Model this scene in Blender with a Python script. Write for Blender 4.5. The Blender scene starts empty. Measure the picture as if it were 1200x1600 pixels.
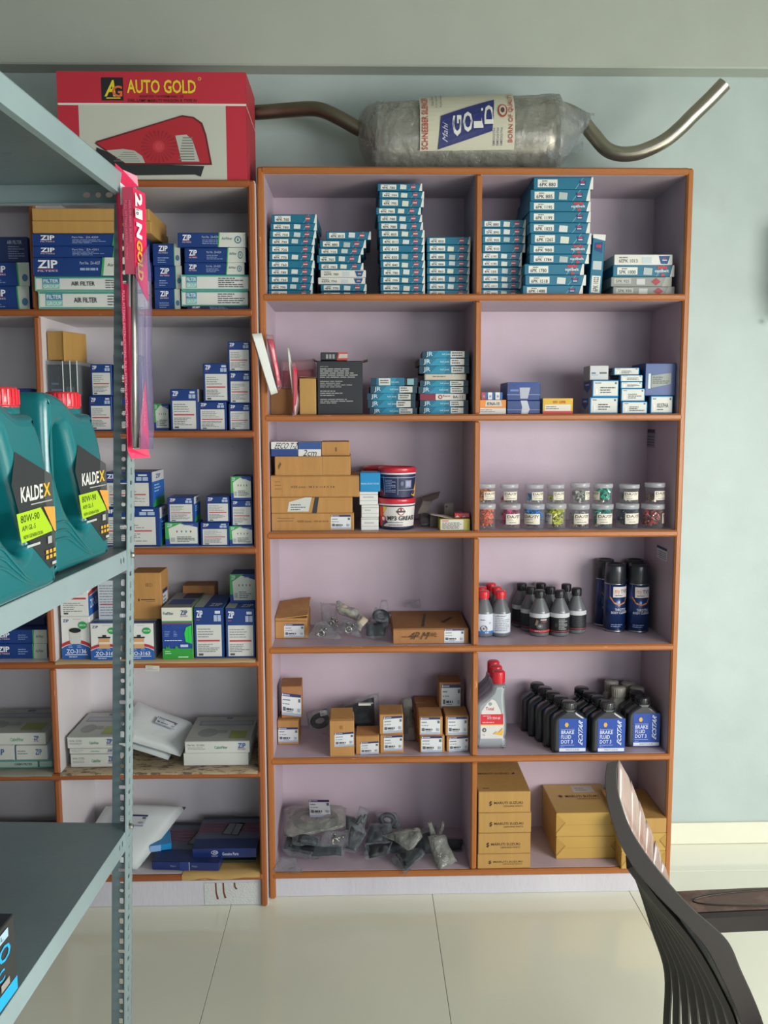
import bpy, bmesh, math, random
from mathutils import Vector, Matrix, noise
C = bpy.context.scene.collection
R = random.Random(7)
# ---------------------------------------------------------------- camera
F, PITCH, YAW, ROLL, HC = 1392.43, 0.11, 0.0241, -0.003, 1.3683
FW = Vector((math.sin(YAW)*math.cos(PITCH), math.cos(YAW)*math.cos(PITCH), -math.sin(PITCH)))
RT = Vector((math.cos(YAW), -math.sin(YAW), 0)); UP = RT.cross(FW)
R2 = RT*math.cos(ROLL) + UP*math.sin(ROLL); U2 = UP*math.cos(ROLL) - RT*math.sin(ROLL)
CAM = Vector((0, 0, HC))
cd = bpy.data.cameras.new('camera'); cam = bpy.data.objects.new('camera', cd); C.objects.link(cam)
cd.sensor_fit = 'HORIZONTAL'; cd.sensor_width = 36; cd.lens = 36*F/1200; cd.clip_start = 0.02
cam.matrix_world = Matrix(((R2.x, U2.x, -FW.x, 0), (R2.y, U2.y, -FW.y, 0), (R2.z, U2.z, -FW.z, HC), (0, 0, 0, 1)))
bpy.context.scene.camera = cam
def ray(px, py): return FW + R2*((px-600)/F) - U2*((py-800)/F)
def at(px, py, Y):
    d = ray(px, py); return CAM + d*(Y/d.y)
def atz(px, py, Z):
    d = ray(px, py); return CAM + d*((Z-HC)/d.z)
# ---------------------------------------------------------------- world, lights, exposure
def lin(c):
    if isinstance(c, str):
        c = tuple(int(c[i:i+2], 16)/255 for i in (0, 2, 4))
    return tuple((v/12.92 if v <= .04045 else ((v+.055)/1.055)**2.4) for v in c) + (1,)
w = bpy.data.worlds.new('sky'); bpy.context.scene.world = w; w.use_nodes = True
w.node_tree.nodes['Background'].inputs[0].default_value = lin('DDE8F2')
w.node_tree.nodes['Background'].inputs[1].default_value = 1.0
def area(name, loc, target, sx, sy, e, col):
    l = bpy.data.lights.new(name, 'AREA'); l.shape = 'RECTANGLE'; l.size = sx; l.size_y = sy; l.energy = e; l.color = lin(col)[:3]
    o = bpy.data.objects.new(name, l); C.objects.link(o); o.location = loc
    o.rotation_euler = (Vector(target)-Vector(loc)).to_track_quat('-Z', 'Y').to_euler(); return o
area('daylight_side_opening', (2.54, 0.0, 1.12), (0.7, 1.75, -0.15), 1.7, 1.3, 100, 'FFFBF4')
area('front_floor_fill', (1.5, -2.6, 1.6), (-0.3, 1.2, -0.2), 1.6, 1.4, 13, 'F2F7FF').data.spread = math.radians(90)  # added fill lamp behind the camera, aimed to lift the left floor
vs = bpy.context.scene.view_settings
vs.view_transform = 'Standard'; vs.look = 'None'; vs.gamma = 1; vs.use_curve_mapping = False; vs.exposure = 0.28
bpy.context.scene.cycles.max_bounces = 8
bpy.context.scene.cycles.transparent_max_bounces = 24
# ---------------------------------------------------------------- materials
MATS = {}
def mat(name, col, rough=.6, metal=0, spec=.5, bump=0, bscale=60, vary=0, vscale=8, col2=None, stretch=(1, 1, 1), coat=0, alpha=1, detail=4):
    if name in MATS: return MATS[name]
    m = bpy.data.materials.new(name); m.use_nodes = True; nt = m.node_tree; b = nt.nodes['Principled BSDF']
    b.inputs['Base Color'].default_value = lin(col); b.inputs['Roughness'].default_value = rough
    b.inputs['Metallic'].default_value = metal; b.inputs['Specular IOR Level'].default_value = spec
    b.inputs['Coat Weight'].default_value = coat; b.inputs['Coat Roughness'].default_value = .12; b.inputs['Alpha'].default_value = alpha
    if bump or vary:
        tc = nt.nodes.new('ShaderNodeTexCoord'); mp = nt.nodes.new('ShaderNodeMapping'); nt.links.new(tc.outputs['Object'], mp.inputs[0])
        mp.inputs['Scale'].default_value = stretch
    if vary:
        n = nt.nodes.new('ShaderNodeTexNoise'); n.inputs['Scale'].default_value = vscale; n.inputs['Detail'].default_value = detail
        nt.links.new(mp.outputs[0], n.inputs['Vector'])
        r = nt.nodes.new('ShaderNodeValToRGB'); r.color_ramp.elements[0].position = .5-.22; r.color_ramp.elements[1].position = .5+.22
        a = lin(col); c2 = lin(col2) if col2 else tuple(v*(1-vary) for v in a[:3])+(1,)
        r.color_ramp.elements[0].color = c2; r.color_ramp.elements[1].color = a
        nt.links.new(n.outputs['Fac'], r.inputs[0]); nt.links.new(r.outputs[0], b.inputs['Base Color'])
    if bump:
        n = nt.nodes.new('ShaderNodeTexNoise'); n.inputs['Scale'].default_value = bscale; n.inputs['Detail'].default_value = 3
        nt.links.new(mp.outputs[0], n.inputs['Vector'])
        bp = nt.nodes.new('ShaderNodeBump'); bp.inputs['Strength'].default_value = bump; bp.inputs['Distance'].default_value = .01
        nt.links.new(n.outputs['Fac'], bp.inputs['Height']); nt.links.new(bp.outputs[0], b.inputs['Normal'])
    MATS[name] = m; return m
def worn(name, base, spots, rough, sc, lo, hi, stretch=(1, 1, 1), bump=.05, spec=.5):
    """paint or varnish with chips and stains of their own shape"""
    m = mat(name, base, rough, spec=spec, vary=.12, vscale=6, bump=bump, bscale=90, stretch=stretch); nt = m.node_tree; b = nt.nodes['Principled BSDF']
    src = b.inputs['Base Color'].links[0].from_socket
    tc = [n for n in nt.nodes if n.bl_idname == 'ShaderNodeMapping'][0]
    n = nt.nodes.new('ShaderNodeTexNoise'); n.inputs['Scale'].default_value = sc; n.inputs['Detail'].default_value = 8; n.inputs['Roughness'].default_value = .65
    nt.links.new(tc.outputs[0], n.inputs['Vector'])
    r = nt.nodes.new('ShaderNodeValToRGB'); r.color_ramp.elements[0].position = lo; r.color_ramp.elements[1].position = hi
    nt.links.new(n.outputs['Fac'], r.inputs[0])
    mx = nt.nodes.new('ShaderNodeMix'); mx.data_type = 'RGBA'
    nt.links.new(r.outputs[0], mx.inputs[0]); nt.links.new(src, mx.inputs[6]); mx.inputs[7].default_value = lin(spots)
    nt.links.new(mx.outputs[2], b.inputs['Base Color']); return m
def ink(col, rough=.55):
    return mat('ink_'+col+('' if rough == .55 else '_glossy'), col, rough)
def plastic_clear(name, tint, alpha, rough=.12, bump=.6, bscale=30, edge=.35):
    if name in MATS: return MATS[name]
    m = bpy.data.materials.new(name); m.use_nodes = True; nt = m.node_tree; nt.nodes.remove(nt.nodes['Principled BSDF'])
    out = nt.nodes['Material Output']
    tr = nt.nodes.new('ShaderNodeBsdfTransparent'); tr.inputs[0].default_value = (.97, .97, .97, 1)
    df = nt.nodes.new('ShaderNodeBsdfPrincipled'); df.inputs['Base Color'].default_value = lin(tint); df.inputs['Roughness'].default_value = rough
    df.inputs['Coat Weight'].default_value = .6; df.inputs['Coat Roughness'].default_value = .08
    fr = nt.nodes.new('ShaderNodeLayerWeight'); fr.inputs[0].default_value = .35
    ad = nt.nodes.new('ShaderNodeMath'); ad.operation = 'MULTIPLY_ADD'; ad.inputs[1].default_value = edge; ad.inputs[2].default_value = alpha; ad.use_clamp = True
    mx = nt.nodes.new('ShaderNodeMixShader'); nt.links.new(fr.outputs['Facing'], ad.inputs[0]); nt.links.new(ad.outputs[0], mx.inputs[0])
    nt.links.new(tr.outputs[0], mx.inputs[1]); nt.links.new(df.outputs[0], mx.inputs[2]); nt.links.new(mx.outputs[0], out.inputs[0])
    if bump:
        tc = nt.nodes.new('ShaderNodeTexCoord'); n = nt.nodes.new('ShaderNodeTexNoise'); n.inputs['Scale'].default_value = bscale; n.inputs['Detail'].default_value = 4
        nt.links.new(tc.outputs['Object'], n.inputs['Vector']); bp = nt.nodes.new('ShaderNodeBump'); bp.inputs['Strength'].default_value = bump; bp.inputs['Distance'].default_value = .02
        nt.links.new(n.outputs['Fac'], bp.inputs['Height']); nt.links.new(bp.outputs[0], df.inputs['Normal']); nt.links.new(bp.outputs[0], fr.inputs['Normal'])
    MATS[name] = m; return m
WOODV = worn('varnished_wood_edging', 'A4632F', 'D9A878', .38, 14, .66, .72, (3, 3, 1), .08)
WOODH = worn('varnished_wood_edging_across', 'A4632F', 'D9A878', .38, 14, .66, .72, (1, 3, 3), .08)
LWOODV = worn('dark_varnished_edging', '97552B', 'C79468', .42, 14, .68, .74, (3, 3, 1), .08)
LWOODH = worn('dark_varnished_edging_across', '97552B', 'C79468', .42, 14, .66, .72, (1, 3, 3), .08)
LILAC = worn('lilac_laminate', 'BBAAB6', '8C7F92', .42, 3.2, .72, .86, (1, 1, 1), .03)
WHITEL = worn('white_laminate', 'D4CFD2', '77717A', .42, 5, .7, .84, (1, 1, 1), .03)
PLINTH = worn('scuffed_white_board', 'C9C7CF', '6F6A68', .5, 22, .66, .78, (1, 1, .35), .12)
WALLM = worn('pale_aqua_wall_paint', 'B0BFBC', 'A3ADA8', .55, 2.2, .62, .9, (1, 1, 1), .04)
BEAMM = mat('grey_green_beam_paint', 'A9B0A6', .6, bump=.04, bscale=50, vary=.05)
CEILM = mat('ceiling_paint', 'A8AEA6', .7)
SIDEM = mat('light_cutting_wall_paint', '6E706A', .7)  # unseen left and front walls, coloured dark to cut ambient light
TILE = mat('ivory_vitrified_tile', 'EDEEDC', .12, spec=.5, vary=.03, vscale=3, coat=.3)
GROUT = mat('tile_joint', '77756A', .8)
KRAFT = mat('kraft_cardboard', 'B5854B', .75, vary=.16, vscale=10, bump=.15, bscale=120, stretch=(6, 6, .6))
KRAFT2 = mat('golden_kraft_cardboard', 'B48C4C', .6, vary=.12, vscale=9, bump=.1, bscale=120, stretch=(8, 8, .5))
KRAFT3 = mat('brown_kraft_cardboard', 'A27144', .75, vary=.15, vscale=8, bump=.15, bscale=100, stretch=(6, 6, .6))
NAVYC = mat('navy_carton', '1D3A78', .4, vary=.08, vscale=12)
ZIPC = mat('blue_filter_carton', '16397A', .42, vary=.08, vscale=12)
WHITEC = mat('white_carton', 'D6D8D4', .5, vary=.06, vscale=10)
GREYC = mat('grey_carton', '8F9490', .5, vary=.06)
TEALC = mat('teal_carton', '126C8A', .42, vary=.1, vscale=12)
CYANC = mat('cyan_blue_carton', '1C86BC', .42, vary=.06)
REDC = mat('red_carton', 'B82B3A', .5, vary=.1, vscale=6)
BLACKC = mat('black_carton', '22252A', .45, vary=.15)
CLEAR = plastic_clear('clear_crumpled_plastic', '9AA6AC', .1, .1, 1.0, 45, .4)
CLEARS = plastic_clear('clear_smooth_plastic', 'B9C4C8', .06, .05, 0, 30, .22)
MILKY = plastic_clear('milky_plastic_film', '9C9F98', .42, .2, 1.0, 26, .4)
MAILER = mat('white_poly_mailer', 'CFD6D6', .32, bump=.25, bscale=14)
DARKPART = mat('black_rubber_part', '1C2024', .5)
METAL = mat('zinc_metal_part', 'A9A79E', .32, 1)
STEEL = mat('aluminised_steel', 'B4AE9E', .33, 1, vary=.2, vscale=14, bump=.03)
STEELD = mat('tarnished_steel_pipe', '847C6C', .4, 1, vary=.3, vscale=10)
RACK = worn('grey_blue_rack_paint', '93A8AB', '5B4A40', .38, 16, .74, .79, (1, 1, 1), .04)
RACKD = worn('scratched_shelf_and_flange_shade_paint', '76888C', '4E3F38', .34, 12, .69, .77, (1, 1, 1), .05)
# ---------------------------------------------------------------- mesh building
class MB:
    def __init__(s): s.v = []; s.f = []; s.m = []; s.mats = []; s.sm = []
    def mi(s, m):
        if m not in s.mats: s.mats.append(m)
        return s.mats.index(m)
    def add(s, vs, fs, m, smooth=False):
        o = len(s.v); k = s.mi(m); s.v += [tuple(v) for v in vs]
        for f in fs: s.f.append(tuple(i+o for i in f)); s.m.append(k); s.sm.append(smooth)
    def addp(s, vs, fs, m):
        s.add(vs, [f for f in fs if len(f) > 3], m, True); s.add(vs, [f for f in fs if len(f) == 3], m, False)
    def box(s, a, b, m, bev=0, M=None):
        x0, y0, z0 = a; x1, y1, z1 = b
        if bev <= 0:
            v = [(x, y, z) for z in (z0, z1) for y in (y0, y1) for x in (x0, x1)]
            f = [(0, 2, 3, 1), (4, 5, 7, 6), (0, 1, 5, 4), (2, 6, 7, 3), (0, 4, 6, 2), (1, 3, 7, 5)]
        else:
            bm = bmesh.new(); bmesh.ops.create_cube(bm, size=1)
            for q in bm.verts: q.co = Vector(((x0+x1)/2+q.co.x*(x1-x0), (y0+y1)/2+q.co.y*(y1-y0), (z0+z1)/2+q.co.z*(z1-z0)))
            bmesh.ops.bevel(bm, geom=list(bm.edges), offset=bev, segments=1, affect='EDGES', profile=.5)
            bm.verts.ensure_lookup_table(); v = [tuple(q.co) for q in bm.verts]; f = [tuple(q.index for q in p.verts) for p in bm.faces]; bm.free()
        if M: v = [tuple(M @ Vector(q)) for q in v]
        s.add(v, f, m)
    def lathe(s, prof, m, seg=24, o=(0, 0, 0), smooth=True, sq=(1, 1), mats=None):
        n = len(prof); v = []
        for r, z in prof:
            for k in range(seg):
                a = 2*math.pi*k/seg; v.append((o[0]+r*math.cos(a)*sq[0], o[1]+r*math.sin(a)*sq[1], o[2]+z))
        for i in range(n-1):
            fs = [(i*seg+k, i*seg+(k+1) % seg, (i+1)*seg+(k+1) % seg, (i+1)*seg+k) for k in range(seg)]
            if i == 0: s.add(v, fs, (mats or [m]*n)[0], smooth); base = len(s.v)-len(v)
            else:
                k = s.mi((mats or [m]*n)[i])
                for f in fs: s.f.append(tuple(q+base for q in f)); s.m.append(k); s.sm.append(smooth)
        if prof[0][0] > 1e-5: s.f.append(tuple(base+k for k in reversed(range(seg)))); s.m.append(s.mi((mats or [m]*n)[0])); s.sm.append(False)
        if prof[-1][0] > 1e-5: s.f.append(tuple(base+(n-1)*seg+k for k in range(seg))); s.m.append(s.mi((mats or [m]*n)[-1])); s.sm.append(False)
    def tube(s, pts, rad, m, seg=14, cap=True):
        pts = [Vector(p) for p in pts]; n = len(pts); rs = rad if isinstance(rad, (list, tuple)) else [rad]*n
        up = Vector((0, 1, 0)); v = []
        for i, p in enumerate(pts):
            t = (pts[min(i+1, n-1)]-pts[max(i-1, 0)]).normalized()
            a = up - t*up.dot(t)
            if a.length < .05: a = Vector((0, 0, 1)) - t*t.z
            a.normalize(); b = t.cross(a); up = a
            for k in range(seg):
                g = 2*math.pi*k/seg; v.append(p + a*math.cos(g)*rs[i] + b*math.sin(g)*rs[i])
        f = [(i*seg+k, i*seg+(k+1) % seg, (i+1)*seg+(k+1) % seg, (i+1)*seg+k) for i in range(n-1) for k in range(seg)]
        s.add(v, f, m, True)
        if cap:
            o = len(s.v)-len(v); k = s.mi(m)
            s.f += [tuple(o+q for q in reversed(range(seg))), tuple(o+(n-1)*seg+q for q in range(seg))]; s.m += [k, k]; s.sm += [False, False]
    def sweep(s, pts, B, ws, ts, m):
        """flat bar: width ws along B, thickness ts"""
        pts = [Vector(p) for p in pts]; n = len(pts); v = []
        for i, p in enumerate(pts):
            t = (pts[min(i+1, n-1)]-pts[max(i-1, 0)]).normalized(); b = (Vector(B)-t*Vector(B).dot(t)).normalized(); nn = t.cross(b)
            w_ = ws[i] if isinstance(ws, (list, tuple)) else ws; t_ = ts[i] if isinstance(ts, (list, tuple)) else ts
            c = .18
            for a_, b_ in ((-1, -1+c*2), (-1+c, -1), (1-c, -1), (1, -1+c*2), (1, 1-c*2), (1-c, 1), (-1+c, 1), (-1, 1-c*2)):
                v.append(p + b*(a_*w_/2) + nn*(b_*t_/2))
        f = [(i*8+k, i*8+(k+1) % 8, (i+1)*8+(k+1) % 8, (i+1)*8+k) for i in range(n-1) for k in range(8)]
        f += [tuple(reversed(range(8))), tuple((n-1)*8+k for k in range(8))]; s.add(v, f, m)
    def build(s, name, parent=None, loc=(0, 0, 0), rot=(0, 0, 0), kind=None):
        me = bpy.data.meshes.new(name); me.from_pydata(s.v, [], s.f)
        for m in s.mats: me.materials.append(m)
        me.polygons.foreach_set('material_index', s.m); me.polygons.foreach_set('use_smooth', s.sm); me.update()
        o = bpy.data.objects.new(name, me); C.objects.link(o); o.location = loc; o.rotation_euler = rot
        if parent: o.parent = parent
        if kind: o['kind'] = kind
        return o
def tag(o, label, cat, group=None):
    n = len(label.split())
    if n < 4 or n > 16: print('LABEL LENGTH', n, label)
    o['label'] = label; o['category'] = cat
    if group: o['group'] = group
    return o
def thing(name, label, cat, loc=(0, 0, 0), rot=(0, 0, 0), group=None):
    o = bpy.data.objects.new(name, None); o.empty_display_size = .05; C.objects.link(o); o.location = loc; o.rotation_euler = rot
    return tag(o, label, cat, group)
def spline(ps, n=8):
    ps = [Vector(p) for p in ps]; out = []
    for i in range(len(ps)-1):
        p0, p1, p2, p3 = ps[max(i-1, 0)], ps[i], ps[i+1], ps[min(i+2, len(ps)-1)]
        for k in range(n):
            t = k/n; out.append(.5*((2*p1)+(p2-p0)*t+(2*p0-5*p1+4*p2-p3)*t*t+(3*p1-p0-3*p2+p3)*t**3))
    return out+[ps[-1]]
TC = {}
def from_curve(cu):
    o = bpy.data.objects.new('tmp', cu); C.objects.link(o); dg = bpy.context.evaluated_depsgraph_get(); me = o.evaluated_get(dg).to_mesh()
    v = [tuple(q.co) for q in me.vertices]; f = [tuple(p.vertices) for p in me.polygons]
    o.evaluated_get(dg).to_mesh_clear(); bpy.data.objects.remove(o); bpy.data.curves.remove(cu); return v, f
def text_geo(s, bold):
    k = (s, bold)
    if k not in TC:
        cu = bpy.data.curves.new('t', 'FONT'); cu.body = s; cu.size = 1; cu.resolution_u = 2; cu.offset = bold; cu.fill_mode = 'BOTH'
        v, f = from_curve(cu)
        if not v: TC[k] = ([], [])
        else:
            x0 = min(q[0] for q in v); x1 = max(q[0] for q in v); y0 = min(q[1] for q in v); y1 = max(q[1] for q in v)
            TC[k] = ([((q[0]-x0)/(x1-x0), (q[1]-y0)/(y1-y0)) for q in v], f)
    return TC[k]
def clean_loop(ol, step=0):
    P_ = [Vector((p[0], p[1])) for p in ol]; out = []
    L = max((p-P_[0]).length for p in P_)
    for p in P_:
        if not out or (p-out[-1]).length > L*.012: out.append(p)
    while len(out) > 3 and (out[0]-out[-1]).length < L*.012: out.pop()
    return out
def inset_loop(P_, d, sgn):
    n = len(P_); out = []
    for i in range(n):
        e1 = (P_[i]-P_[i-1]).normalized(); e2 = (P_[(i+1) % n]-P_[i]).normalized(); t = e1+e2
        t = t.normalized() if t.length > 1e-4 else e1
        nn = Vector((-t.y, t.x))*sgn; c = max(.6, abs(Vector((-e1.y, e1.x)).dot(nn))); out.append(P_[i]+nn*(d/c))
    return out
def plate(outlines, thick, bevel, res=6, bres=2):
    """2-D outlines (first outer, others holes) extruded with a rounded rim; in the XZ plane, thickness along Y"""
    from mathutils.geometry import tessellate_polygon
    loops = []
    for k, ol in enumerate(outlines):
        P_ = clean_loop(ol); A = sum(P_[i-1].x*P_[i].y-P_[i].x*P_[i-1].y for i in range(len(P_)))
        if A < 0: P_.reverse()
        loops.append((P_, 1 if k == 0 else -1))
    st = max(1, bres+1) if bevel > 0 else 1; layers = []
    for i in range(st+1):
        a = math.pi/2*i/st; layers.append((-thick/2+bevel*(1-math.sin(a)), bevel*(1-math.cos(a))))
    layers = [(z, d) for z, d in reversed(layers)]            # outer face rim inwards .. side
    layers = [(-thick/2+bevel*(1-math.cos(math.pi/2*i/st)), bevel*(1-math.sin(math.pi/2*i/st))) for i in range(st+1)]
    layers = layers+[(-z, d) for z, d in reversed(layers)]
    V, Fs, caps0, caps1 = [], [], [], []
    for P_, sg in loops:
        n = len(P_); base = len(V)
        for z, d in layers:
            for q in inset_loop(P_, d, sg): V.append((q.x, z, q.y))
        for l in range(len(layers)-1):
            for i in range(n):
                j = (i+1) % n; Fs.append((base+l*n+i, base+l*n+j, base+(l+1)*n+j, base+(l+1)*n+i))
        caps0.append([base+i for i in range(n)]); caps1.append([base+(len(layers)-1)*n+i for i in range(n)])
    for caps in (caps0, caps1):
        flat = [i for c in caps for i in c]
        for t in tessellate_polygon([[Vector((V[i][0], V[i][2], 0)) for i in c] for c in caps]): Fs.append(tuple(flat[i] for i in t))
    return V, Fs
def smooth_loop(pts, n=5):
    ps = [Vector((p[0], p[1])) for p in pts]; N = len(ps); out = []
    for i in range(N):
        p0, p1, p2, p3 = ps[i-1], ps[i], ps[(i+1) % N], ps[(i+2) % N]
        for k in range(n):
            t = k/n; out.append(tuple(.5*((2*p1)+(p2-p0)*t+(2*p0-5*p1+4*p2-p3)*t*t+(3*p1-p0-3*p2+p3)*t**3)))
    return out
class Canvas:
    """flat print: shapes in fractions u (right) v (up) of a face w x h"""
    def __init__(s, w_, h_, n=1): s.w = w_; s.h = h_; s.sh = []; s.n = n; s.l = 0
    def poly(s, pts, col):
        s.sh.append(([(u*s.w, v*s.h) for u, v in pts], [tuple(range(len(pts)))], col, s.l)); s.l += 1
    def rect(s, u0, v0, u1, v1, col, keep=False):
        n = max(1, int(math.ceil(abs(u1-u0)*s.n))) if s.n > 1 else 1
        vs = []; fs = []
        for i in range(n+1):
            u = u0+(u1-u0)*i/n; vs += [(u*s.w, v0*s.h), (u*s.w, v1*s.h)]
        for i in range(n): fs.append((2*i, 2*i+2, 2*i+3, 2*i+1))
        s.sh.append((vs, fs, col, s.l))
        if not keep: s.l += 1
    def ell(s, cu, cv, ru, rv, col, n=18, a0=0, a1=360):
        pts = [(cu+ru*math.cos(math.radians(a0+(a1-a0)*k/n)), cv+rv*math.sin(math.radians(a0+(a1-a0)*k/n))) for k in range(n+(a1-a0 < 360))]
        s.poly(pts, col)
    def text(s, t, u0, v0, u1, v1, col, bold=.02, rot=0, shear=0):
        v, f = text_geo(t, round(bold*.5, 3))
        if not v: return
        q = []
        for x, y in v:
            x += shear*y
            if rot == 90: x, y = 1-y, x      # reads upwards
            elif rot == -90: x, y = y, 1-x   # reads downwards
            q.append(((u0+(u1-u0)*x)*s.w, (v0+(v1-v0)*y)*s.h))
        s.sh.append((q, f, col, s.l)); s.l += 1
    def lines(s, u0, v0, u1, v1, n, col, fill=.5, seed=1, wmin=.5):
        r = random.Random(seed); st = (v1-v0)/n
        for i in range(n):
            b = v1-(i+1)*st+st*(1-fill)/2; e = u0+(u1-u0)*r.uniform(wmin, 1); x = u0
            while x < e-.01:
                L = (u1-u0)*r.uniform(.08, .24); s.rect(x, b, min(x+L, e), b+st*fill, col, True); x += L+(u1-u0)*.025
        s.l += 1
    def build(s, name, parent, mp, M=None):
        mb = MB()
        for vs, fs, col, l in s.sh:
            m = ink(col) if isinstance(col, str) else col
            mb.add([mp(x, y, .00025+.00018*l) for x, y in vs], fs, m)
        return mb.build(name, parent)
def fr_map(w_, h_, d=0): return lambda x, y, e: (x-w_/2, -e, y)
def rt_map(w_, h_, d): return lambda x, y, e: (w_/2+e, x, y)
def lf_map(w_, h_, d): return lambda x, y, e: (-w_/2-e, d-x, y)
def tp_map(w_, h_, d): return lambda x, y, e: (x-w_/2, y, h_+e)
def cy_map(r0, r1, H, a0):
    """on a cone round the z axis; x is arc length about angle a0 (facing -y = -90deg)"""
    def f(x, y, e):
        r = r0+(r1-r0)*(y/H)+e+.0003; a = a0+x/((r0+r1)/2); return (r*math.cos(a), r*math.sin(a), y)
    return f
GAP = .0005
BAYS = [(-.2521, .29975, 0), (.31725, .8554, 0), (-1.4025, -.8474, 1), (-.8298, -.2896, 1)]
def clampx(xa, xb, Y, d, base, rz=0):
    """keep a box inside the compartment it stands in"""
    if base > (1.99 if (xa+xb)/2 > -.27 else 1.95): return xa, xb, d
    c = (xa+xb)/2; m = .0008+(math.sin(math.radians(rz))*d*.5)
    for a, b, k in BAYS:
        if a < c < b:
            if xa < a+m: xa = a+m
            if xb > b-m: xb = b-m
    return xa, xb, min(d, 2.6585-Y-math.sin(math.radians(rz))*.05)
def carton(name, label, cat, x0, x1, yt, base, Y, d, m, design=None, group=None, rz=0, ry=0, side=None, sdes='right', top=None, lid=True, yb=None, h=None, dy=0, rx=0, pname='printed_front'):
    """box whose front face spans px x0..x1 at distance Y, standing on z=base, its top at py yt"""
    if Y is None: Y = atz((x0+x1)/2, yb, base).y
    ymid = yt + (8 if yb is None else (yb-yt)/2)
    xa, xb = at(x0, ymid, Y).x, at(x1, ymid, Y).x
    if h is None: h = at((x0+x1)/2, yt, Y).z-base-GAP
    xa, xb, d = clampx(xa, xb, Y, d, base, abs(rz))
    w_ = xb-xa; mb = MB(); bev = min(.0016, h*.12)
    mb.box((-w_/2, 0, 0), (w_/2, d, h), m, bev)
    loc = ((xa+xb)/2, Y, base+GAP)
    o = mb.build(name, None, loc, (math.radians(rx), math.radians(ry), math.radians(rz))); tag(o, label, cat, group)
    if design:
        c = Canvas(w_, h); design(c); c.build(pname, o, fr_map(w_, h))
    if side:
        c = Canvas(d, h); side(c); c.build('printed_side', o, (rt_map if sdes == 'right' else lf_map)(w_, h, d))
    if top:
        c = Canvas(w_, d); top(c); c.build('printed_top', o, tp_map(w_, h, d))
    o['_h'] = h
    return o
ORD = ['top', 'second', 'third', 'fourth', 'fifth', 'sixth', 'seventh', 'eighth', 'ninth', 'tenth', 'eleventh', 'twelfth', 'thirteenth', 'fourteenth', 'fifteenth', 'sixteenth']
def patch(corners, n=12, t=.02, amp=.006, seed=0, freq=9, pinch=True, zmin=None, sag=0):
    """pillow-like sheet through four 3-D corners TL TR BR BL"""
    a, b, c, d = [Vector(q) for q in corners]; N = (b-a).cross(d-a).normalized()
    if N.y > 0: N = -N
    off = Vector((seed*3.1, seed*1.7, seed*.9)); V = []
    for side_ in (1, -1):
        for j in range(n+1):
            for i in range(n+1):
                u, v = i/n, j/n; p = (a*(1-u)+b*u)*(1-v)+(d*(1-u)+c*u)*v
                pr = (max(0, 1-(2*u-1)**4)*max(0, 1-(2*v-1)**4))**.5 if pinch else 1
                q = p*freq+off; nz = noise.noise_vector(q)*amp + noise.noise_vector(q*2.7)*amp*.5
                p = p + N*(side_*t/2*pr) + N*nz.x*2 + nz*(.6 if 0 < i < n or 0 < j < n else .3)
                p.z -= sag*math.sin(math.pi*u)
                if zmin is not None and p.z < zmin+.001: p.z = zmin+.001+abs(nz.y)*.2
                V.append(p)
    m_ = (n+1)*(n+1); Fs = []
    for j in range(n):
        for i in range(n):
            q = j*(n+1)+i; Fs.append((q, q+n+1, q+n+2, q+1)); q += m_; Fs.append((q, q+1, q+n+2, q+n+1))
    for k in range(n):
        for q0, q1 in ((k, k+1), (n*(n+1)+k+1, n*(n+1)+k), ((k+1)*(n+1), k*(n+1)), (k*(n+1)+n, (k+1)*(n+1)+n)):
            Fs.append((q0, q1, q1+m_, q0+m_))
    return V, Fs
def P3(px, py, Y): return at(px, py, Y)
# ================================================================ THE SETTING
YW = 2.693; ZCE = 3.0; ZB = 2.338; XL, XRW, YFR = -1.48, 2.62, -2.7
def struct(name, mb, parent=None): return mb.build(name, parent, kind='structure' if parent is None else None)
mb = MB(); mb.box((XL, YFR, -.08), (XRW, YW, -.0035), GROUT); floor = struct('floor', mb)
TW, TD, G = .568, 1.136, .0007
tm = MB(); tm.box((G, G, -.0034), (TW-G, TD-G, 0), TILE, .0006); t0 = None
i0 = -4
for i in range(i0, 5):
    for j in range(-4, 2):
        x = .193+TW*i; y = 1.382+TD*j
        if x+TW < XL+.01 or x > XRW-.01: continue
        if y > YW-.03 or y+TD < YFR+.01: continue
        if x < XL or x+TW > XRW or y < YFR:
            q = MB(); q.box((max(G, XL-x), max(G, YFR-y), -.0034), (min(TW-G, XRW-x), min(TD-G, YW-y-.001), 0), TILE, .0006); q.build('tile', floor, (x, y, 0)); continue
        if y+TD > YW:
            q = MB(); q.box((G, G, -.0034), (TW-G, YW-y-.001, 0), TILE, .0006); o = q.build('tile', floor, (x, y, 0)); continue
        if t0 is None: t0 = tm.build('tile', floor, (x, y, 0))
        else:
            o = t0.copy(); C.objects.link(o); o.location = (x, y, 0)
mb = MB(); mb.box((XL, YW, 0), (XRW, YW+.12, ZCE), WALLM); struct('wall_back', mb)
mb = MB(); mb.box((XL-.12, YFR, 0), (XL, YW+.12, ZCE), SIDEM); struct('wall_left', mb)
mb = MB()   # right wall with the daylight opening
mb.box((XRW, .85, 0), (XRW+.12, YW+.12, ZCE), WALLM); mb.box((XRW, YFR, 0), (XRW+.12, -1.25, ZCE), WALLM); mb.box((XRW, -1.25, 2.1), (XRW+.12, .85, ZCE), WALLM)
struct('wall_right', mb)
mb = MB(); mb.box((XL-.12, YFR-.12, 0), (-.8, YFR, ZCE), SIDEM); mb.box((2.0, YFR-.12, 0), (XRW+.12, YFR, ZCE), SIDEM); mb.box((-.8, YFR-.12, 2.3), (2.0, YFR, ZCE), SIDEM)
struct('wall_front', mb)
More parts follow.
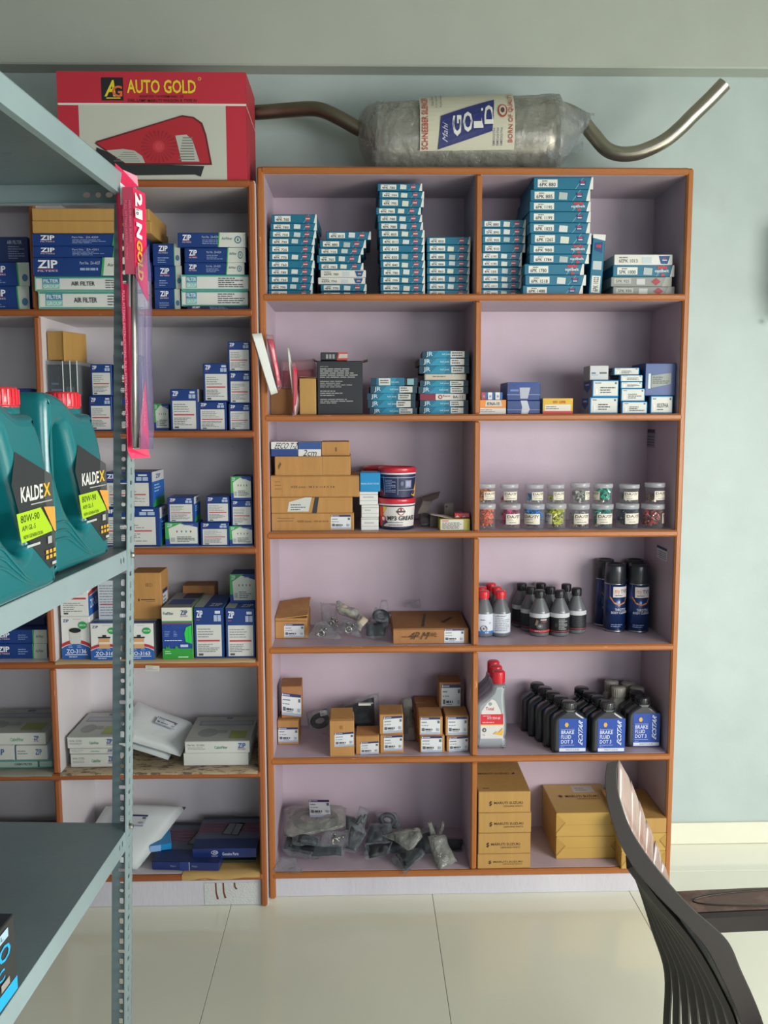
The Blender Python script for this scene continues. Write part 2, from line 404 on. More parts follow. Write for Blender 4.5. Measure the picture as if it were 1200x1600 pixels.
mb = MB(); mb.box((XL-.12, YFR-.12, ZCE), (XRW+.12, YW+.12, ZCE+.1), CEILM); struct('ceiling', mb)
mb = MB(); mb.box((XL, 2.622, ZB), (XRW, YW, ZCE), BEAMM, .004); struct('trim_1', mb)['label'] = 'grey beam under the ceiling above the shelves'
mb = MB(); mb.box((-5, -7, -.1), (7, YFR-.12, -.002), mat('street_concrete', 'A8A59C', .9)); mb.box((XRW+.12, YFR, -.1), (7, YW, -.002), mat('street_concrete', 'A8A59C', .9)); struct('ground', mb)
bb = thing('baseboard_back', 'x x x x', 'x'); del bb['label'], bb['category']; bb['kind'] = 'structure'
x = .193+TW*i0
while x < XRW-.01:
    a, b = max(x, XL), min(x+TW, XRW); q = MB(); q.box((a+.0007, YW-.009, .001), (b-.0007, YW-.0003, .071), mat('ivory_skirting_tile', 'D3D4C0', .2, vary=.03), .0006); q.build('skirting_tile', bb); x += TW
# ================================================================ SHELF UNITS
Z1, Z2, Z3, Z4, Z5, Z6, ZT = 1.6821, 1.3656, 1.0488, .7303, .4136, .0787, 2.0054
YR = 2.4; XLo, XRo, XDc = -.2696, .8729, .3085; TE = .0175; YB = 2.6605
def unit(name, label, x0, x1, divs, yf, zt, zs, zb, lam, wv, wh, last_open=False):
    u = thing(name, label, 'shelves', ((x0+x1)/2, yf, 0)); ox = (x0+x1)/2
    def B(nm, a, b, m, bev=0, lb=None):
        q = MB(); q.box((a[0]-ox, a[1]-yf, a[2]), (b[0]-ox, b[1]-yf, b[2]), m, bev); o = q.build(nm, u)
        if lb: o['label'] = lb
        return o
    t = TE; e = .009   # edging depth
    B('side_panel', (x0, yf+e, 0), (x0+t, YB+.02, zt), lam); B('side_panel', (x1-t, yf+e, 0), (x1, YB+.02, zt), lam)
    B('back_panel', (x0+t, YB, .0), (x1-t, YB+.008, zt-t), lam)
    B('top_board', (x0+t, yf+e, zt-t), (x1-t, YB+.02, zt), lam)
    cols = [x0+t]+[q for d in divs for q in (d-t/2, d+t/2)]+[x1-t]
    for d in divs: B('divider', (d-t/2, yf+e, zb), (d+t/2, YB, zt-t), lam)
    for k in range(0, len(cols), 2):
        for z in zs: B('shelf_board', (cols[k], yf+e, z-t), (cols[k+1], YB, z), lam)
    B('plinth_board', (x0+t, yf+.012, .001), (x1-t, yf+.024, zb-t), PLINTH)
    def edge(nm, a, b, m): return B(nm, a, b, m, .0045)
    edge('edge_moulding', (x0, yf-.003, .001), (x0+t, yf+e, zt-.0005), wv); edge('edge_moulding', (x1-t, yf-.003, .001), (x1, yf+e, zt-.0005), wv)
    edge('edge_moulding', (x0+t*.6, yf-.0045, zt-t), (x1-t*.6, yf+e, zt+.0003), wh)
    for z in zs: edge('edge_moulding', (x0+t*.55, yf-.0055, z-t), (x1-t*.55, yf+e, z+.0003), wh)
    zz = [zt-t]+list(zs)
    for d in divs:
        for a, b in zip(zz[:-1], zz[1:]):
            edge('edge_moulding', (d-t/2, yf-.0025, b+.0005), (d+t/2, yf+e, a-(t if a != zt-t else 0)-.0005), wv)
    return u
unitR = unit('wooden_shelf_unit', 'tall wooden shelf unit with lilac interior, orange-brown edges and twelve compartments, right', XLo, XRo, [XDc], YR, ZT, [Z1, Z2, Z3, Z4, Z5, Z6], Z6, LILAC, WOODV, WOODH)
YL_ = 2.361; LXo = -.2721; LD = -.8386; ZLT = 1.9616
LA, LB_, LC, LDz, LE, LF = 1.638, 1.3245, 1.0149, .7051, .3931, .0979
unitL = unit('wooden_shelf_unit', 'darker brown-edged shelf unit standing behind the metal rack on the left', -1.42, LXo, [LD], YL_, ZLT, [LA, LB_, LC, LDz, LE, LF], LF, WHITEL, LWOODV, LWOODH)
# scribbles of the panels: small stickers left on the lilac side wall
def sticker(nm, lab, x, y0, y1, z0, z1, cols):
    q = MB(); q.box((x-.0006, y0, z0), (x, y1, z1), ink(cols[0])); 
    o = q.build(nm, unitR, (-(XLo+XRo)/2, -YR, 0)); o['label'] = lab
    q = MB(); r = random.Random(len(lab))
    q.box((x-.0009, y0, z1-(z1-z0)*.2), (x-.0006, y1, z1), ink(cols[1]))
    for k in range(4): q.box((x-.0009, y0+.006, z0+(z1-z0)*(.12+.15*k)), (x-.0006, y1-.006-r.random()*.015, z0+(z1-z0)*(.17+.15*k)), ink(cols[2]))
    o2 = q.build('sticker_print', o); o2.matrix_parent_inverse = Matrix()
    return o
def wx(px, py, X):
    d = ray(px, py); return CAM+d*(X/d.x)
xi = XRo-TE-.0002
p, q_ = wx(1027, 851, xi), wx(1042, 878, xi)
sticker('torn_sticker', 'white and navy price sticker stuck on the side panel', xi, min(p.y, q_.y), max(p.y, q_.y), q_.z, p.z, ('C9CCD2', '27335E', '5A5F6C'))
p, q_ = wx(1003, 670, xi), wx(1023, 700, xi)
sticker('torn_sticker', 'half-scraped dark sticker on the side panel', xi, min(p.y, q_.y), max(p.y, q_.y), q_.z, p.z, ('8D8996', '3A3D48', '3F4450'))
# ================================================================ SLOTTED ANGLE RACK
TH = math.radians(3.0); YP = 1.6; KL = .040   # the rack leans a little to the right
pc = at(210, 859, YP)                        # far right corner of the rack
rack = thing('slotted_angle_rack', 'grey-blue slotted angle steel rack standing in the left foreground', 'rack', (pc.x, pc.y, 0), (0, 0, -TH))
def rk(x, y, z=0):     # rack-local to world
    c, s = math.cos(-TH), math.sin(-TH); return Vector((pc.x+c*x-s*y, pc.y+s*x+c*y, z))
RW, RDp, RH = .92, .90, 1.768
zm = at(197, 859, 1.565).z; zb_ = at(100, 1287, 1.6).z; ztp = at(100, 287, 1.6).z
LEAN = lambda z: (z-zm)*KL
def angle_post(cx, cy, sx, sy, phase=0):
    """L profile: flange A along x (from corner, direction sx), flange B along y (direction sy)"""
    q = MB(); FL = .038; T = .0022; pit = .0203
    n = int(RH/pit)
    shapes = [(.0038, .0062), (.0062, .0038), (.0038, .0062), (.0042, .0042)]
    for ax in (0, 1):
        for k in range(n):
            z0, z1 = k*pit, (k+1)*pit; zc = (z0+z1)/2; hw, hh = shapes[(k+phase) % 4]; c0 = FL*.52
            def ring(hw, hh, nn=8):
                if (k+phase) % 4 == 3: return [(c0+hw*math.cos(a), zc+hh*math.sin(a)) for a in [math.pi/8+math.pi/4*i for i in range(8)]]
                b = .0014; return [(c0+hw, zc+hh-b), (c0+hw-b, zc+hh), (c0-hw+b, zc+hh), (c0-hw, zc+hh-b), (c0-hw, zc-hh+b), (c0-hw+b, zc-hh), (c0+hw-b, zc-hh), (c0+hw, zc-hh+b)]
            inn = ring(hw, hh); out = [(FL, zc), (FL, z1), (c0, z1), (0, z1), (0, zc), (0, z0), (c0, z0), (FL, z0)]
            out = [(FL, zc+.006), (c0+.006, z1), (c0-.006, z1), (0, zc+.006), (0, zc-.006), (c0-.006, z0), (c0+.006, z0), (FL, zc-.006)]
            V = []
            for e in (0, T):
                for (u, z) in out+inn:
                    if ax == 0: V.append((cx+sx*u, cy+sy*e, z))
                    else: V.append((cx+sx*e, cy+sy*u, z))
                for (u, z) in ((FL, z1), (0, z1), (0, z0), (FL, z0)):
                    V.append((cx+sx*u, cy+sy*e, z) if ax == 0 else (cx+sx*e, cy+sy*u, z))
            Fs = []
            for s_ in (0, 20):
                for i in range(8):
                    j = (i+1) % 8; Fs.append((s_+i, s_+j, s_+8+j, s_+8+i))
                Fs += [(s_+0, s_+16, s_+1), (s_+2, s_+17, s_+3), (s_+4, s_+18, s_+5), (s_+6, s_+19, s_+7)]
            for i in range(8):
                j = (i+1) % 8; Fs.append((8+i, 8+j, 28+j, 28+i))
            Fs += [(7, 0, 20, 27), (16, 0, 20, 36), (7, 19, 39, 27), (3, 4, 24, 23)]
            V = [(a_+LEAN(c_), b_, c_) for a_, b_, c_ in V]
            q.add(V, Fs, RACKD if ax == 0 else RACK)  # back flange takes the darker shelf paint to stand in for its shade
    o = q.build('slotted_post', rack); return o
angle_post(0, 0, -1, -1); angle_post(-RW, 0, 1, -1, 1); angle_post(0, -RDp, -1, 1, 2); angle_post(-RW, -RDp, 1, 1, 1)
def rack_shelf(z, tilt, m=RACKD):
    """folded steel tray; z of the deck top at the far edge, tilt raises the near edge"""
    q = MB(); ox = LEAN(z); x0, x1, y0, y1 = -RW+.003+ox, -.0026+ox, -RDp+.003, -.0026; h = .036; t = .0012
    def Z(y): return z+(y/-RDp)*tilt
    def hexa(a, b, m_):   # a=(x0,y0,zoff0) b=(x1,y1,zoff1)
        v = [(x, y, Z(y)+zz) for zz in (a[2], b[2]) for y in (a[1], b[1]) for x in (a[0], b[0])]
        q.add(v, [(0, 2, 3, 1), (4, 5, 7, 6), (0, 1, 5, 4), (2, 6, 7, 3), (0, 4, 6, 2), (1, 3, 7, 5)], m_)
    hexa((x0, y0, -t), (x1, y1, 0), m); o = q.build('shelf_deck', rack)
    for nm, a, b in (('shelf_rail', (x0, y0, -h), (x0+t, y1, -.0001)), ('shelf_rail', (x0, y0, -h), (x1, y0+t, -.0001))):
        q = MB(); hexa(a, b, RACK); q.build(nm, rack)
    def el(cx, cz, rx, rz): return [(cx+rx*math.cos(math.pi*2*i/14), cz+rz*math.sin(math.pi*2*i/14)) for i in range(14)]
    v, f = plate([[(y0, Z(y0)-h), (y1, Z(y1)-h), (y1, Z(y1)-.0002), (y0, Z(y0)-.0002)], el(-.052, Z(-.052)-.016, .0034, .0055), el(-.067, Z(-.067)-.016, .0034, .0055)], t, .0002, 2, 0)
    q = MB(); q.add([(x1-t/2+vv[1], vv[0], vv[2]) for vv in v], f, RACK); q.build('shelf_rail', rack)
    v, f = plate([[(x0, Z(y1)-h), (x1, Z(y1)-h), (x1, Z(y1)-.0002), (x0, Z(y1)-.0002)]]+[el(xx, Z(y1)-.019, .0062 if abs(xx-ox+.066) > .001 else .0048, .0046) for xx in (-.047+ox, -.066+ox, -.086+ox)], t, .0002, 2, 0)
    q = MB(); q.add([(vv[0], y1-t/2+vv[1], vv[2]) for vv in v], f, RACK); q.build('shelf_rail', rack)
    q = MB()
    for (dx, L) in ((.006, .001),):
        hexa((x1-.012, y0+.04, -h), (x1-t, y1-.04, -h+t), RACK); hexa((x0+t, y1-.012, -h), (x1-t, y1-t, -h+t), RACK)
    q.build('rail_lip', rack)
    return Z
MIDT, TOPT, BOTT = .008, 0, 0
ZM = rack_shelf(zm, MIDT); ZBt = rack_shelf(zb_, BOTT); ZTp = rack_shelf(ztp, TOPT)
for zz in (zm-.012, zb_+.002, ztp-.014):       # bolts through the side flange
    q = MB(); q.lathe([(0.0001, .0072), (.0035, .007), (.0055, .004), (.0055, 0)][::-1], METAL, 6, smooth=False)
    o = q.build('bolt', rack, (.0001+LEAN(zz), -.019, zz), (0, math.pi/2, 0))
# ================================================================ voltage stabiliser at the right edge of the wall
p = at(1198, 440, YW)
st = thing('voltage_stabiliser', 'grey wall-mounted electrical box with green lamp at the right edge', 'stabiliser', (p.x+.17, YW, p.z-.06))
q = MB(); q.box((-.13, -.14, -.02), (.13, -.0005, .2), mat('stabiliser_housing', '8C9290', .5), .01); q.build('housing', st)
q = MB(); q.box((-.126, -.12, -.06), (.12, -.0005, -.0205), mat('stabiliser_bracket', '5F6461', .5), .004); q.build('bracket', st)
g = bpy.data.materials.new('green_lamp'); g.use_nodes = True; b_ = g.node_tree.nodes['Principled BSDF']; b_.inputs['Base Color'].default_value = lin('20C080'); b_.inputs['Emission Color'].default_value = lin('30E090'); b_.inputs['Emission Strength'].default_value = 1.2
q = MB(); q.lathe([(.006, 0), (.006, .004), (.003, .006)], g, 12); q.build('indicator_lamp', st, (-.166, -.03, -.062), (math.pi/2, 0, 0))
# ================================================================ PRINT DESIGNS
WH, NV, TEAL, BK, SIL, RD = 'D9DAD2', '1D3A78', '13799A', '22242A', 'AEB4B4', 'B03040'
def d_belt(txt, var=0, big=False):
    def f(c):
        r = random.Random(txt+str(var))
        if var == 1:      # white variant
            c.rect(.04, .18, .5, .82, 'CFD0C6'); c.text(txt, .08, .22, .4, .55, '3A3E40', .03); c.lines(.08, .6, .34, .8, 1, '70757A', .6)
            c.rect(.46+r.random()*.06, .15, .64, .75, 'B9C6C8'); c.poly([(.76, .85), (.95, .85), (.91, .1), (.8, .1)], '1D4E80'); c.rect(.82, .4, .9, .5, 'C8CCD0')
            c.rect(.835, .55, .875, .68, RD); return
        c.poly([(.93, 0), (1, 0), (1, 1), (.972, 1)], WH)
        c.poly([(.70, .03), (.71, .03), (.84, .97), (.83, .97)], '7FB4BE')
        u1 = .42 if not big else .4
        c.rect(.07, .18, u1, .82, WH); c.lines(.14, .62, .3, .76, 1, '6A7478', .7); c.text(txt, .1, .24, u1-.03, .56, '2C3438', .03)
        if r.random() < (.85 if not big else .7):
            a = .47+r.random()*.05; b0 = r.uniform(.05, .22)
            c.poly([(a, b0+.04), (a+.14, b0), (a+.15, b0+.6), (a+.01, b0+.66)], r.choice(['B8C4C4', 'C9CFCC', 'A7B4B2', 'CBD0C2']))
        if big and var == 2:
            c.rect(.72, .7, .88, .9, 'C0303C'); c.text('optibelt', .68, .3, .91, .64, 'E4E6E2', .02); c.rect(.78, .05, .84, .24, 'C0303C')
        elif big:
            c.poly([(.76, .7), (.88, .7), (.86, .25), (.78, .25)], '1C3F78'); c.rect(.79, .55, .85, .68, 'B03040'); c.rect(.785, .36, .855, .46, 'C8CCD0')
        else:
            c.poly([(.74, .78), (.86, .78), (.83, .2), (.77, .2)], 'A03446'); c.rect(.75, .42, .85, .56, 'C6B9BE')
    return f
def d_belt_grey(txt):
    def f(c):
        c.poly([(.84, 0), (1, 0), (1, 1), (.9, 1)], 'A9ABA2'); c.rect(.05, .3, .33, .85, 'B5B8B0'); c.text(txt, .08, .4, .3, .7, '4A4E50', .02)
        c.rect(.42, .2, .56, .8, 'C2C6C2'); c.poly([(.66, .5), (.74, .9), (.82, .5), (.74, .1)], 'A34048')
    return f
def d_jr(kind, i):
    def f(c):
        if kind == 'kraft': c.rect(.04, .1, .97, .9, 'B9B3A4'); c.lines(.2, .45, .7, .7, 1, '6B6458', .5, i); return
        if kind == 'maroon':
            c.rect(0, 0, .34, 1, '7A1F38'); c.rect(.34, .02, 1, .98, 'C9C5BE'); c.ell(.44, .5, .05, .33, '8C2233', 12); c.ell(.44, .5, .025, .16, 'D0CCC4', 10); c.text('Rane', .5, .5, .66, .82, '7A2030', .02); c.text('8A-11', .72, .3, .93, .7, '3A3A3C', .03); return
        c.rect(0, 0, .12, 1, '0F3B50'); c.rect(.12, 0, .72, 1, '146A88'); c.poly([(.2, 0), (.5, 0), (.55, 1), (.35, 1)], '1C86A6'); c.rect(.9, 0, 1, 1, '10303E')
        if kind == 'top': c.rect(.17, .05, .42, .95, 'C9CBC4'); c.lines(.2, .25, .4, .8, 2, '50565A', .5, i); c.text('ball joint', .44, .3, .6, .6, 'BFD8E0', .01); c.rect(.78, .1, .92, .9, '7FA9B4'); return
        c.text('JR', .08, .12, .22, .86, 'BFD3DA', .01); c.text('ball joint', .42, .35, .6, .66, 'C4DCE4', .01)
        c.rect(.6+.02*(i % 3), .08, .9, .92, 'BFC0BA'); c.lines(.63+.02*(i % 3), .2, .88, .85, 2, '4C5054', .5, i)
    return f
def zip_logo(c, u0, v0, u1, v1, col='E6E8EC', sub=True, bar='A8405A'):
    hh = v1-v0; c.text('ZIP', u0, v0+hh*.3, u1, v1, col, .05, 0, .0)
    if sub: c.rect(u0, v0+hh*.16, u1, v0+hh*.22, bar); c.text('FILTERS', u0, v0, u1, v0+hh*.12, col, .0)
def d_zipflat(split=.76, txt='Part No.  ZA-4204', big=False, green=True, s=1):
    def f(c):
        c.rect(0, .04, .004, .96, '2A4F98')
        if big: zip_logo(c, .04, .22, .22, .86)
        else: zip_logo(c, .07, .3, .2, .85)
        c.text(txt, .36 if not big else .42, .62, .6, .78, 'B9C4DA', .0); c.lines(.36 if not big else .42, .18, .68, .54, 3 if not big else 1, '8FA2C8', .38, s)
        if split < 1:
            c.poly([(split, 0), (1, 0), (1, 1), (split+.02, 1)], 'C6CBC2')
            c.poly([(split-.015, 0), (split+.005, 0), (split+.025, 1), (split+.005, 1)], '2E9A58')
            w_ = 1-split
            c.text('AirFilter', split+w_*.12, .5, split+w_*.52, .68, '2E5A64', .02); c.ell(split+w_*.72, .5, w_*.13, .26, '3D6A8A', 16); c.ell(split+w_*.72, .5, w_*.09, .18, 'C6CBC2', 16); c.rect(split+w_*.69, .4, split+w_*.75, .6, '2E7A60')
    return f
def d_filtergroup(s=1, text2=True):
    def f(c):
        c.rect(0, .88, 1, 1, '3E9A8A'); c.rect(0, 0, 1, .09, '3E9A8A'); c.rect(0, 0, .012, 1, '7FC0B0')
        c.rect(.07, .5, .23, .88, '4C86A8'); c.text('FILTER', .08, .58, .22, .82, 'DDE4E2', .03); c.rect(.07, .14, .23, .49, '7FBCB2'); c.text('GROUP', .08, .2, .22, .42, 'CFE2DC', .02)
        if text2 == 'left': c.text('AIR FILTER', .34, .36, .56, .66, '2F3436', .03); c.lines(.66, .15, .97, .82, 4, '5A5F60', .4, s)
        else: c.lines(.55, .15, .95, .84, 5, '50565A', .45, s)
    return f
def d_zipcart(h0=.3, red=True, s=1, green=False, logo=True, ic=True):
    """tall oil-filter carton: blue head, white technical panel with a red rule"""
    def f(c):
        if green:
            c.rect(0, 0, 1, 1, '1B3F88'); c.poly([(0, .3), (.0, 1), (.55, 1), (.2, .72), (.18, .3)], '3C9A4C'); c.poly([(.1, .74), (.45, .95), (.98, .8), (.98, .1), (.14, .1)], 'C9CFC6')
            c.text('ZIP', .06, .82, .22, .95, 'C4CCE0', .04); c.lines(.55, .86, .95, .92, 1, '8A9096', .5, s)
            for k in range(4): c.ell(.36+k*.14, .62, .022, .045, ['B03848', '5A6468', '4A8A9A', 'A0444A'][k], 8)
            c.rect(.18, .18, .3, .36, 'A8ACA4'); c.lines(.36, .16, .92, .42, 4, '5C6266', .45, s); return
        c.rect(.08, .04, .93, 1-h0, 'C6C8C4')
        if logo: c.text('ZIP', .09, 1-h0+h0*.42, .3, 1-h0+h0*.82, 'DADFE8', .05); c.lines(.09, 1-h0+h0*.22, .28, 1-h0+h0*.34, 1, 'A8405A', .5)
        if ic:
            for k in range(2): c.rect(.68+k*.13, 1-h0+h0*.2, .79+k*.13, 1-h0+h0*.55, '9FB0CC', True)
            c.rect(.72, 1-h0+h0*.64, .9, 1-h0+h0*.8, 'C3CCDC')
        t = 1-h0-.04; m_ = t*.55
        c.lines(.13, m_+.06, .75, t-.02, 4, '7C8286', .35, s); 
        if red: c.rect(.13, m_-.01, .87, m_+.025, 'B8404E')
        c.lines(.13, .12, .86, m_-.05, 5, '6A7074', .4, s+3); c.rect(.15, .06, .3, .1, '4A5054')
    return f
def d_zo(txt, kind):
    def f(c):
        c.text('ZIP', .07, .87, .28, .94, '1B3F78', .05); c.lines(.42, .93, .9, .945, 1, '8A9094', .6)
        n = 14
        arc = lambda h_, k: [(u/n, h_-k*(2*u/n-1)**2) for u in range(n+1)]
        c.poly([(0, 0)]+[(1, 0)]+arc(.46, .1)[::-1], 'B02C38'); c.poly([(0, 0), (1, 0)]+arc(.38, .1)[::-1], 'C9CCC8'); c.poly([(0, 0), (1, 0)]+arc(.365, .11)[::-1], '2158A4')
        if kind == 'cup':
            c.poly([(.3, .4), (.68, .4), (.7, .68), (.28, .68)], 'C3C6C2'); c.ell(.49, .4, .19, .04, 'C3C6C2'); c.ell(.49, .68, .21, .06, '1A1C1E')
        else:
            c.poly([(.3, .32), (.66, .32), (.66, .62), (.3, .62)], 'C89A6A'); c.rect(.28, .44, .68, .5, 'D9CBB8'); c.rect(.27, .6, .69, .64, '23262A'); c.rect(.42, .64, .55, .69, '23262A')
        c.ell(.76, .8, .15, .09, '1E9A48', 20); c.text('ZIPFILTER', .64, .78, .88, .82, 'DCEBDD', .02)
        c.text(txt, .17, .14, .86, .24, 'E2E6EE', .03); c.rect(.12, .1, .9, .12, 'C8D2E2'); c.lines(.25, .04, .75, .08, 1, 'B4C2DA', .6)
        c.lines(.24, .27, .46, .34, 2, '9DB4D8', .4); c.lines(.55, .27, .77, .34, 2, '9DB4D8', .4)
    return f
def d_mlabel(u0, v0, u1, v1, s=1, extra=None, skew=0):
    def f(c):
        def Q(a, b): return (u0+(u1-u0)*a+0, v0+(v1-v0)*b+skew*(a-.5))
        def rc(a0, b0, a1, b1, col): c.poly([Q(a0, b0), Q(a1, b0), Q(a1, b1), Q(a0, b1)], col)
        rc(0, 0, 1, 1, 'CFD3D6'); rc(0, .86, 1, 1, '2A2C5C'); rc(.03, .885, .08, .975, 'D5D8E6'); rc(.1, .9, .42, .96, '9EA2C4')
        rc(.03, 0, 1, .12, '9FAAC0'); rc(.86, .64, .97, .8, '4E6A6E'); r = random.Random(s)
        rc(.06, .68, .3+r.random()*.15, .73, '6A7078'); 
        for k in range(3): rc(.06+k*.12, .5, .14+k*.13, .54, '7A8088')
        rc(.08, .2, .2, .38, '5A6068'); rc(.25, .24, .4, .34, '3E444C'); rc(.43, .24, .5, .34, '3E444C'); rc(.55, .24, .6, .34, '50565E')
        rc(.25, .17, .56, .2, '7A8088'); rc(.84, .2, .95, .36, '9AA6B8')
        if extra: extra(c)
    return f
def d_maruti(u=.2):
    def f(c):
        c.poly([(u, .44), (u+.035, .56), (u+.07, .5), (u+.035, .46), (u+.07, .42), (u+.035, .3), (u, .36), (u+.035, .42)], '3A2F22')
        c.text('MARUTI SUZUKI', u+.1, .4, u+.65, .52, '3A2F22', .03); c.text('GENUINE PARTS', u+.28, .26, u+.65, .34, '55452F', .0)
        c.rect(0, .985, 1, 1, '8F6A38')
    return f
def d_flap(col='7E5A30'):
    def f(c): c.rect(.0, .82, 1, .835, col); c.rect(.49, .86, .495, .97, col); c.rect(.51, .86, .515, .97, col)
    return f
# ================================================================ TOP ROW: BELT CARTONS
def stack(tops, xs, base, Y, d, mk, first=None, hs=None):
    """tops listed from the top down; px tops; built from the shelf up"""
    z = base; n = len(tops); out = []
    for i in range(n-1, -1, -1):
        yt = tops[i]; x0, x1 = xs[i] if isinstance(xs, list) else xs
        o = mk(i, x0, x1, yt, z, Y, d); z += o['_h']+GAP; out.append(o)
    return out
def belts(tops, xs, where, grp, Y, nums, d=.19, big=False, var=None):
    def mk(i, x0, x1, yt, z, Y, dd):
        v = (var or {}).get(i, 0); t = nums[i % len(nums)]; m = WHITEC if v == 1 else TEALC
        des = d_belt(t, v, big)
        nm = 'white belt carton with a navy emblem' if v == 1 else 'teal and white belt carton'
        return carton('belt_carton', '%s, %s from top of %s' % (nm, ORD[i], where) if i else '%s lying on top of %s' % (nm, where), 'carton', x0, x1, yt, z, Y+R.uniform(-.004, .004), dd, m, des, grp, rz=R.uniform(-1.4, 1.4))
    return stack(tops, xs, Z1, Y, d, mk)
def cv(l, ox, oy, s): return [(ox+a/s, oy+b/s) for a, b in l]
tA = [335, 348.7, 360.3, 371.7, 383.3, 395.3, 407.3, 419, 431, 442.6, 453.5]
xA = [(424.3, 495), (422.5, 495), (421.7, 494), (420.7, 491.8), (420.7, 491), (420.7, 490), (420, 491.5), (420, 490), (420, 490), (419.5, 488.4), (419.5, 488.4)]
belts(tA, xA, 'the leftmost top-shelf stack', 'belt cartons on the top shelf', 2.45, ['4PK 760', '4PK 780', '4PK 750', '4PK 790', '4PK 720', '4PK 770'])
tB = [361.7, 375, 387.3, 398.5, 411, 421.7, 433.5, 444, 456]
xB = [(509.5, 579.5), (499.5, 571.8), (497.5, 567.8), (495, 563.5), (497.5, 567.8), (500.7, 571.7), (496.8, 570.7), (500.7, 572.7), (501, 572.5)]
belts(tB, xB, 'the stack second from left', 'belt cartons on the top shelf', 2.46, ['4PK 813', '4PK 880', '4PK 710', '4PK 765', '4PK 785', '6EPK 780', '6EPK 790', '4PK 770'], var={5: 1, 6: 1})
tC = [286.7, 299, 310, 324, 335.7, 347.3, 359.3, 371.7, 383, 395, 407.3, 419, 431.7, 443.5, 455.5]
xC = [(590, 659.5), (592.7, 662.7), (592.5, 662), (587.5, 657.5), (590, 659.5), (591, 661), (591.7, 663.3), (593.3, 663.3), (593.3, 663.3), (593.3, 663.3), (594.3, 664), (595, 664), (594.3, 664), (594.3, 664), (595, 664)]
belts(tC, xC, 'the tallest stack, left compartment', 'belt cartons on the top shelf', 2.44, ['4PK 780', '4PK 799', '4PK 795', '4PK 785', '4PK 788', '4PK 788', '4PK 805', '4PK 811', '4PK 817', '4PK 830', '4PK 840'])
tD = [370, 382.3, 394.5, 407, 417.5, 429.3, 441.7, 453.3]
xD = [(666.7, 735), (666.7, 735), (667, 734), (667.3, 734), (666.7, 734), (667, 733), (667, 733), (667, 733)]
belts(tD, xD, 'the stack beside the middle divider', 'belt cartons on the top shelf', 2.45, ['4PK 850', '4PK 860', '4PK 880', '4PK 886', '4PK 860', '4PK 895', '4PK 905'])
tE = [343.4, 356, 368.3, 381, 394.4, 405.8, 417.4, 429.7, 441, 451.9]
xE = [(752.3, 821.6), (753, 821.3), (753.5, 820.5), (753.5, 820.5), (750.5, 815.5), (750.5, 815), (750.5, 815), (751, 815), (751, 814.5), (751, 814)]
belts(tE, xE, 'the stack right of the divider', 'belt cartons on the top shelf', 2.47, ['5PK 880', '5PK 890', '5PK 905', '5PK 910', '4PK 1195', '4PK 1190', '4PK 1205', '4PK 1190', '6PK 1011'])
tF = [277, 296.2, 314.6, 330.7, 348, 364.5, 381.7, 397, 412.4, 429.6, 446.1]
xF = [(833.9, 926.7), (828.9, 922), (827.4, 922.8), (827.4, 922.8), (827.4, 922), (828.9, 924), (827.4, 922), (827.4, 920.1), (819.3, 912.5), (820.5, 915.5), (816.7, 910.6)]
belts(tF, xF, 'the tallest stack, right compartment', 'belt cartons on the top shelf', 2.425, ['6PK 880', '6PK 885', '6PK 1195', '6PK 1199', '6PK 1023', '6PK 1265', '6PK 980', '6PK 1784', '6PK 1780', '6PK 1518', '6PK 1488'], d=.22, big=True, var={2: 2, 6: 2, 7: 2, 8: 2})
# the carton standing upright, leaning on the tall stack
Yg = 2.45; p0, p1 = at(917.5, 457, Yg), at(937, 457, Yg); hh = at(930, 367, Yg).z-Z1; wd = p1.x-p0.x; q = MB(); q.box((-wd/2, 0, 0), (wd/2, .19, hh-.002), TEALC, .0015)
o = q.build('belt_carton', None, ((p0.x+p1.x)/2+.004, Yg, Z1+.0035), (0, math.radians(3.2), 0)); tag(o, 'teal and white belt carton standing upright beside the tall stack', 'carton', 'belt cartons on the top shelf')
c = Canvas(wd, hh-.002); c.poly([(0, .94), (1, .9), (1, 1), (0, 1)], WH); c.rect(.15, .04, .85, .32, WH); c.text('6PK 1022', .3, .06, .7, .3, '2C3438', .03, 90); c.rect(.15, .42, .85, .56, 'B8C4C4'); c.poly([(.2, .74), (.8, .7), (.8, .88), (.2, .86)], '1C3F78'); c.poly([(.3, .79), (.7, .78), (.7, .83), (.3, .83)], 'B03040'); c.build('printed_front', o, fr_map(wd, hh))
# low stack on the right
def mkH(i, x0, x1, yt, z, Y, dd):
    m, des, nm = [(WHITEC, d_belt('6EPK 1013', 1, True), 'white belt carton with navy emblem'), (TEALC, d_belt('5PK 1000', 2, True), 'teal belt carton with red emblem'), (GREYC, d_belt_grey('5PK 925'), 'grey belt carton with white sticker'), (GREYC, d_belt_grey('5PK 930'), 'grey belt carton at the bottom')][i]
    return carton('belt_carton', nm+' of the low stack, right compartment', 'carton', x0, x1, yt, z, Y, dd, m, des, 'belt cartons on the top shelf')
stack([397.5, 414.4, 432.7, 448], [(959.7, 1051.2), (957.7, 1053.6), (954.6, 1049.4), (957.7, 1053.6)], Z1, 2.44, .19, mkH)
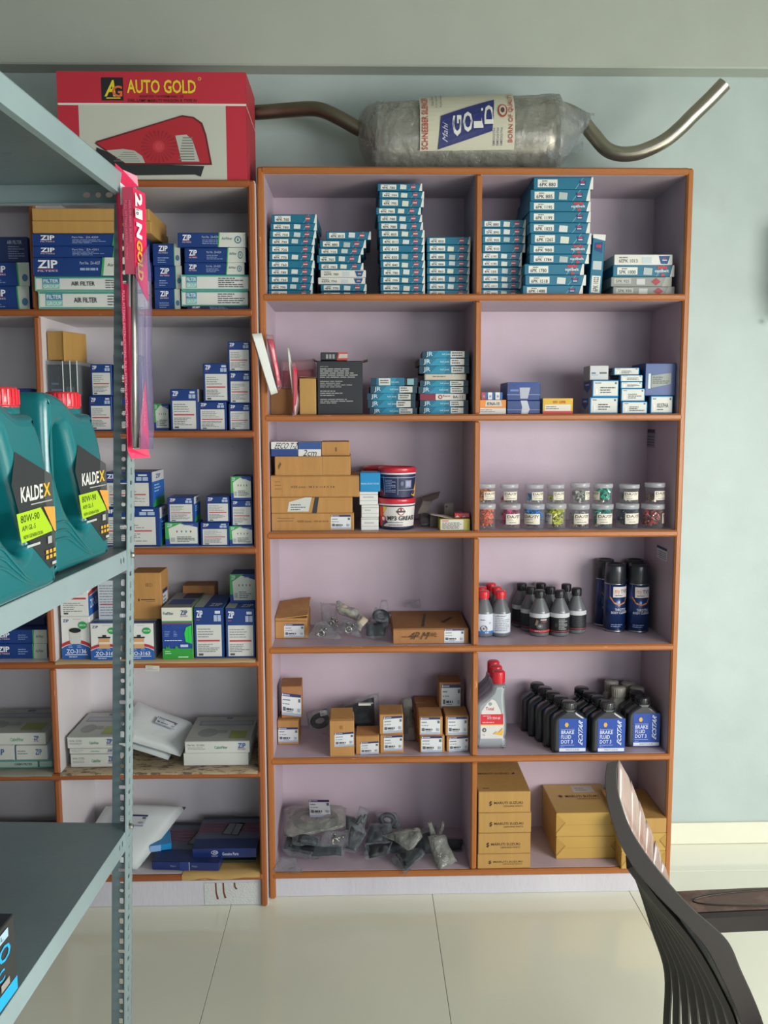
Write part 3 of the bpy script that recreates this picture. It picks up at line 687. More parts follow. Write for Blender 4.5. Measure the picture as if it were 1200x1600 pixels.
# ================================================================ SECOND ROW, LEFT
def mkJ(kinds, where):
    def mk(i, x0, x1, yt, z, Y, dd):
        k = kinds[i]; nm = {'jr': 'teal joint box with pasted label', 'top': 'teal joint box with white label', 'kraft': 'beige unprinted joint box', 'maroon': 'maroon and white joint box'}[k]
        return carton('joint_box', '%s, %s of the %s' % (nm, ORD[i] if i else 'top', where), 'box', x0, x1, yt, z, Y+R.uniform(-.003, .003), dd, {'kraft': GREYC, 'maroon': WHITEC}.get(k, BLACKC), d_jr(k, i), 'ball joint boxes on the second shelf', rz=R.uniform(-2, 2))
    return mk
stack([590.5, 602.9, 614.6, 625.6, 637.5], [(579.5, 652.3), (579, 651.7), (573.8, 649), (574.8, 649), (578, 651.7)], Z2, 2.44, .13, mkJ(['top', 'jr', 'jr', 'jr', 'jr'], 'low stack'))
stack([548, 559.8, 571.8, 583.9, 594.6, 604, 615.2, 625.6, 636], [(660.2, 733), (655.5, 733), (655.5, 733), (662.8, 728.3), (656.4, 731.5), (654, 731.5), (656.4, 727.7), (656.4, 731.5), (655.5, 731.5)], Z2, 2.44, .13,
      mkJ(['jr', 'jr', 'jr', 'kraft', 'jr', 'jr', 'maroon', 'jr', 'jr'], 'tall stack'))
def d_blk(c):
    c.text('SAFETY NOTES', .06, .885, .24, .905, 'A8A8A8', .0); c.lines(.06, .68, .94, .87, 5, 'B4B4B4', .35, 3, .7); c.lines(.06, .5, .92, .64, 4, 'A8A8A8', .35, 8, .5); c.lines(.06, .34, .6, .46, 3, 'A0A0A0', .35, 4); c.lines(.06, .2, .82, .3, 3, 'A8A8A8', .35, 5, .4)
ob = carton('spare_part_carton', 'tall black carton with white fine print and open top flaps', 'carton', 495.6, 566.5, 564, Z2, 2.425, .13, BLACKC, d_blk)
hb = ob['_h']; wb = .123
for sx, rr in ((-1, 28), (1, 14)):
    q = MB(); q.box((0, 0, 0), (.014, .11, .0012), mat('carton_flap_inner', '5A4A44', .7)); q.build('flap', ob, (sx*wb/2, .01, hb+.001), (0, math.radians(-rr if sx > 0 else 180+rr), 0))
def d_blk2(c):
    c.poly([(.6, 0), (1, 0), (1, 1), (.66, 1)], 'C0392F'); c.poly([(.66, .25), (1, .3), (1, .8), (.69, .8)], 'B9B2AA')
    for k in range(3): c.rect(.2+.12*k, .2, .28+.12*k, .75, '8E9092', True)
carton('bulb_box', 'small black and red box lying on the black carton', 'box', 501, 543, 550.5, Z2+hb+.0025, 2.44, .05, BLACKC, d_blk2, rz=3)
carton('cardboard_box', 'low brown box behind the red blister packs', 'box', 420.5, 457, 607, Z2, 2.47, .15, KRAFT3, None)
o = carton('cardboard_box', 'narrow tan box standing beside the black carton', 'box', 467.5, 493.5, 591, Z2, 2.415, .15, KRAFT2, None)
q = MB(); w3 = .045; q.box((-w3/2, 0, 0), (w3/2, .09, .001), KRAFT, 0); q.build('flap', o, (0, .012, o['_h']+.003), (math.radians(-4), math.radians(3), 0))
# ================================================================ SECOND ROW, RIGHT
def d_k96(c):
    c.rect(0, 0, 1, .42, 'CFCFC8'); c.rect(0, .42, 1, 1, 'D98A3A'); c.poly([(.22, .55), (.86, .55), (.8, .98), (.26, .98)], 'C9C6BE'); c.text('K96A-10', .3, .62, .76, .86, '2A2A2A', .05); c.lines(.05, .12, .8, .36, 2, '7A7A78', .4)
o = carton('bulb_carton', 'orange and white carton printed K96A-10 beside the middle divider', 'carton', 748.5, 790.5, 625, Z2, 2.43, .09, WHITEC, d_k96); zk = Z2+o['_h']+.001
for i, (a, b, cc, nm) in enumerate([(753, 761.5, 'B04050', 'tiny red and grey box, left of three on the orange carton'), (762.5, 772.5, 'D4D6DA', 'tiny white and blue box, middle of three on the orange carton'), (774, 785, 'D4D6DA', 'tiny white and blue box, right of three on the orange carton')]):
    def d_t(c, cc=cc): c.rect(0, 0, 1, 1, cc); c.rect(.65, .0, 1, 1, '2A66A0'); c.rect(.2, .3, .5, .6, '8A8FA0')
    carton('bulb_box', nm, 'box', a, b, 613, zk, 2.44, .05, WHITEC, d_t, 'tiny boxes on the orange carton')
def d_blue(s):
    def f(c): c.rect(0, .3, 1, .33, '8FA0C8'); c.rect(.1, .5, .35, .6, '6A80B8') if s else None; c.rect(.0, .93, 1, .95, '5870A8')
    return f
def d_tape(c): c.poly([(.42, 0), (.62, 0), (.68, .35), (.6, 1), (.4, 1), (.45, .5)], 'B9BEC8'); c.poly([(.52, .01), (.68, .3), (.42, .25)], 'C8CBD0')
zz = Z2
for i, (yt, nm) in enumerate(((626, 'navy box with silver tape, lower of two'), (597, 'navy box with silver tape and gathered top, upper of two'))):
    def dd(c, i=i):
        d_blue(i)(c)
        if i: c.poly([(.4, .1), (.62, .1), (.72, .9), (.36, 1)], 'A9AEBA'); c.poly([(0, 1), (.35, .7), (.7, .7), (1, 1)], '27468A')
        else: d_tape(c)
    o = carton('gasket_box', nm, 'box', 792.3, 844.5, yt, zz, 2.43, .12, NAVYC, dd, 'navy taped boxes'); zz += o['_h']+GAP
def d_yel(c): c.rect(0, .18, 1, 1, 'CDA62E'); c.rect(0, 0, 1, .18, 'C23A44'); c.rect(.06, .2, .93, .6, 'D2CFC4'); c.text('BOSCH', .34, .7, .48, .84, '8A2A30', .03); c.text('COPPER', .54, .68, .76, .84, 'B03030', .03); c.lines(.1, .28, .7, .52, 2, '7A7A76', .4)
carton('plug_box', 'flat yellow, white and red box on second shelf', 'box', 848.5, 895, 622.5, Z2, 2.42, .08, WHITEC, d_yel)
def d_wb(tx, s=1):
    def f(c):
        c.rect(.05, .08, .96, .93, 'CCCFC8'); c.lines(.1, .78, .35, .88, 1, '50606A', .6, s); c.rect(.85, .76, .92, .88, '3A5A70'); c.rect(.14, .16, .2, .5, 'E0E2DC')
        if tx: c.text(tx, .3, .34, .8, .58, '3A4044', .02); c.lines(.3, .18, .76, .28, 1, '50565A', .6, s)
        else: c.lines(.3, .2, .88, .62, 3, '484E54', .45, s)
    return f
def wb(x0, x1, yt, z, Y, tx, lab, s=1, rz=0, side=True):
    def sd(c): c.rect(0, 0, 1, 1, '7A7C86'); c.poly([(.15, .95), (.85, .95), (.85, .55), (.5, .25), (.15, .55)], '24407A'); c.rect(.3, .7, .7, .8, '9AB0CC')
    o = carton('filter_box', lab, 'box', x0, x1, yt, z, Y, .1, CYANC, d_wb(tx, s), 'blue-rimmed white boxes on the second shelf', rz=rz, side=sd, sdes='left'); return z+o['_h']+GAP
z = wb(921.5, 966, 620.5, Z2, 2.43, None, 'blue-rimmed white box, bottom left of the cluster', 1); z = wb(925.5, 967, 594, z, 2.43, None, 'blue-rimmed white box, middle of the left column', 2, 1)
def d_gb(c): c.rect(.03, .03, .97, .97, 'BFC2C4'); c.rect(.1, .42, .32, .52, '4A7090'); c.rect(.52, .42, .9, .54, '60666C'); c.lines(.1, .3, .7, .38, 1, '8090A0', .5)
carton('filter_box', 'plain pale grey box on top of the left column', 'box', 921.5, 951, 570.8, z, 2.44, .08, GREYC, d_gb, rz=-2)
z = wb(971.5, 1011.5, 627.5, Z2, 2.42, None, 'blue-rimmed white box, bottom of the middle column', 3); z = wb(970, 1008, 607, z, 2.43, None, 'blue-rimmed white box, fourth in middle column', 4)
z = wb(969.5, 1004, 596.5, z, 2.43, None, 'thin blue-rimmed box, third in middle column', 5); z = wb(969, 1004.5, 586, z, 2.43, None, 'thin blue-rimmed box, second in middle column', 6)
z = wb(959, 999, 574.5, z, 2.44, None, 'blue-rimmed white box on top of the middle column', 7, -1)
z = wb(1016.5, 1051.5, 618.5, Z2, 2.425, '0237HA', 'blue-rimmed white box under the big navy box', 8)
def d_bigb(c): c.poly([(.1, .22), (.18, .22), (.18, .68), (.11, .68)], 'C9DCD6'); c.poly([(.2, .24), (.84, .36), (.84, .7), (.2, .62)], '8E9690'); c.lines(.24, .36, .78, .6, 4, '40484A', .45, 3)
o = carton('gasket_box', 'large navy box with grey label at far right of second shelf', 'box', 1008.5, 1060.5, 567.5, z, 2.43, .12, mat('faded_navy_carton', '2F4C86', .4, vary=.1), d_bigb, side=lambda c: c.rect(0, 0, 1, 1, '243C70'), sdes='left')
# ================================================================ THIRD ROW, LEFT
def hand(txt, u0, v0, u1, v1, top):
    def f(c):
        if top: c.rect(0, 0, 1, .5, '24407E'); c.rect(0, .5, 1, 1, 'CFD0CE')
        else: c.rect(0, .48, 1, 1, '2B4C8C'); c.rect(0, 0, 1, .48, 'CFD0CE')
        c.text(txt, u0, v0, u1, v1, '1E1E22', .01, 0, .12)
    return f
Y3 = 2.425
def kb(lab, x0, x1, yt, z, des=None, d=.15, m=KRAFT, rz=0, Y=Y3): 
    o = carton('cardboard_box', lab, 'box', x0, x1, yt, z, Y, d, m, des, rz=rz); return z+o['_h']+GAP, o
def d_g(c): d_mlabel(.72, .1, .96, .9, 4)(c); c.text('SIZE (cm) : 33 X 11.4', .32, .46, .69, .6, '5A4026', .0); c.lines(.08, .5, .3, .8, 2, '7A5A36', .2, 2)
z, _ = kb('long kraft box with label at its right end, bottom of the pile', 424, 553, 802, Z3, d_g)
def d_f(c): c.poly([(.5, 0), (.56, 0), (.59, 1), (.54, 1)], '2A2A30'); c.poly([(.2, .1), (.22, .7), (.42, 1), (.5, 1), (.46, .1)], 'C2C4BE'); c.lines(.24, .15, .44, .6, 3, '50545A', .4, 4)
z, _ = kb('kraft box with black tape and skewed label', 423.5, 550.5, 777, z, d_f)
z, _ = kb('widest kraft box printed with its size in centimetres', 420.5, 561.5, 743, z, lambda c: (c.text('SIZE (cm) : 38.3 X 11.4 X 5.8', .23, .4, .72, .52, '4A3420', .02), c.rect(0, .94, 1, .96, '8A6238'), c.lines(.05, .3, .14, .8, 3, '7A5228', .15, 5)), rz=-.6)
z, _ = kb('plain kraft box under three small boxes', 429.2, 547.5, 713, z, lambda c: (c.rect(.63, 0, .636, 1, '8A6238'), c.poly([(.05, .3), (.09, .6), (.07, .7), (.04, .5)], '6E4A28')), m=KRAFT)
carton('small_box', 'small navy and white box marked EECO T-2 by hand', 'box', 423.7, 464.8, 690.5, z, 2.43, .1, WHITEC, hand('EECO T-2', .12, .52, .95, .94, True), rz=-1)
carton('small_box', 'small navy and white box marked 2cm by hand', 'box', 466, 501.5, 690.8, z, 2.43, .1, WHITEC, hand('2cm', .2, .0, .78, .46, False), rz=1)
carton('cardboard_box', 'small kraft box beside the handwritten boxes', 'box', 502.5, 546.3, 690, z, 2.44, .1, KRAFT, lambda c: c.rect(.48, .3, .54, .6, '6A4A28'), rz=2)
z = Z3
for i, (x0, x1, yt, nm) in enumerate(((564, 591.5, 808.5, 'narrow white carton at the bottom beside the grease tubs'), (564.5, 591.5, 789, 'narrow white carton, second from the bottom beside grease tubs'), (561.5, 590.5, 768, 'narrow white carton just below the bright blue box'))):
    o = carton('narrow_carton', nm, 'carton', x0, x1, yt, z, 2.43, .1, WHITEC, lambda c, i=i: (c.rect(0, .75 if i else .85, 1, .8 if i else .9, '9A9C9A'), c.rect(0, .3, 1, .34, 'A8AAA8'), c.lines(.2, .45, .8, .7, 1, 'B0B0AE', .4, i)), 'white cartons beside the grease tubs', rz=R.uniform(-2, 2)); z += o['_h']+GAP
carton('small_box', 'bright blue box on the narrow white cartons', 'box', 562.3, 594, 738.5, z, 2.42, .08, mat('bright_blue_carton', '1585BE', .4), lambda c: (c.text('BRAKE SPORT SHOES', .06, .38, .94, .46, 'B8D8E8', .01),), rz=-2)
# grease tubs
LIDR = mat('red_plastic_lid', 'C22A3C', .3, coat=.3); TUBW = mat('navy_plastic_tub', '1E2446', .35); RIMW = mat('white_plastic_rim', 'D0CED2', .35)
def tub(px0, px1, pyt, base, Y, lab, des, hpx=None):
    a, b = at(px0, 770, Y).x, at(px1, 770, Y).x; r = (b-a)/2; H = at((px0+px1)/2, pyt, Y).z-base-GAP
    t = thing('grease_tub', lab, 'tub', ((a+b)/2, Y+r, base+GAP), group='grease tubs'); rb, rt = r*.86, r*.94; hb_ = H*.78
    q = MB(); q.lathe([(rb*.93, 0), (rb, .004), (rt, hb_), (rt, H*.93)], TUBW, 40); q.build('tub_body', t)
    q = MB(); q.lathe([(rt, hb_*.99), (r*.985, hb_), (r*.985, hb_+.006), (rt, hb_+.0065)], RIMW, 40); q.build('rim', t)
    q = MB(); q.lathe([(rt+.001, H*.83), (r, H*.83), (r, H*.97), (r*.97, H), (r*.85, H), (r*.83, H-.004)], LIDR, 40); q.build('lid', t)
    c = Canvas(math.pi*rt*.95, hb_*.96, 24); des(c)
    o = c.build('wrap_label', t, lambda x, y, e: cy_map(rb+.0006, rt+.0006, hb_, -math.pi/2-math.pi*.475)(x, y+.003, e)); return base+H+GAP
def d_mp3(c):
    c.rect(0, .08, 1, .98, 'CFCCC8'); c.rect(0, 0, 1, .09, '1C2240'); c.rect(0, .94, 1, 1, '1C2240')
    c.rect(.0, .09, .2, .94, 'C83A2C'); c.poly([(.1, .94), (.3, .94), (.2, .6), (.12, .5)], 'D99A2C'); c.poly([(.2, .7), (.3, .94), (.22, .94)], 'D8B82C'); c.poly([(.0, .09), (.16, .09), (.38, .3), (.3, .28), (.2, .5)], '24305A'); c.ell(.2, .42, .06, .13, 'C42C34', 14); c.ell(.2, .42, .035, .075, 'D8D0CC', 12)
    c.ell(.55, .74, .065, .17, '8A2A34', 18); c.ell(.55, .74, .05, .13, 'D5D2CC', 18); c.rect(.47, .7, .63, .78, '3A3036'); c.ell(.55, .82, .02, .05, '8A2A34', 8)
    c.text('MP3 GREASE', .3, .36, .86, .55, '23242A', .04); c.lines(.32, .24, .8, .3, 1, '7A7A80', .5); c.lines(.32, .13, .75, .2, 1, '7A7A80', .5, 3)
def d_tub2(c):
    c.rect(0, 0, 1, 1, '1E2548'); c.rect(.0, .84, 1, .87, '9AA0B8'); c.rect(.2, .1, .215, .9, '8A90A8'); c.rect(.48, .1, .49, .9, '8A90A8')
    c.lines(.24, .2, .46, .78, 8, '9AA8D0', .35, 4); c.poly([(0, 0), (.2, 0), (.12, .4), (.0, .6)], 'C23A34'); c.rect(.62, .4, .76, .74, '6A7090'); c.rect(.64, .46, .74, .7, '9098AE'); c.ell(.56, .6, .03, .1, '5A6284', 10)
    c.rect(.48, .3, .9, .32, '9AA0B8'); c.poly([(.9, .0), (1, .3), (1, .95), (.93, .7), (.84, .3), (.76, .1)], 'D8A42C'); c.poly([(.95, .5), (1, .5), (1, .9), (.98, .9)], 'E0D040')
z = tub(591, 651, 779.5, Z3, 2.43, 'lower grease tub printed MP3 GREASE, red lid', d_mp3)
tub(591.5, 652, 731, z, 2.43, 'upper grease tub with navy back label and red lid', d_tub2)
z = tub(568, 623, 778, Z3, 2.541, 'grease tub half hidden behind, lower of the rear pair', d_mp3)
tub(568, 623, 730, z, 2.541, 'grease tub half hidden behind, upper of the rear pair', d_tub2)
# clutter at the right end of the third row
def d_ylab(c): c.rect(.04, .05, .8, .95, 'C9C6BC'); c.lines(.08, .12, .76, .72, 5, '4A4C4E', .5, 4, .8); c.rect(.08, .78, .3, .9, 'C8707A'); c.rect(.8, 0, 1, 1, 'A8A040')
o = carton('plug_box', 'yellow box with white paper label beside the middle divider', 'box', 687, 734, 811, Z3, 2.42, .06, mat('yellow_carton', 'B8A840', .5), d_ylab); zy = Z3+o['_h']+.001
o = carton('small_box', 'small red shiny packet on the yellow box', 'packet', 710, 734, 801.5, zy, 2.44, .04, mat('shiny_red_packet', 'BE2A38', .25, coat=.5), lambda c: (c.poly([(.05, .1), (.35, .1), (.2, .5)], 'D8D0D0'), c.poly([(.5, .1), (.75, .15), (.62, .45)], 'D0C4C4')), rz=-3)
PAPER = mat('greyish_paper', 'A39A94', .7); PAPER2 = mat('dull_card', '7A6F68', .7)
def sheet(nm, lab, cat, cs, m, t=.0012, amp=.004, seed=0, n=8, zmin=None, freq=9, par=None, grp=None):
    v, f = patch(cs, n, t, amp, seed, freq, False, zmin); q = MB(); q.add(v, f, m, True); o = q.build(nm, par)
    if not par: tag(o, lab, cat, grp)
    return o
sheet('paper_leaflet', 'curled paper leaflet resting on the yellow box', 'leaflet', [P3(661, 799, 2.52), P3(714, 809, 2.50), P3(711, 812.5, 2.43), P3(672, 806, 2.43)], PAPER, seed=2, zmin=None)
carton('cardboard_box', 'small grey-brown open box behind the yellow box', 'box', 672, 688, 806, Z3, 2.49, .05, PAPER2, None)
sheet('paper_leaflet', 'folded grey leaflet leaning behind the grease tubs', 'leaflet', [P3(660, 782, 2.6), P3(676, 783, 2.6), P3(664, 806, 2.56), P3(652, 804, 2.56)], PAPER, seed=4)
sheet('paper_leaflet', 'dull brown folded card lying back against the panel', 'card', [P3(655, 778, 2.62), P3(688, 768, 2.62), P3(684, 779, 2.6), P3(664, 786, 2.6)], PAPER2, seed=6)
o = carton('small_box', 'small grey hang card with a hole near the divider', 'card', 694, 709, 786, Z3, 2.58, .004, PAPER, lambda c: c.ell(.25, .82, .09, .05, '3A3436', 10))
v, f = patch([P3(654, 812, 2.55), P3(672, 810, 2.55), P3(672, 818, 2.5), P3(656, 820, 2.5)], 8, .03, .006, 9, zmin=Z3); q = MB(); q.add(v, f, mat('grey_pouch', '6A6468', .4), True); tag(q.build('small_pouch'), 'small grey pouch lying behind the MP3 grease tub', 'pouch')
# ================================================================ THIRD ROW, RIGHT: JARS
LIDC = plastic_clear('frosted_lid_plastic', 'C4C8CE', .45, .25, .1, 30, .3); 
jr_up = [(748, 775.6, 'D98A2C', 'orange', .55), (782.5, 812.3, 'C8506E', 'pink', .2), (822.7, 852, '2C86C8', 'blue', .3), (856.7, 884.5, 'B8BC3C', 'yellow', .2), (893.8, 924.7, 'A8AAA6', 'clear-capped', .5), (930.4, 961, '12A088', 'green', .62), (971.5, 1003, '5A5E68', 'dark grey', .3), (1012, 1043.8, '6A3A34', 'brown', .3)]
jr_lo = [(748, 776.8, 'D86A4C', 'salmon', .85), (782.5, 816.5, 'C23C78', 'magenta', .9), (820, 854.8, '1C7CC8', 'bright blue', .9), (855.6, 888.8, 'B4B828', 'lime yellow', .9), (891.6, 925.6, 'A8ACAA', 'clear', .6), (928.4, 963.3, '168C84', 'dark green', .85), (967.5, 1004, '2A2E48', 'navy', .8), (1007.8, 1044.6, 'A03A3A', 'red', .7)]
def jar(px0, px1, pyt, base, Y, col, lab, fill, la, seed):
    a, b = at(px0, 790, Y).x, at(px1, 790, Y).x; r = (b-a)/2; H = at((px0+px1)/2, pyt, Y).z-base-GAP
    t = thing('fuse_jar', lab, 'jar', ((a+b)/2, Y+r, base+GAP), group='clear jars of blade fuses'); rb = r*.93
    q = MB(); q.lathe([(rb*.95, 0), (rb, .003), (rb, H*.8), (rb*.97, H*.82)], CLEARS, 28); q.build('jar_wall', t)
    q = MB(); q.lathe([(r*.97, H*.79), (r, H*.8), (r, H*.97), (r*.95, H), (.0001, H)], LIDC, 28); q.build('lid', t)
    # the fuses: loose little blades
    q = MB(); rr = random.Random(seed); m = mat('fuse_plastic_'+col, col, .3, coat=.3); m2 = mat('fuse_blade', 'B8B4A8', .3, 1)
    n = int(130*fill)+8
    for k in range(n):
        zc = .006+rr.random()*(H*.66*min(1, fill*1.1)); ra = (rb-.0085)*math.sqrt(rr.random()); an = rr.random()*6.28
        M = Matrix.Translation((ra*math.cos(an), ra*math.sin(an), zc+.004)) @ Matrix.Rotation(rr.random()*6, 4, 'Z') @ Matrix.Rotation(rr.uniform(-1, 1), 4, 'X') @ Matrix.Rotation(rr.uniform(-1, 1), 4, 'Y')
        q.box((-.006, -.0025, -.001), (.006, .0025, .006), m, 0, M); q.box((-.005, -.0005, -.008), (-.002, .0005, -.001), m2, 0, M); q.box((.002, -.0005, -.008), (.005, .0005, -.001), m2, 0, M)
    o = q.build('fuses', t, kind='stuff')
    c = Canvas(r*1.55, H*.42, 18); c.rect(0, 0, 1, 1, 'D3CDBE'); c.text('DAZIY', .08, .6, .95, .88, '2A2626', .04); c.lines(.1, .36, .6, .52, 2, '7A746A', .35, seed); c.lines(.2, .12, .85, .26, 1, '8A8478', .6, seed+2)
    c.build('jar_label', t, lambda x, y, e: cy_map(rb+.0004, rb+.0004, H, math.radians(-90+la)-r*1.55/2/rb)(x, y+H*.2, e)); return base+H+GAP
las_lo = [150, 18, -22, -78, 8, 5, 22, 85]; las_up = [22, 5, 22, 22, 68, -80, 0, 28]
nm_ = ['leftmost', 'second', 'third', 'fourth', 'fifth', 'sixth', 'seventh', 'last']
for i in range(8):
    x0, x1, col, cn, fl = jr_lo[i]; z = jar(x0, x1, 788.5 if i % 3 else 788, Z3, 2.425, col, 'clear jar of %s fuses, %s in the lower row' % (cn, nm_[i]), fl, las_lo[i], i)
    x0, x1, col, cn, fl = jr_up[i]; jar(x0, x1, [756.7, 756.7, 757.5, 757.3, 755, 756.3, 757.5, 755][i], z, 2.43, col, 'clear jar of %s fuses, %s in the upper row' % (cn, nm_[i]), fl, las_up[i], i+20)
# ================================================================ BAGS OF PARTS
def bag(lab, cs, t=.03, seed=0, m=CLEAR, zmin=None, amp=.007, grp=None, inner=None, n=14, nm='parts_bag', cat='bag', freq=14, label=None):
    v, f = patch(cs, n, t, amp, seed, freq, True, zmin); q = MB(); q.add(v, f, m, True); o = q.build(nm); tag(o, lab, cat, grp)
    cs = [Vector(c) for c in cs]; cen = sum(cs, Vector())/4; U = (cs[1]-cs[0]); V = (cs[3]-cs[0]); rr = random.Random(seed)
    if inner == 'bolts':
        for k in range(3):
            q = MB(); p = cen+U*rr.uniform(-.18, .18)+V*rr.uniform(-.05, .25); d = (U.normalized()*rr.uniform(-1, 1)+V.normalized()*rr.uniform(-.6, .6)).normalized()*.014
            if zmin: p.z = max(p.z, zmin+.008)
            q.tube([p-d, p+d*.6], .0028, METAL, 10); q.tube([p+d*.6, p+d*.95], .0058, METAL, 6); q.build('bolt', o)
        p = cen+V*.2
        if zmin: p.z = max(p.z, zmin+.009)
        q = MB(); q.tube([p+Vector((.009*math.cos(a), -.004, .009*math.sin(a))) for a in [k*math.pi/6 for k in range(13)]], .0022, METAL, 8, False); q.build('ring', o)
    elif inner == 'cloth':
        q = MB(); v2, f2 = patch([cen+(c-cen)*.72 for c in cs], 8, t*.6, .005, seed+9, 16, True, zmin); q.add(v2, f2, mat('beige_padding', 'A79C88', .7), True); q.build('padding', o)
    elif inner == 'dark':
        for k in range(2):
            q = MB(); s_ = .8-.2*k; c0 = cen+U*rr.uniform(-.08, .08)+V*rr.uniform(-.05, .08)
            v2, f2 = patch([c0+(c-cen)*s_ for c in cs], 8, t*.65, .004, seed+19+k, 20, True, (zmin+.002) if zmin else None); q.add(v2, f2, DARKPART, True); q.build('rubber_part', o)
    elif inner == 'ring':
        q = MB(); N = U.cross(V).normalized(); u = U.normalized(); w_ = V.normalized(); R0 = min(U.length, V.length)*.3
        q.tube([cen+(u*math.cos(a)*1.25+w_*math.sin(a))*R0 for a in [k*math.pi/12 for k in range(25)]], t*.26, DARKPART, 8, False); q.build('rubber_ring', o)
    elif inner == 'strip':
        q = MB(); pts = spline([cen+U*(-.35)+V*.25, cen+U*(-.1)-V*.1, cen+U*.15+V*.1, cen+U*.38-V*.25], 5); q.tube(pts, t*.2, DARKPART, 8); q.build('rubber_hose', o)
    if label:
        u0, v0, u1, v1 = label; N = U.cross(V).normalized()
        if N.y > 0: N = -N
        c = Canvas(U.length*(u1-u0), V.length*(v1-v0)); d_mlabel(0, 0, 1, 1, seed)(c); uh, vh = U.normalized(), V.normalized(); org = cs[0]+U*u0+V*v1+N*(t/2+amp*2.4+.003)
        q2 = c.build('part_label', o, lambda x, y, e: tuple(org+uh*x-vh*y+N*e))
    return o
# ================================================================ FOURTH ROW, LEFT
o = carton('cardboard_box', 'kraft box with dented lid and white label at the left', 'box', 429.3, 480, 966, Z4, None, .16, KRAFT, lambda c: (d_mlabel(.28, .06, .9, .72, 11)(c), c.rect(0, .86, 1, .89, '7E5A34')), yb=998)
hl = o['_h']; wl = .089
v, f = patch([(-wl/2, .155, hl+.016), (wl/2+.003, .155, hl+.03), (wl/2+.003, -.006, hl+.009), (-wl/2, -.006, hl+.002)], 8, .0022, .002, 5, 12, False)
q = MB(); q.add(v, f, KRAFT, False); q.build('lid_flap', o)
o = carton('cardboard_box', 'wide flat kraft box with handwriting and label at right', 'box', 614, 732, 982, Z4, None, .22, KRAFT3, lambda c: (d_mlabel(.68, .05, .94, .97, 12)(c), c.lines(.12, .42, .5, .52, 1, '3A2A1C', .5, 3), c.text('4P M', .2, .3, .44, .78, '2E2218', -.01, 0, .2), c.text('xwe', .46, .45, .58, .75, '4A3420', -.01), c.rect(0, .93, 1, .96, '6E4C2A')), yb=1006, top=lambda c: (c.poly([(.38, .1), (.42, .1), (.5, .85), (.47, .85)], '4E3824'), c.poly([(.66, .35), (.7, .3), (.86, .6), (.82, .62)], '3E2C1E')))
zs = Z4
bag('clear bag with a bolt lying at the front left of the pile', [P3(497, 972, 2.47), P3(512, 970, 2.49), P3(533, 998, 2.43), P3(478, 997, 2.43)], .02, 1, zmin=zs, inner='bolts', grp=None)
bag('clear bag behind the dented kraft box, holding metal bits', [P3(500, 942, 2.56), P3(525, 944, 2.56), P3(530, 990, 2.5), P3(508, 985, 2.5)], .03, 2, zmin=zs, inner='bolts')
bag('clear bag wrapped round a beige roll at the pile top', [P3(523, 941, 2.53), P3(560, 955, 2.53), P3(562, 972, 2.5), P3(524, 953, 2.5)], .03, 3, m=MILKY, inner='cloth', zmin=zs)
bag('clear shiny bag with bolts at the centre of the pile', [P3(534, 965, 2.48), P3(556, 970, 2.48), P3(568, 998, 2.43), P3(526, 985, 2.44)], .025, 4, zmin=zs, inner='bolts')
bag('folded grey-white film bag standing in the middle', [P3(566, 958, 2.49), P3(580, 968, 2.49), P3(563, 986, 2.46), P3(555, 974, 2.46)], .02, 5, m=MILKY, zmin=zs, inner='cloth')
bag('clear bag standing high beside the flat kraft box', [P3(585, 950, 2.52), P3(612, 958, 2.52), P3(607, 972, 2.49), P3(578, 973, 2.49)], .03, 6, zmin=zs, inner='ring')
bag('clear bag with black rubber part low beside the flat box', [P3(570, 972, 2.5), P3(608, 974, 2.5), P3(606, 997, 2.46), P3(570, 996, 2.46)], .03, 7, zmin=zs, inner='dark')
bag('smoky round-topped bag at the back of the pile', [P3(596, 938, 2.58), P3(606, 938, 2.58), P3(608, 955, 2.56), P3(592, 955, 2.56)], .03, 8, zmin=zs, inner=None)
bag('loose clear film poking up behind the flat box', [P3(635, 943, 2.62), P3(655, 934, 2.62), P3(657, 950, 2.62), P3(632, 950, 2.62)], .01, 9, zmin=zs)
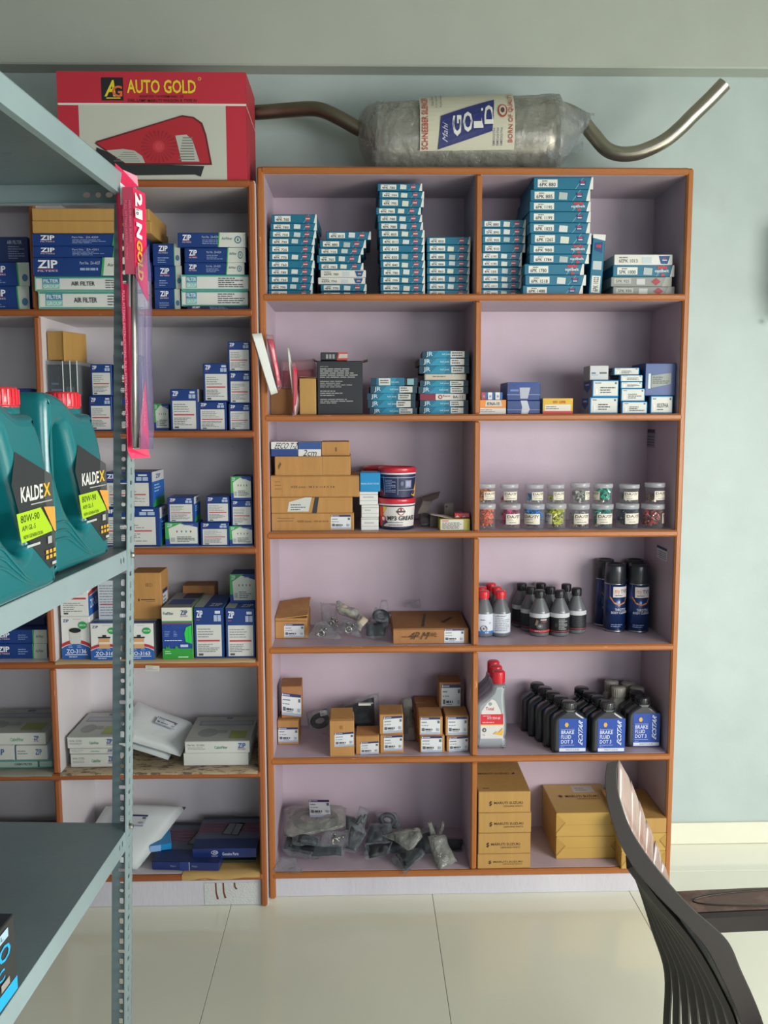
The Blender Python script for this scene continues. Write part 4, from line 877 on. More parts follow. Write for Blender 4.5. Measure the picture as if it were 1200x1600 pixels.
# ================================================================ FOURTH ROW, RIGHT: SMALL BOTTLES AND SPRAY CANS
BOTG = mat('grey_plastic_bottle', '5E6266', .3, coat=.2); CAPR = mat('red_cap', 'CC2330', .35, coat=.3); CAPB = mat('black_cap', '1C1E22', .4, coat=.2)
def lathe_bottle_dims(px0, px1, pyt, pyb, base):
    Y = atz((px0+px1)/2, pyb, base).y; a, b = at(px0, pyb-30, Y).x, at(px1, pyb-30, Y).x; r = (b-a)/2
    return Y, at((px0+px1)/2, pyt, Y+r).z-base-GAP, r
def lathe_bottle(lab, px0, px1, pyt, pyb, base, cap, des, grp, ang=0, dy=0, H=None, W=None):
    Y = atz((px0+px1)/2, pyb, base).y+dy; a, b = at(px0, pyb-30, Y).x, at(px1, pyb-30, Y).x; r = W or (b-a)/2; Yc = Y+r
    H = H or at((px0+px1)/2, pyt, Yc).z-base-GAP
    t = thing('additive_bottle', lab, 'bottle', ((a+b)/2, Yc, base+GAP), group=grp)
    q = MB(); q.lathe([(r*.9, 0), (r*.99, .004), (r, .008), (r, H*.53), (r*.97, H*.56), (r*.45, H*.81), (r*.42, H*.83), (r*.42, H*.85)], BOTG, 28); q.build('bottle_body', t)
    q = MB(); pr = [(r*.5, H*.83), (r*.52, H*.835), (r*.5, H*.985), (r*.44, H), (.0001, H)]; q.lathe(pr, cap, 18)
    for k in range(14):
        g_ = 2*math.pi*k/14; q.box((r*.49, -.0012, H*.84), (r*.53, .0012, H*.98), cap, 0, Matrix.Rotation(g_, 4, 'Z'))
    q.build('cap', t)
    c = Canvas(2*math.pi*r*.5, H*.43, 20); des(c); c.build('wrap_label', t, lambda x, y, e: cy_map(r+.0003, r+.0003, H, math.radians(-90+ang)-math.pi/2)(x, y+H*.085, e)); return Y, H, r
def d_wlab(back):
    def f(c):
        c.rect(0, 0, 1, 1, 'C3C8D2')
        if back: c.lines(.28, .1, .8, .92, 9, '7C838E', .4, 3); c.text('Bremsen', .36, .88, .66, .95, '5A606A', .0); c.rect(0, 0, 1, .03, '7C90B4')
        else: c.lines(.35, .66, .62, .74, 1, '40464E', .5); c.text('DOT', .64, .5, .72, .58, '50565E', .02); c.ell(.46, .26, .12, .17, '50555C', 16); c.ell(.46, .26, .08, .11, 'AEB2B8', 14); c.ell(.46, .26, .03, .05, '50555C', 10); c.rect(0, .0, 1, .13, '2C68A8'); c.text('500', .5, .02, .62, .1, 'D0D8E4', .02)
    return f
def d_blab(k):
    def f(c):
        c.rect(0, 0, 1, 1, '17191D'); c.rect(0, .78, 1, 1, 'B9BDC0')
        if k == 0: c.rect(0, .04, 1, .15, 'B8303A'); c.text('DOT 5.1', .3, .055, .5, .13, 'D8C4C4', .02); c.ell(.46, .36, .11, .15, '4A4C50', 14); c.ell(.46, .36, .05, .07, '8A8C90', 10); c.poly([(.3, .4), (.36, .72), (.42, .6), (.38, .4)], '7A6A58'); c.rect(.48, .66, .68, .72, 'B0B4B8'); c.rect(.5, .58, .68, .61, 'B03040')
        elif k == 1: c.lines(.42, .16, .74, .72, 7, '9A9EA2', .4, 4); c.rect(0, .06, 1, .09, 'A83A44'); c.ell(.34, .4, .05, .1, '34363A', 10)
        else: c.rect(0, .06, 1, .09, 'A83A44'); c.lines(.3, .2, .8, .7, 5, '303338', .4, 4)
    return f
ZR4 = Z4
Y0, H0, r0 = lathe_bottle_dims(768.3, 799.6, 921, 994.5, ZR4)
Y0 -= .012; r0 *= .97; fx = at(784, 990, Y0).x; fx1 = at(754, 990, Y0).x
def row_bottles(x, ks, cap, des, grp, labs, dx, W, H, Yf, dyy=.058):
    for k in ks:
        t_px = 0
        X = x+dx*k; Yc = Yf+W+dyy*k
        yield X, Yc, k
def put_bottle(X, Yc, H, r, cap, des, lab, grp, ang=0):
    Yc = min(Yc, 2.6575-r*1.05)
    t = thing('additive_bottle', lab, 'bottle', (X, Yc, ZR4+GAP), group=grp)
    q = MB(); q.lathe([(r*.9, 0), (r*.99, .004), (r, .008), (r, H*.53), (r*.97, H*.56), (r*.45, H*.81), (r*.42, H*.83), (r*.42, H*.85)], BOTG, 28); q.build('bottle_body', t)
    q = MB(); q.lathe([(r*.5, H*.83), (r*.52, H*.835), (r*.5, H*.985), (r*.44, H), (.0001, H)], cap, 18)
    for k in range(14): q.box((r*.49, -.0012, H*.84), (r*.53, .0012, H*.98), cap, 0, Matrix.Rotation(2*math.pi*k/14, 4, 'Z'))
    q.build('cap', t)
    c = Canvas(2*math.pi*r*.5, H*.43, 20); des(c); c.build('wrap_label', t, lambda x, y, e: cy_map(r+.0003, r+.0003, H, math.radians(-90+ang)-math.pi/2)(x, y+H*.085, e))
put_bottle(fx, Y0+r0, H0, r0, CAPR, d_wlab(True), 'grey bottle with red cap, white text label, front right of the pair', 'red-capped grey bottles')
put_bottle(max(fx1-.002, .3178+r0*1.08), Y0+r0, H0, r0, CAPR, d_wlab(False), 'grey bottle with red cap and blue-footed label, against the divider', 'red-capped grey bottles')
put_bottle(max(fx1-.008, .3178+r0*1.08), Y0+r0+.056, H0, r0, CAPR, d_wlab(False), 'red-capped grey bottle half hidden behind the one at the divider', 'red-capped grey bottles')
put_bottle(fx-.003, Y0+r0+.056, H0, r0, CAPR, d_wlab(False), 'red-capped grey bottle, second in the right file', 'red-capped grey bottles')
put_bottle(fx-.012, Y0+r0+.112, H0, r0, CAPR, d_wlab(False), 'red-capped grey bottle, last in the right file', 'red-capped grey bottles')
bx = [at(845.5, 990, Y0).x, at(877, 990, Y0).x]
for ci, (xx, lab, des) in enumerate(((bx[0], 'left file', d_blab(0)), (bx[1], 'middle file', d_blab(1)))):
    for k in range(3):
        put_bottle(xx-.016*k, Y0+r0+.056*k, H0, r0, CAPB, des if k == 0 else d_blab(2), 'black-capped grey bottle, %s of the %s' % (['front', 'second', 'last'][k], lab), 'black-capped grey bottles', 0)
xr = at(903.5, 980, Y0+.03).x
for k in range(2): put_bottle(xr-.016*k, Y0+r0+.03+.062*k, H0, r0, CAPB, d_blab(2), 'black-capped grey bottle, %s of the right file' % ['front', 'rear'][k], 'black-capped grey bottles')
CANB = mat('blue_spray_can_print', '1A3468', .28, metal=.3, coat=.3); CANM = mat('tin_rim', 'A8AAAC', .25, 1); CAPK = mat('dark_spray_cap', '20262C', .35, coat=.3)
def d_spray(c):
    c.poly([(.2, 1), (.2, .72), (.32, .6), (.5, .56), (.68, .6), (.8, .72), (.8, 1)], '58284C'); c.poly([(.22, .76), (.34, .63), (.5, .595), (.66, .63), (.78, .76), (.78, .72), (.66, .6), (.5, .56), (.34, .6), (.22, .72)], 'C8863A')
    c.rect(.3, .74, .76, .97, 'CFCCC8'); c.text('my', .35, .8, .49, .9, 'D0702C', .02); c.text('TVS', .51, .83, .73, .91, '2A3468', .03); c.lines(.36, .76, .72, .8, 1, '6A6A78', .5)
    c.text('THROTTLE', .36, .44, .7, .5, 'C6CCDA', .03); c.text('BODY CLEANER', .26, .38, .78, .43, 'C6CCDA', .03); c.lines(.26, .08, .76, .16, 2, '8A9CC4', .35, 3)
def spray(px0, px1, pyt, pyb, lab, ang=0):
    Y = atz((px0+px1)/2, pyb, ZR4).y; a, b = at(px0, pyb-30, Y).x, at(px1, pyb-30, Y).x; r = (b-a)/2; Yc = min(Y+r, 2.657-r); H = at((px0+px1)/2, pyt, Yc).z-ZR4-GAP
    t = thing('spray_can', lab, 'spray can', ((a+b)/2, Yc, ZR4+GAP), group='blue throttle cleaner spray cans')
    q = MB(); q.lathe([(r*.9, .001), (r*.99, 0), (r, .003), (r*.97, .006)], CANM, 32); q.lathe([(r*.97, H*.705), (r*.96, H*.72), (r*.8, H*.75)], CANM, 32); q.build('tin_rims', t)
    q = MB(); q.lathe([(r*.97, .005), (r*.97, H*.71)], CANB, 32); q.build('can_body', t)
    q = MB(); q.lathe([(r*.93, H*.722), (r*.97, H*.73), (r*.9, H*.97), (r*.84, H), (r*.7, H), (r*.68, H*.985), (.0001, H*.985)], CAPK, 32); q.build('cap', t)
    c = Canvas(math.pi*r*.97, H*.68, 24); d_spray(c); c.build('wrap_label', t, lambda x, y, e: cy_map(r*.97+.0002, r*.97+.0002, H, math.radians(-90+ang)-math.pi/2)(x, y+H*.02, e))
spray(984.5, 1019, 881, 989.5, 'blue spray can, front right of the group', 3); spray(947.5, 982.5, 880.5, 988.5, 'blue spray can, front centre of the group', 12)
spray(931, 961, 873.5, 978, 'blue spray can behind the front centre one, leftmost', 20); spray(977, 1008, 874, 978, 'blue spray can standing behind the front right one', 0)
# ================================================================ FIFTH ROW, LEFT: KRAFT PARTS BOXES
def mbx(lab, x0, x1, yt, yb, z, d, lb, Y=None, rz=0, m=KRAFT, ry=0, ext=None, flap=True, base=None):
    def des(c):
        d_mlabel(*lb)(c); c.rect(0, .985, 1, 1, '7A5630')
        if ext: ext(c)
    o = carton('parts_carton', lab, 'carton', x0, x1, yt, z, Y, d, m, des, 'kraft cartons with white part labels', rz=rz, yb=yb, ry=ry, lid=False); return z+o['_h']+GAP, o
z, _ = mbx('square kraft carton, lower of two against the left panel', 433.5, 466.5, 1125, 1163.5, Z5, .085, (.04, .1, .97, .7, 21), rz=-1)
mbx('darker kraft carton tilted on the lower left one', 439.5, 471.5, 1072, 1110, z, .085, (.02, .08, .96, .76, 22, None, -.08), Y=atz(450, 1163, Z5).y+.012, rz=2, m=KRAFT3)
z, o = mbx('tallest kraft carton, alone near the front edge', 515, 553.5, 1125, 1182.5, Z5, .07, (.2, .28, .97, .66, 23, None, .03), ext=lambda c: (c.rect(.45, .76, .47, .85, '6A4A28'), c.rect(.51, .76, .53, .85, '6A4A28')), rz=1)
q = MB(); q.box((-.031, 0, 0), (.031, .07, .0012), KRAFT); q.build('lid_flap', o, (0, 0, o['_h']+.001), (math.radians(8), 0, 0))
mbx('short kraft carton between the tallest one and the pair', 556, 592.5, 1149.5, 1179, Z5, .08, (.2, .02, .97, .68, 24, None, .05), rz=-1)
z, _ = mbx('kraft carton, lower of the centre pair', 594, 630.5, 1147.5, 1177, Z5, .085, (.16, .14, .96, .94, 25, None, .03)); y_ = atz(612, 1177, Z5).y
mbx('kraft carton, upper of the centre pair', 593, 630, 1116, 1146, z, .085, (.16, .08, .96, .9, 26, None, .06), Y=y_)
z, _ = mbx('kraft carton, bottom left of the right-hand block', 656.5, 694.5, 1149, 1176, Z5, .085, (.05, .02, .9, .96, 27)); y_ = atz(675, 1176, Z5).y
z2, _ = mbx('kraft carton, upper left of the right-hand block', 655, 691.5, 1120, 1148, z, .085, (.06, .05, .9, .98, 28), Y=y_)
z3, _ = mbx('kraft carton, bottom right of the right-hand block', 698, 733, 1149.5, 1174.5, Z5, .085, (.1, .02, .95, .94, 29, None, .07))
z4, _ = mbx('kraft carton, upper right of the right-hand block', 696, 732.5, 1118.5, 1148, z3, .085, (.1, .06, .93, .96, 30), Y=y_+.003)
for i, (x0, x1, nm) in enumerate(((654, 690.5, 'left'), (693, 729, 'right'))):
    for k, zb2 in enumerate((Z5, Z5+.0475)):
        for jj in range(2 if i == 0 else 1):
            yy = y_+.0865+.0665*jj
            q = MB(); a, b = at(x0, 1150, y_).x, at(x1, 1150, y_).x; q.box((-(b-a)/2, 0, 0), ((b-a)/2, .065, .047), KRAFT3, .0015)
            o = q.build('parts_carton', None, ((a+b)/2-.001*jj, yy, zb2+GAP*(k+1))); tag(o, 'plain kraft carton %s the %s column, %s layer' % ('directly behind' if jj == 0 else 'furthest behind', nm, 'upper' if k else 'lower'), 'carton', 'unlabelled kraft cartons behind the block')
zt5 = Z5+.0475+.047+GAP*3
mbx('kraft carton on its own on top of the right-hand block', 686.5, 720.5, 1066, 1088, zt5, .07, (.1, .02, .97, .92, 31), Y=y_+.088, m=KRAFT3)
bag('clear film bag stretched behind the kraft cartons, left', [P3(478, 1112, 2.58), P3(520, 1103, 2.58), P3(520, 1150, 2.54), P3(482, 1140, 2.54)], .03, 12, zmin=Z5, inner='ring', amp=.006, label=(.55, .35, .8, .7))
bag('large clear bag of dark parts behind the cartons', [P3(535, 1098, 2.6), P3(592, 1080, 2.6), P3(594, 1140, 2.56), P3(538, 1142, 2.56)], .04, 13, zmin=Z5, inner='dark', amp=.008)
o = bag('narrow tall grey bag between centre pair and block', [P3(628, 1092, 2.58), P3(643, 1090, 2.58), P3(651, 1166, 2.52), P3(632, 1166, 2.52)], .03, 14, zmin=Z5, inner='strip', m=MILKY)
carton('small_box', 'small white labelled strip lying on the clear bag', 'label', 560, 583, 1099, at(570, 1103, 2.53).z, 2.53, .012, WHITEC, lambda c: c.rect(.85, 0, 1, 1, '2A2C34'), h=.006)
# ================================================================ FIFTH ROW, RIGHT
BLKB = mat('black_plastic_bottle', '22252A', .28, coat=.25); SILB = mat('silver_plastic_bottle', '8E9498', .3, metal=.35, coat=.2)
def slab_bottle(nm, lab, cat, grp, X, Y, base, W, D, H, body, capm, outline, capc, des=None, dbox=None, cap_r=.26, bev=None):
    t = thing(nm, lab, cat, (X, Y, base+GAP), group=grp)
    v, f = plate([[(x*W, z*H) for x, z in smooth_loop(outline, 4)]], D, bev or D*.22); q = MB(); q.addp([(a, b+D/2, max(c, 0)) for a, b, c in v], f, body); o = q.build('bottle_body', t)
    cx, cz0, cz1 = capc; q = MB(); rc = cap_r*W; prof = [(rc*.9, cz0*H), (rc, cz0*H+.002), (rc*.97, cz1*H-.003), (rc*.88, cz1*H), (.0001, cz1*H)]
    q.lathe(prof, capm, 24, (cx*W, D/2, 0))
    for k in range(20): q.box((rc*.94, -.0009, cz0*H+.003), (rc*1.035, .0009, cz1*H-.003), capm, 0, Matrix.Translation((cx*W, D/2, 0)) @ Matrix.Rotation(2*math.pi*k/20, 4, 'Z'))
    q.build('cap', t)
    if des:
        u0, v0, u1, v1 = dbox; c = Canvas(W*(u1-u0), H*(v1-v0)); des(c); c.build('front_label', t, lambda x, y, e: (W*(u0-.5)+x, -.0004-e, H*v0+y))
    return t
BFO = [(-.5, .02), (-.46, 0), (0, 0), (.46, 0), (.5, .02), (.5, .3), (.5, .62), (.44, .72), (.3, .79), (.2, .84), (.18, .9), (-.18, .9), (-.2, .84), (-.3, .79), (-.44, .72), (-.5, .62), (-.5, .3)]
def d_bf(c):
    c.rect(0, 0, 1, 1, '13419A'); c.rect(.02, .02, .98, .12, 'C6CCD4'); c.text('MARUTI SUZUKI', .25, .045, .75, .095, '3A4468', .0)
    c.text('BRAKE', .08, .54, .55, .65, 'CBD3E2', .02); c.text('FLUID', .08, .4, .44, .51, 'CBD3E2', .02); c.text('DOT 3', .08, .26, .5, .37, 'CBD3E2', .02); c.rect(.06, .68, .56, .69, 'A9B8D8'); c.rect(.06, .21, .56, .22, 'A9B8D8')
    c.ell(.27, .82, .075, .075, 'C8A04A', 6); c.text('ECSTAR', .7, .2, .86, .9, 'CBD3E2', .03, 90, .15); c.text('500 ml', .06, .15, .2, .18, 'A9B8D8', 0)
Yf5 = atz(893, 1177.5, Z5).y; W5 = at(919, 1140, Yf5).x-at(863.5, 1140, Yf5).x-.004; H5 = at(891, 1096, Yf5+.02).z-Z5
for ci, (px, n_, nm, yb) in enumerate(((891, 5, 'left file', 1177.5), (951.5, 4, 'middle file', 1177.5), (1006.5, 2, 'right file', 1168.5))):
    Yq = atz(px, yb, Z5).y; X = at(px, yb-30, Yq).x
    for k in range(n_):
        slab_bottle('brake_fluid_bottle', 'black brake fluid bottle, %s of the %s' % (['front', 'second', 'third', 'fourth', 'last'][k if k < n_-1 or n_ < 5 else 4], nm), 'bottle', 'black brake fluid bottles', X-(.014 if ci < 2 else .004)*k, Yq+.0435*k, Z5, W5, .042, H5, BLKB, CAPB if k or ci == 2 else mat('grey_topped_cap', '3A3C3C', .35, coat=.2), BFO, (0, .86, 1.0), d_bf, (.17, .03, .97, .7), .21)
CAPW = mat('grey_white_cap', 'A2A096', .45)
for i, (px, py, Y, nm) in enumerate(((969, 1076, 2.53, 'front left'), (958, 1066, 2.585, 'rear left'), (984, 1069, 2.585, 'rear centre'), (998, 1076, 2.545, 'front right'))):
    if i == 0 or i == 3: pass
    X = at(px, py, Y).x; H = at(px, py, Y).z-Z5; slab = slab_bottle('pale_capped_bottle', 'dusty translucent bottle with pale cap, %s of four behind' % nm, 'bottle', 'pale-capped bottles at the back', X, Y, Z5, .05, .034, H, mat('dusty_translucent_bottle', '8A8880', .4), CAPW, BFO, (0, .8, 1.0), None, None, .4)
TOO = [(-.5, .02), (-.45, 0), (.45, 0), (.5, .02), (.5, .14), (.46, .17), (.5, .2), (.5, .42), (.4, .6), (.3, .78), (.42, .79), (.42, .84), (.1, .84), (.08, .78), (-.2, .62), (-.5, .5), (-.5, .2), (-.46, .17), (-.5, .14)]
TOO = [(-.5, .02), (-.46, 0), (.44, 0), (.49, .02), (.49, .12), (.45, .15), (.49, .18), (.5, .36), (.46, .55), (.44, .72), (.46, .84), (.08, .84), (.0, .76), (-.2, .68), (-.44, .6), (-.5, .54), (-.5, .2), (-.46, .16), (-.5, .12)]
def d_tot(c):
    c.poly([(.0, 0), (1, 0), (1, .42), (.86, .72), (.66, .95), (.5, 1), (.28, .9), (.04, .7)], 'C9C9C6'); c.rect(.0, .36, 1, .62, 'C42434'); c.rect(0, .335, 1, .36, 'D8B030')
    c.text('Total', .22, .72, .58, .8, 'B03038', .03); c.ell(.42, .88, .08, .045, '8A9096', 12); c.text('MTF 75W-80', .3, .49, .86, .55, 'DCC8C8', .02); c.lines(.1, .56, .7, .6, 1, 'D8B0B0', .4); c.lines(.08, .39, .9, .44, 1, 'D8B0B0', .4, 3); c.ell(.17, .22, .09, .055, '3A3C40', 8); c.ell(.17, .22, .04, .025, 'B8B8B4', 8); c.text('1 L', .1, .08, .2, .13, '5A5C60', .02); c.poly([(.55, .12), (.98, .08), (.98, .28), (.8, .16), (.7, .18)], 'D8A83C')
Yt = atz(770, 1170.5, Z5).y; Xa, Xb = .3150, at(791.5, 1130, Yt).x; Ht = at(775, 1049, Yt+.02).z-Z5
for k in range(3):
    slab_bottle('transmission_oil_bottle', 'silver oil bottle with red cap, %s of three beside the divider' % ['front', 'middle', 'rear'][k], 'bottle', 'silver oil bottles with red caps', (Xa+Xb)/2+.003, Yt+.052*k, Z5, Xb-Xa-.004, .05, Ht, SILB, CAPR, TOO, (.26, .84, 1.0), d_tot, (.14, .14, .88, .66), .2)
# ================================================================ SIXTH ROW, LEFT: HEAP OF BAGGED PARTS
zs = Z6
bag('large milky bag with white label on top of the heap', [P3(443, 1262, 2.6), P3(541, 1262, 2.6), P3(540, 1288, 2.46), P3(444, 1308, 2.45)], .05, 31, m=MILKY, zmin=zs, inner='ring', label=(.4, .12, .72, .72), amp=.004, freq=6)
bag('shiny clear bag low at the front left of the heap', [P3(447, 1305, 2.5), P3(505, 1318, 2.5), P3(500, 1338, 2.43), P3(440, 1330, 2.44)], .03, 32, zmin=zs, inner='dark')
bag('clear bag with silver glints under the labelled bag', [P3(456, 1302, 2.47), P3(502, 1306, 2.47), P3(500, 1322, 2.44), P3(458, 1318, 2.44)], .025, 33, zmin=zs, inner='dark')
bag('flat clear bag sloping at the middle of the heap', [P3(505, 1300, 2.47), P3(547, 1292, 2.49), P3(545, 1322, 2.44), P3(500, 1322, 2.43)], .025, 34, zmin=zs, inner='bolts')
bag('clear bag lying along the shelf front, dark inside', [P3(485, 1318, 2.47), P3(538, 1320, 2.47), P3(539, 1339, 2.43), P3(480, 1340, 2.43)], .022, 35, zmin=zs, inner='dark')
bag('small crumpled bag hanging over the front left corner', [P3(440, 1338, 2.43), P3(462, 1340, 2.43), P3(474, 1366, 2.385), P3(424, 1360, 2.385)], .014, 36, inner=None, amp=.005)
bag('upright twisted clear bag left of centre', [P3(562, 1258, 2.5), P3(576, 1264, 2.5), P3(568, 1305, 2.46), P3(552, 1296, 2.46)], .03, 37, zmin=zs, inner='strip')
bag('clear bag fanned between upright bag and heap', [P3(548, 1284, 2.5), P3(572, 1300, 2.5), P3(556, 1334, 2.45), P3(536, 1328, 2.46)], .02, 38, zmin=zs, inner='dark')
bag('tall bag with a large black part at centre', [P3(577, 1285, 2.55), P3(612, 1288, 2.55), P3(610, 1330, 2.48), P3(566, 1336, 2.47)], .05, 39, zmin=zs, inner='dark')
bag('flat smoky bag propped at an angle in the centre', [P3(570, 1318, 2.46), P3(616, 1312, 2.48), P3(608, 1334, 2.43), P3(572, 1343, 2.43)], .012, 40, zmin=zs, inner='dark')
bag('bag with black pointed part right of centre', [P3(597, 1306, 2.5), P3(655, 1296, 2.51), P3(660, 1308, 2.47), P3(642, 1332, 2.45)], .03, 41, zmin=zs, inner='dark', m=MILKY)
bag('dark shiny bag whose corner hangs over the edge', [P3(612, 1336, 2.44), P3(660, 1322, 2.47), P3(664, 1336, 2.44), P3(632, 1367, 2.378)], .02, 42, inner='dark')
bag('pale gathered bag with two ears near the divider', [P3(668, 1306, 2.48), P3(694, 1306, 2.49), P3(716, 1346, 2.43), P3(686, 1360, 2.4)], .04, 43, zmin=zs, m=MILKY, inner='bolts')
for i, cs in enumerate(([P3(668, 1284, 2.5), P3(674, 1284, 2.5), P3(686, 1312, 2.49), P3(676, 1316, 2.49)], [P3(690, 1282, 2.5), P3(694, 1284, 2.5), P3(690, 1316, 2.49), P3(682, 1312, 2.49)])):
    bag('%s film ear rising from the pale gathered bag' % ['left', 'right'][i], cs, .008, 44+i, m=MILKY, nm='film_scrap', cat='film')
bag('dark bag in the right back corner of the heap', [P3(690, 1306, 2.58), P3(724, 1308, 2.58), P3(722, 1352, 2.5), P3(694, 1350, 2.5)], .04, 46, zmin=zs, inner='dark')
bag('dark bag lying behind the pointed black part', [P3(600, 1322, 2.56), P3(672, 1316, 2.58), P3(676, 1340, 2.5), P3(604, 1340, 2.5)], .05, 47, zmin=zs, inner='dark')
bag('black hose in film curling above the dark bags', [P3(585, 1270, 2.59), P3(618, 1268, 2.6), P3(628, 1290, 2.58), P3(590, 1296, 2.58)], .03, 51, zmin=zs, inner='ring')
bag('wide dark bag across the middle of the heap', [P3(566, 1296, 2.54), P3(648, 1304, 2.56), P3(640, 1334, 2.5), P3(560, 1330, 2.5)], .03, 52, zmin=zs, inner='dark')
bag('narrow dark bag between the pointed part and the ears', [P3(648, 1300, 2.53), P3(682, 1290, 2.56), P3(690, 1336, 2.5), P3(655, 1336, 2.49)], .035, 53, zmin=zs, inner='dark')
bag('small dark bag left of the upright twisted one', [P3(536, 1272, 2.58), P3(560, 1276, 2.58), P3(560, 1300, 2.54), P3(538, 1300, 2.54)], .02, 54, zmin=zs, inner='dark')
bag('small smoky bag leaning back above the centre', [P3(600, 1282, 2.6), P3(622, 1276, 2.6), P3(630, 1300, 2.58), P3(600, 1304, 2.58)], .03, 48, zmin=zs, inner='strip')
# ================================================================ SIXTH ROW, RIGHT
z = Z6; Y6 = atz(787, 1361, Z6).y if False else 2.403
for i, (yt, x0, x1, u) in enumerate(((1334, 746, 828.6, .2), (1301.5, 747, 829, .15), (1269.8, 747.5, 830, .2), (1236.5, 747.5, 829, .2))):
    o = carton('genuine_parts_carton', 'long kraft carton with dark print, %s of the stack of four' % ['bottom', 'second from bottom', 'second from top', 'topmost'][i], 'carton', x0, x1, yt, z, Y6, .235, KRAFT2, d_maruti(u), 'four stacked kraft cartons', rz=R.uniform(-.3, .3),
               top=(lambda c: (c.text('MARUTI SUZUKI', .1, .5, .72, .56, '6A4C26', .03), c.poly([(.76, .5), (.82, .57), (.84, .52)], '3A2F22'), c.lines(.1, .06, .32, .12, 1, '7A5A2E', .4))) if i == 3 else None); z += o['_h']+GAP
def parcel(lab, x0, x1, yt, yb, base, Y, d, tp=None, rz=0):
    def des(c):   # tucked paper ends: folds
        c.rect(0, .49, 1, .5, '8E6A30')
        for a, b_ in ((0, 1), (1, -1)):
            c.poly([(a, .98), (a+b_*.14, .62), (a, .2)], 'A9843E')
            c.poly([(a+b_*.0, .2), (a+b_*.14, .61), (a+b_*.15, .6), (a+b_*.01, .15)], '8A682E')
    o = carton('wrapped_parcel', lab, 'parcel', x0, x1, yt, base, Y, d, mat('golden_wrapping_paper', 'BA974E', .38, vary=.1, vscale=7, bump=.12, bscale=18), des, 'golden paper-wrapped parcels', yb=yb, top=tp, rz=rz); return base+o['_h']+GAP
Yp = atz(910, 1342, Z6).y
z = parcel('golden wrapped parcel, lower of the big pair', 869, 968, 1307, 1342, Z6, Yp, .2)
parcel('golden wrapped parcel with white label on top, upper of the pair', 869, 968, 1270, 1306, z, Yp, .2, lambda c: (c.rect(.45, .7, .8, .93, 'B9B5AE'), c.lines(.5, .74, .76, .88, 2, '8A8884', .4), c.text('MARUTI SUZUKI', .28, .52, .82, .6, '5A4222', .03), c.text('GENUINE PARTS', .45, .44, .82, .49, '6E5430', 0), c.ell(.2, .56, .035, .04, '4A3620', 8)))
Yp2 = atz(985, 1358, Z6).y
z = Z6
for i, (yt, nm) in enumerate(((1330, 'bottom of three behind the chair'), (1302, 'middle of three behind the chair'))):
    z = parcel('golden wrapped parcel, '+nm, 971, 1042, yt, yt+28, z, Yp2, .19)
carton('genuine_parts_carton', 'kraft carton lying on the parcels behind the chair back', 'carton', 968, 1043, 1279, z, Yp2, .2, KRAFT2, lambda c: None, top=lambda c: c.ell(.35, .6, .05, .04, '3A2F22', 8))
# ================================================================ LEFT UNIT
def zb(lab, x0, x1, yt, z, des, d=.2, Y=2.385, m=None, rz=0, grp='air filter cartons', yb=None, nm='filter_carton', side=None, top=None, ry=0):
    o = carton(nm, lab, 'carton', x0, x1, yt, z, Y, d, m or ZIPC, des, grp, rz=rz, yb=yb, side=side, top=top, ry=ry); return z+o['_h']+GAP, o
# top compartment, second column
z = LA
z, _ = zb('white and green air filter carton, bottom of the long stack', 60, 224, 456, z, d_filtergroup(1, 'left'), m=WHITEC, Y=2.35)
z, _ = zb('white and green air filter carton, second from bottom of long stack', 54.5, 222, 432.5, z, d_filtergroup(2, 'left'), m=WHITEC, Y=2.335)
z, _ = zb('thick blue filter carton in the middle of the long stack', 51.5, 226, 402.5, z, d_zipflat(.62, 'Part No.  ZA-4027', True, s=3), Y=2.32)
z, _ = zb('thin blue filter carton under another, upper long stack', 51.5, 222, 384.5, z, d_zipflat(.74, 'Part No.  ZA-4201', s=4), Y=2.325)
z, _ = zb('thin blue filter carton just below the golden cartons', 51, 222, 365, z, d_zipflat(.74, 'Part No.  ZA-4209', s=5), Y=2.325)
z, _ = zb('golden kraft carton, lower of two on the blue stack', 50, 236, 345, z, None, m=KRAFT2, Y=2.32, nm='cardboard_box', grp=None)
z, _ = zb('golden kraft carton, upper of two on the blue stack', 49.5, 233, 325.5, z, None, m=KRAFT2, Y=2.32, nm='cardboard_box', grp=None)
z = LA
Yf_ = 2.385
z, _ = zb('dark end of a low carton under the short right stack', 293, 391, 478, z, d_zipflat(1, 'Part No.', s=6), Y=2.38, d=.18, m=mat('dark_navy_carton', '20284A', .45))
z, _ = zb('white and green carton, lower of the short right stack', 283.5, 387.5, 454, z, d_filtergroup(3), m=WHITEC, Y=2.39, d=.18)
z, _ = zb('white and green carton, upper of the short right stack', 283.5, 388.5, 429.5, z, d_filtergroup(4), m=WHITEC, Y=2.385, d=.18, rz=.6)
z, _ = zb('thin blue carton, third from top of the short right stack', 288.5, 382, 410.5, z, d_zipflat(.7, 'Part No.  ZA-4203', s=7), d=.18)
z, _ = zb('thin blue carton, second from top of the short right stack', 288.5, 383.5, 387, z, d_zipflat(.7, 'Part No.  ZA-4224', s=8), d=.18, rz=-.8)
z, _ = zb('thin blue carton on top of the short right stack', 277.5, 383.5, 363.5, z, d_zipflat(.6, 'Part No.  ZA-4204', s=9), d=.18, Y=2.38, side=lambda c: c.rect(0, 0, 1, 1, 'C0C2C0'))
z = LA
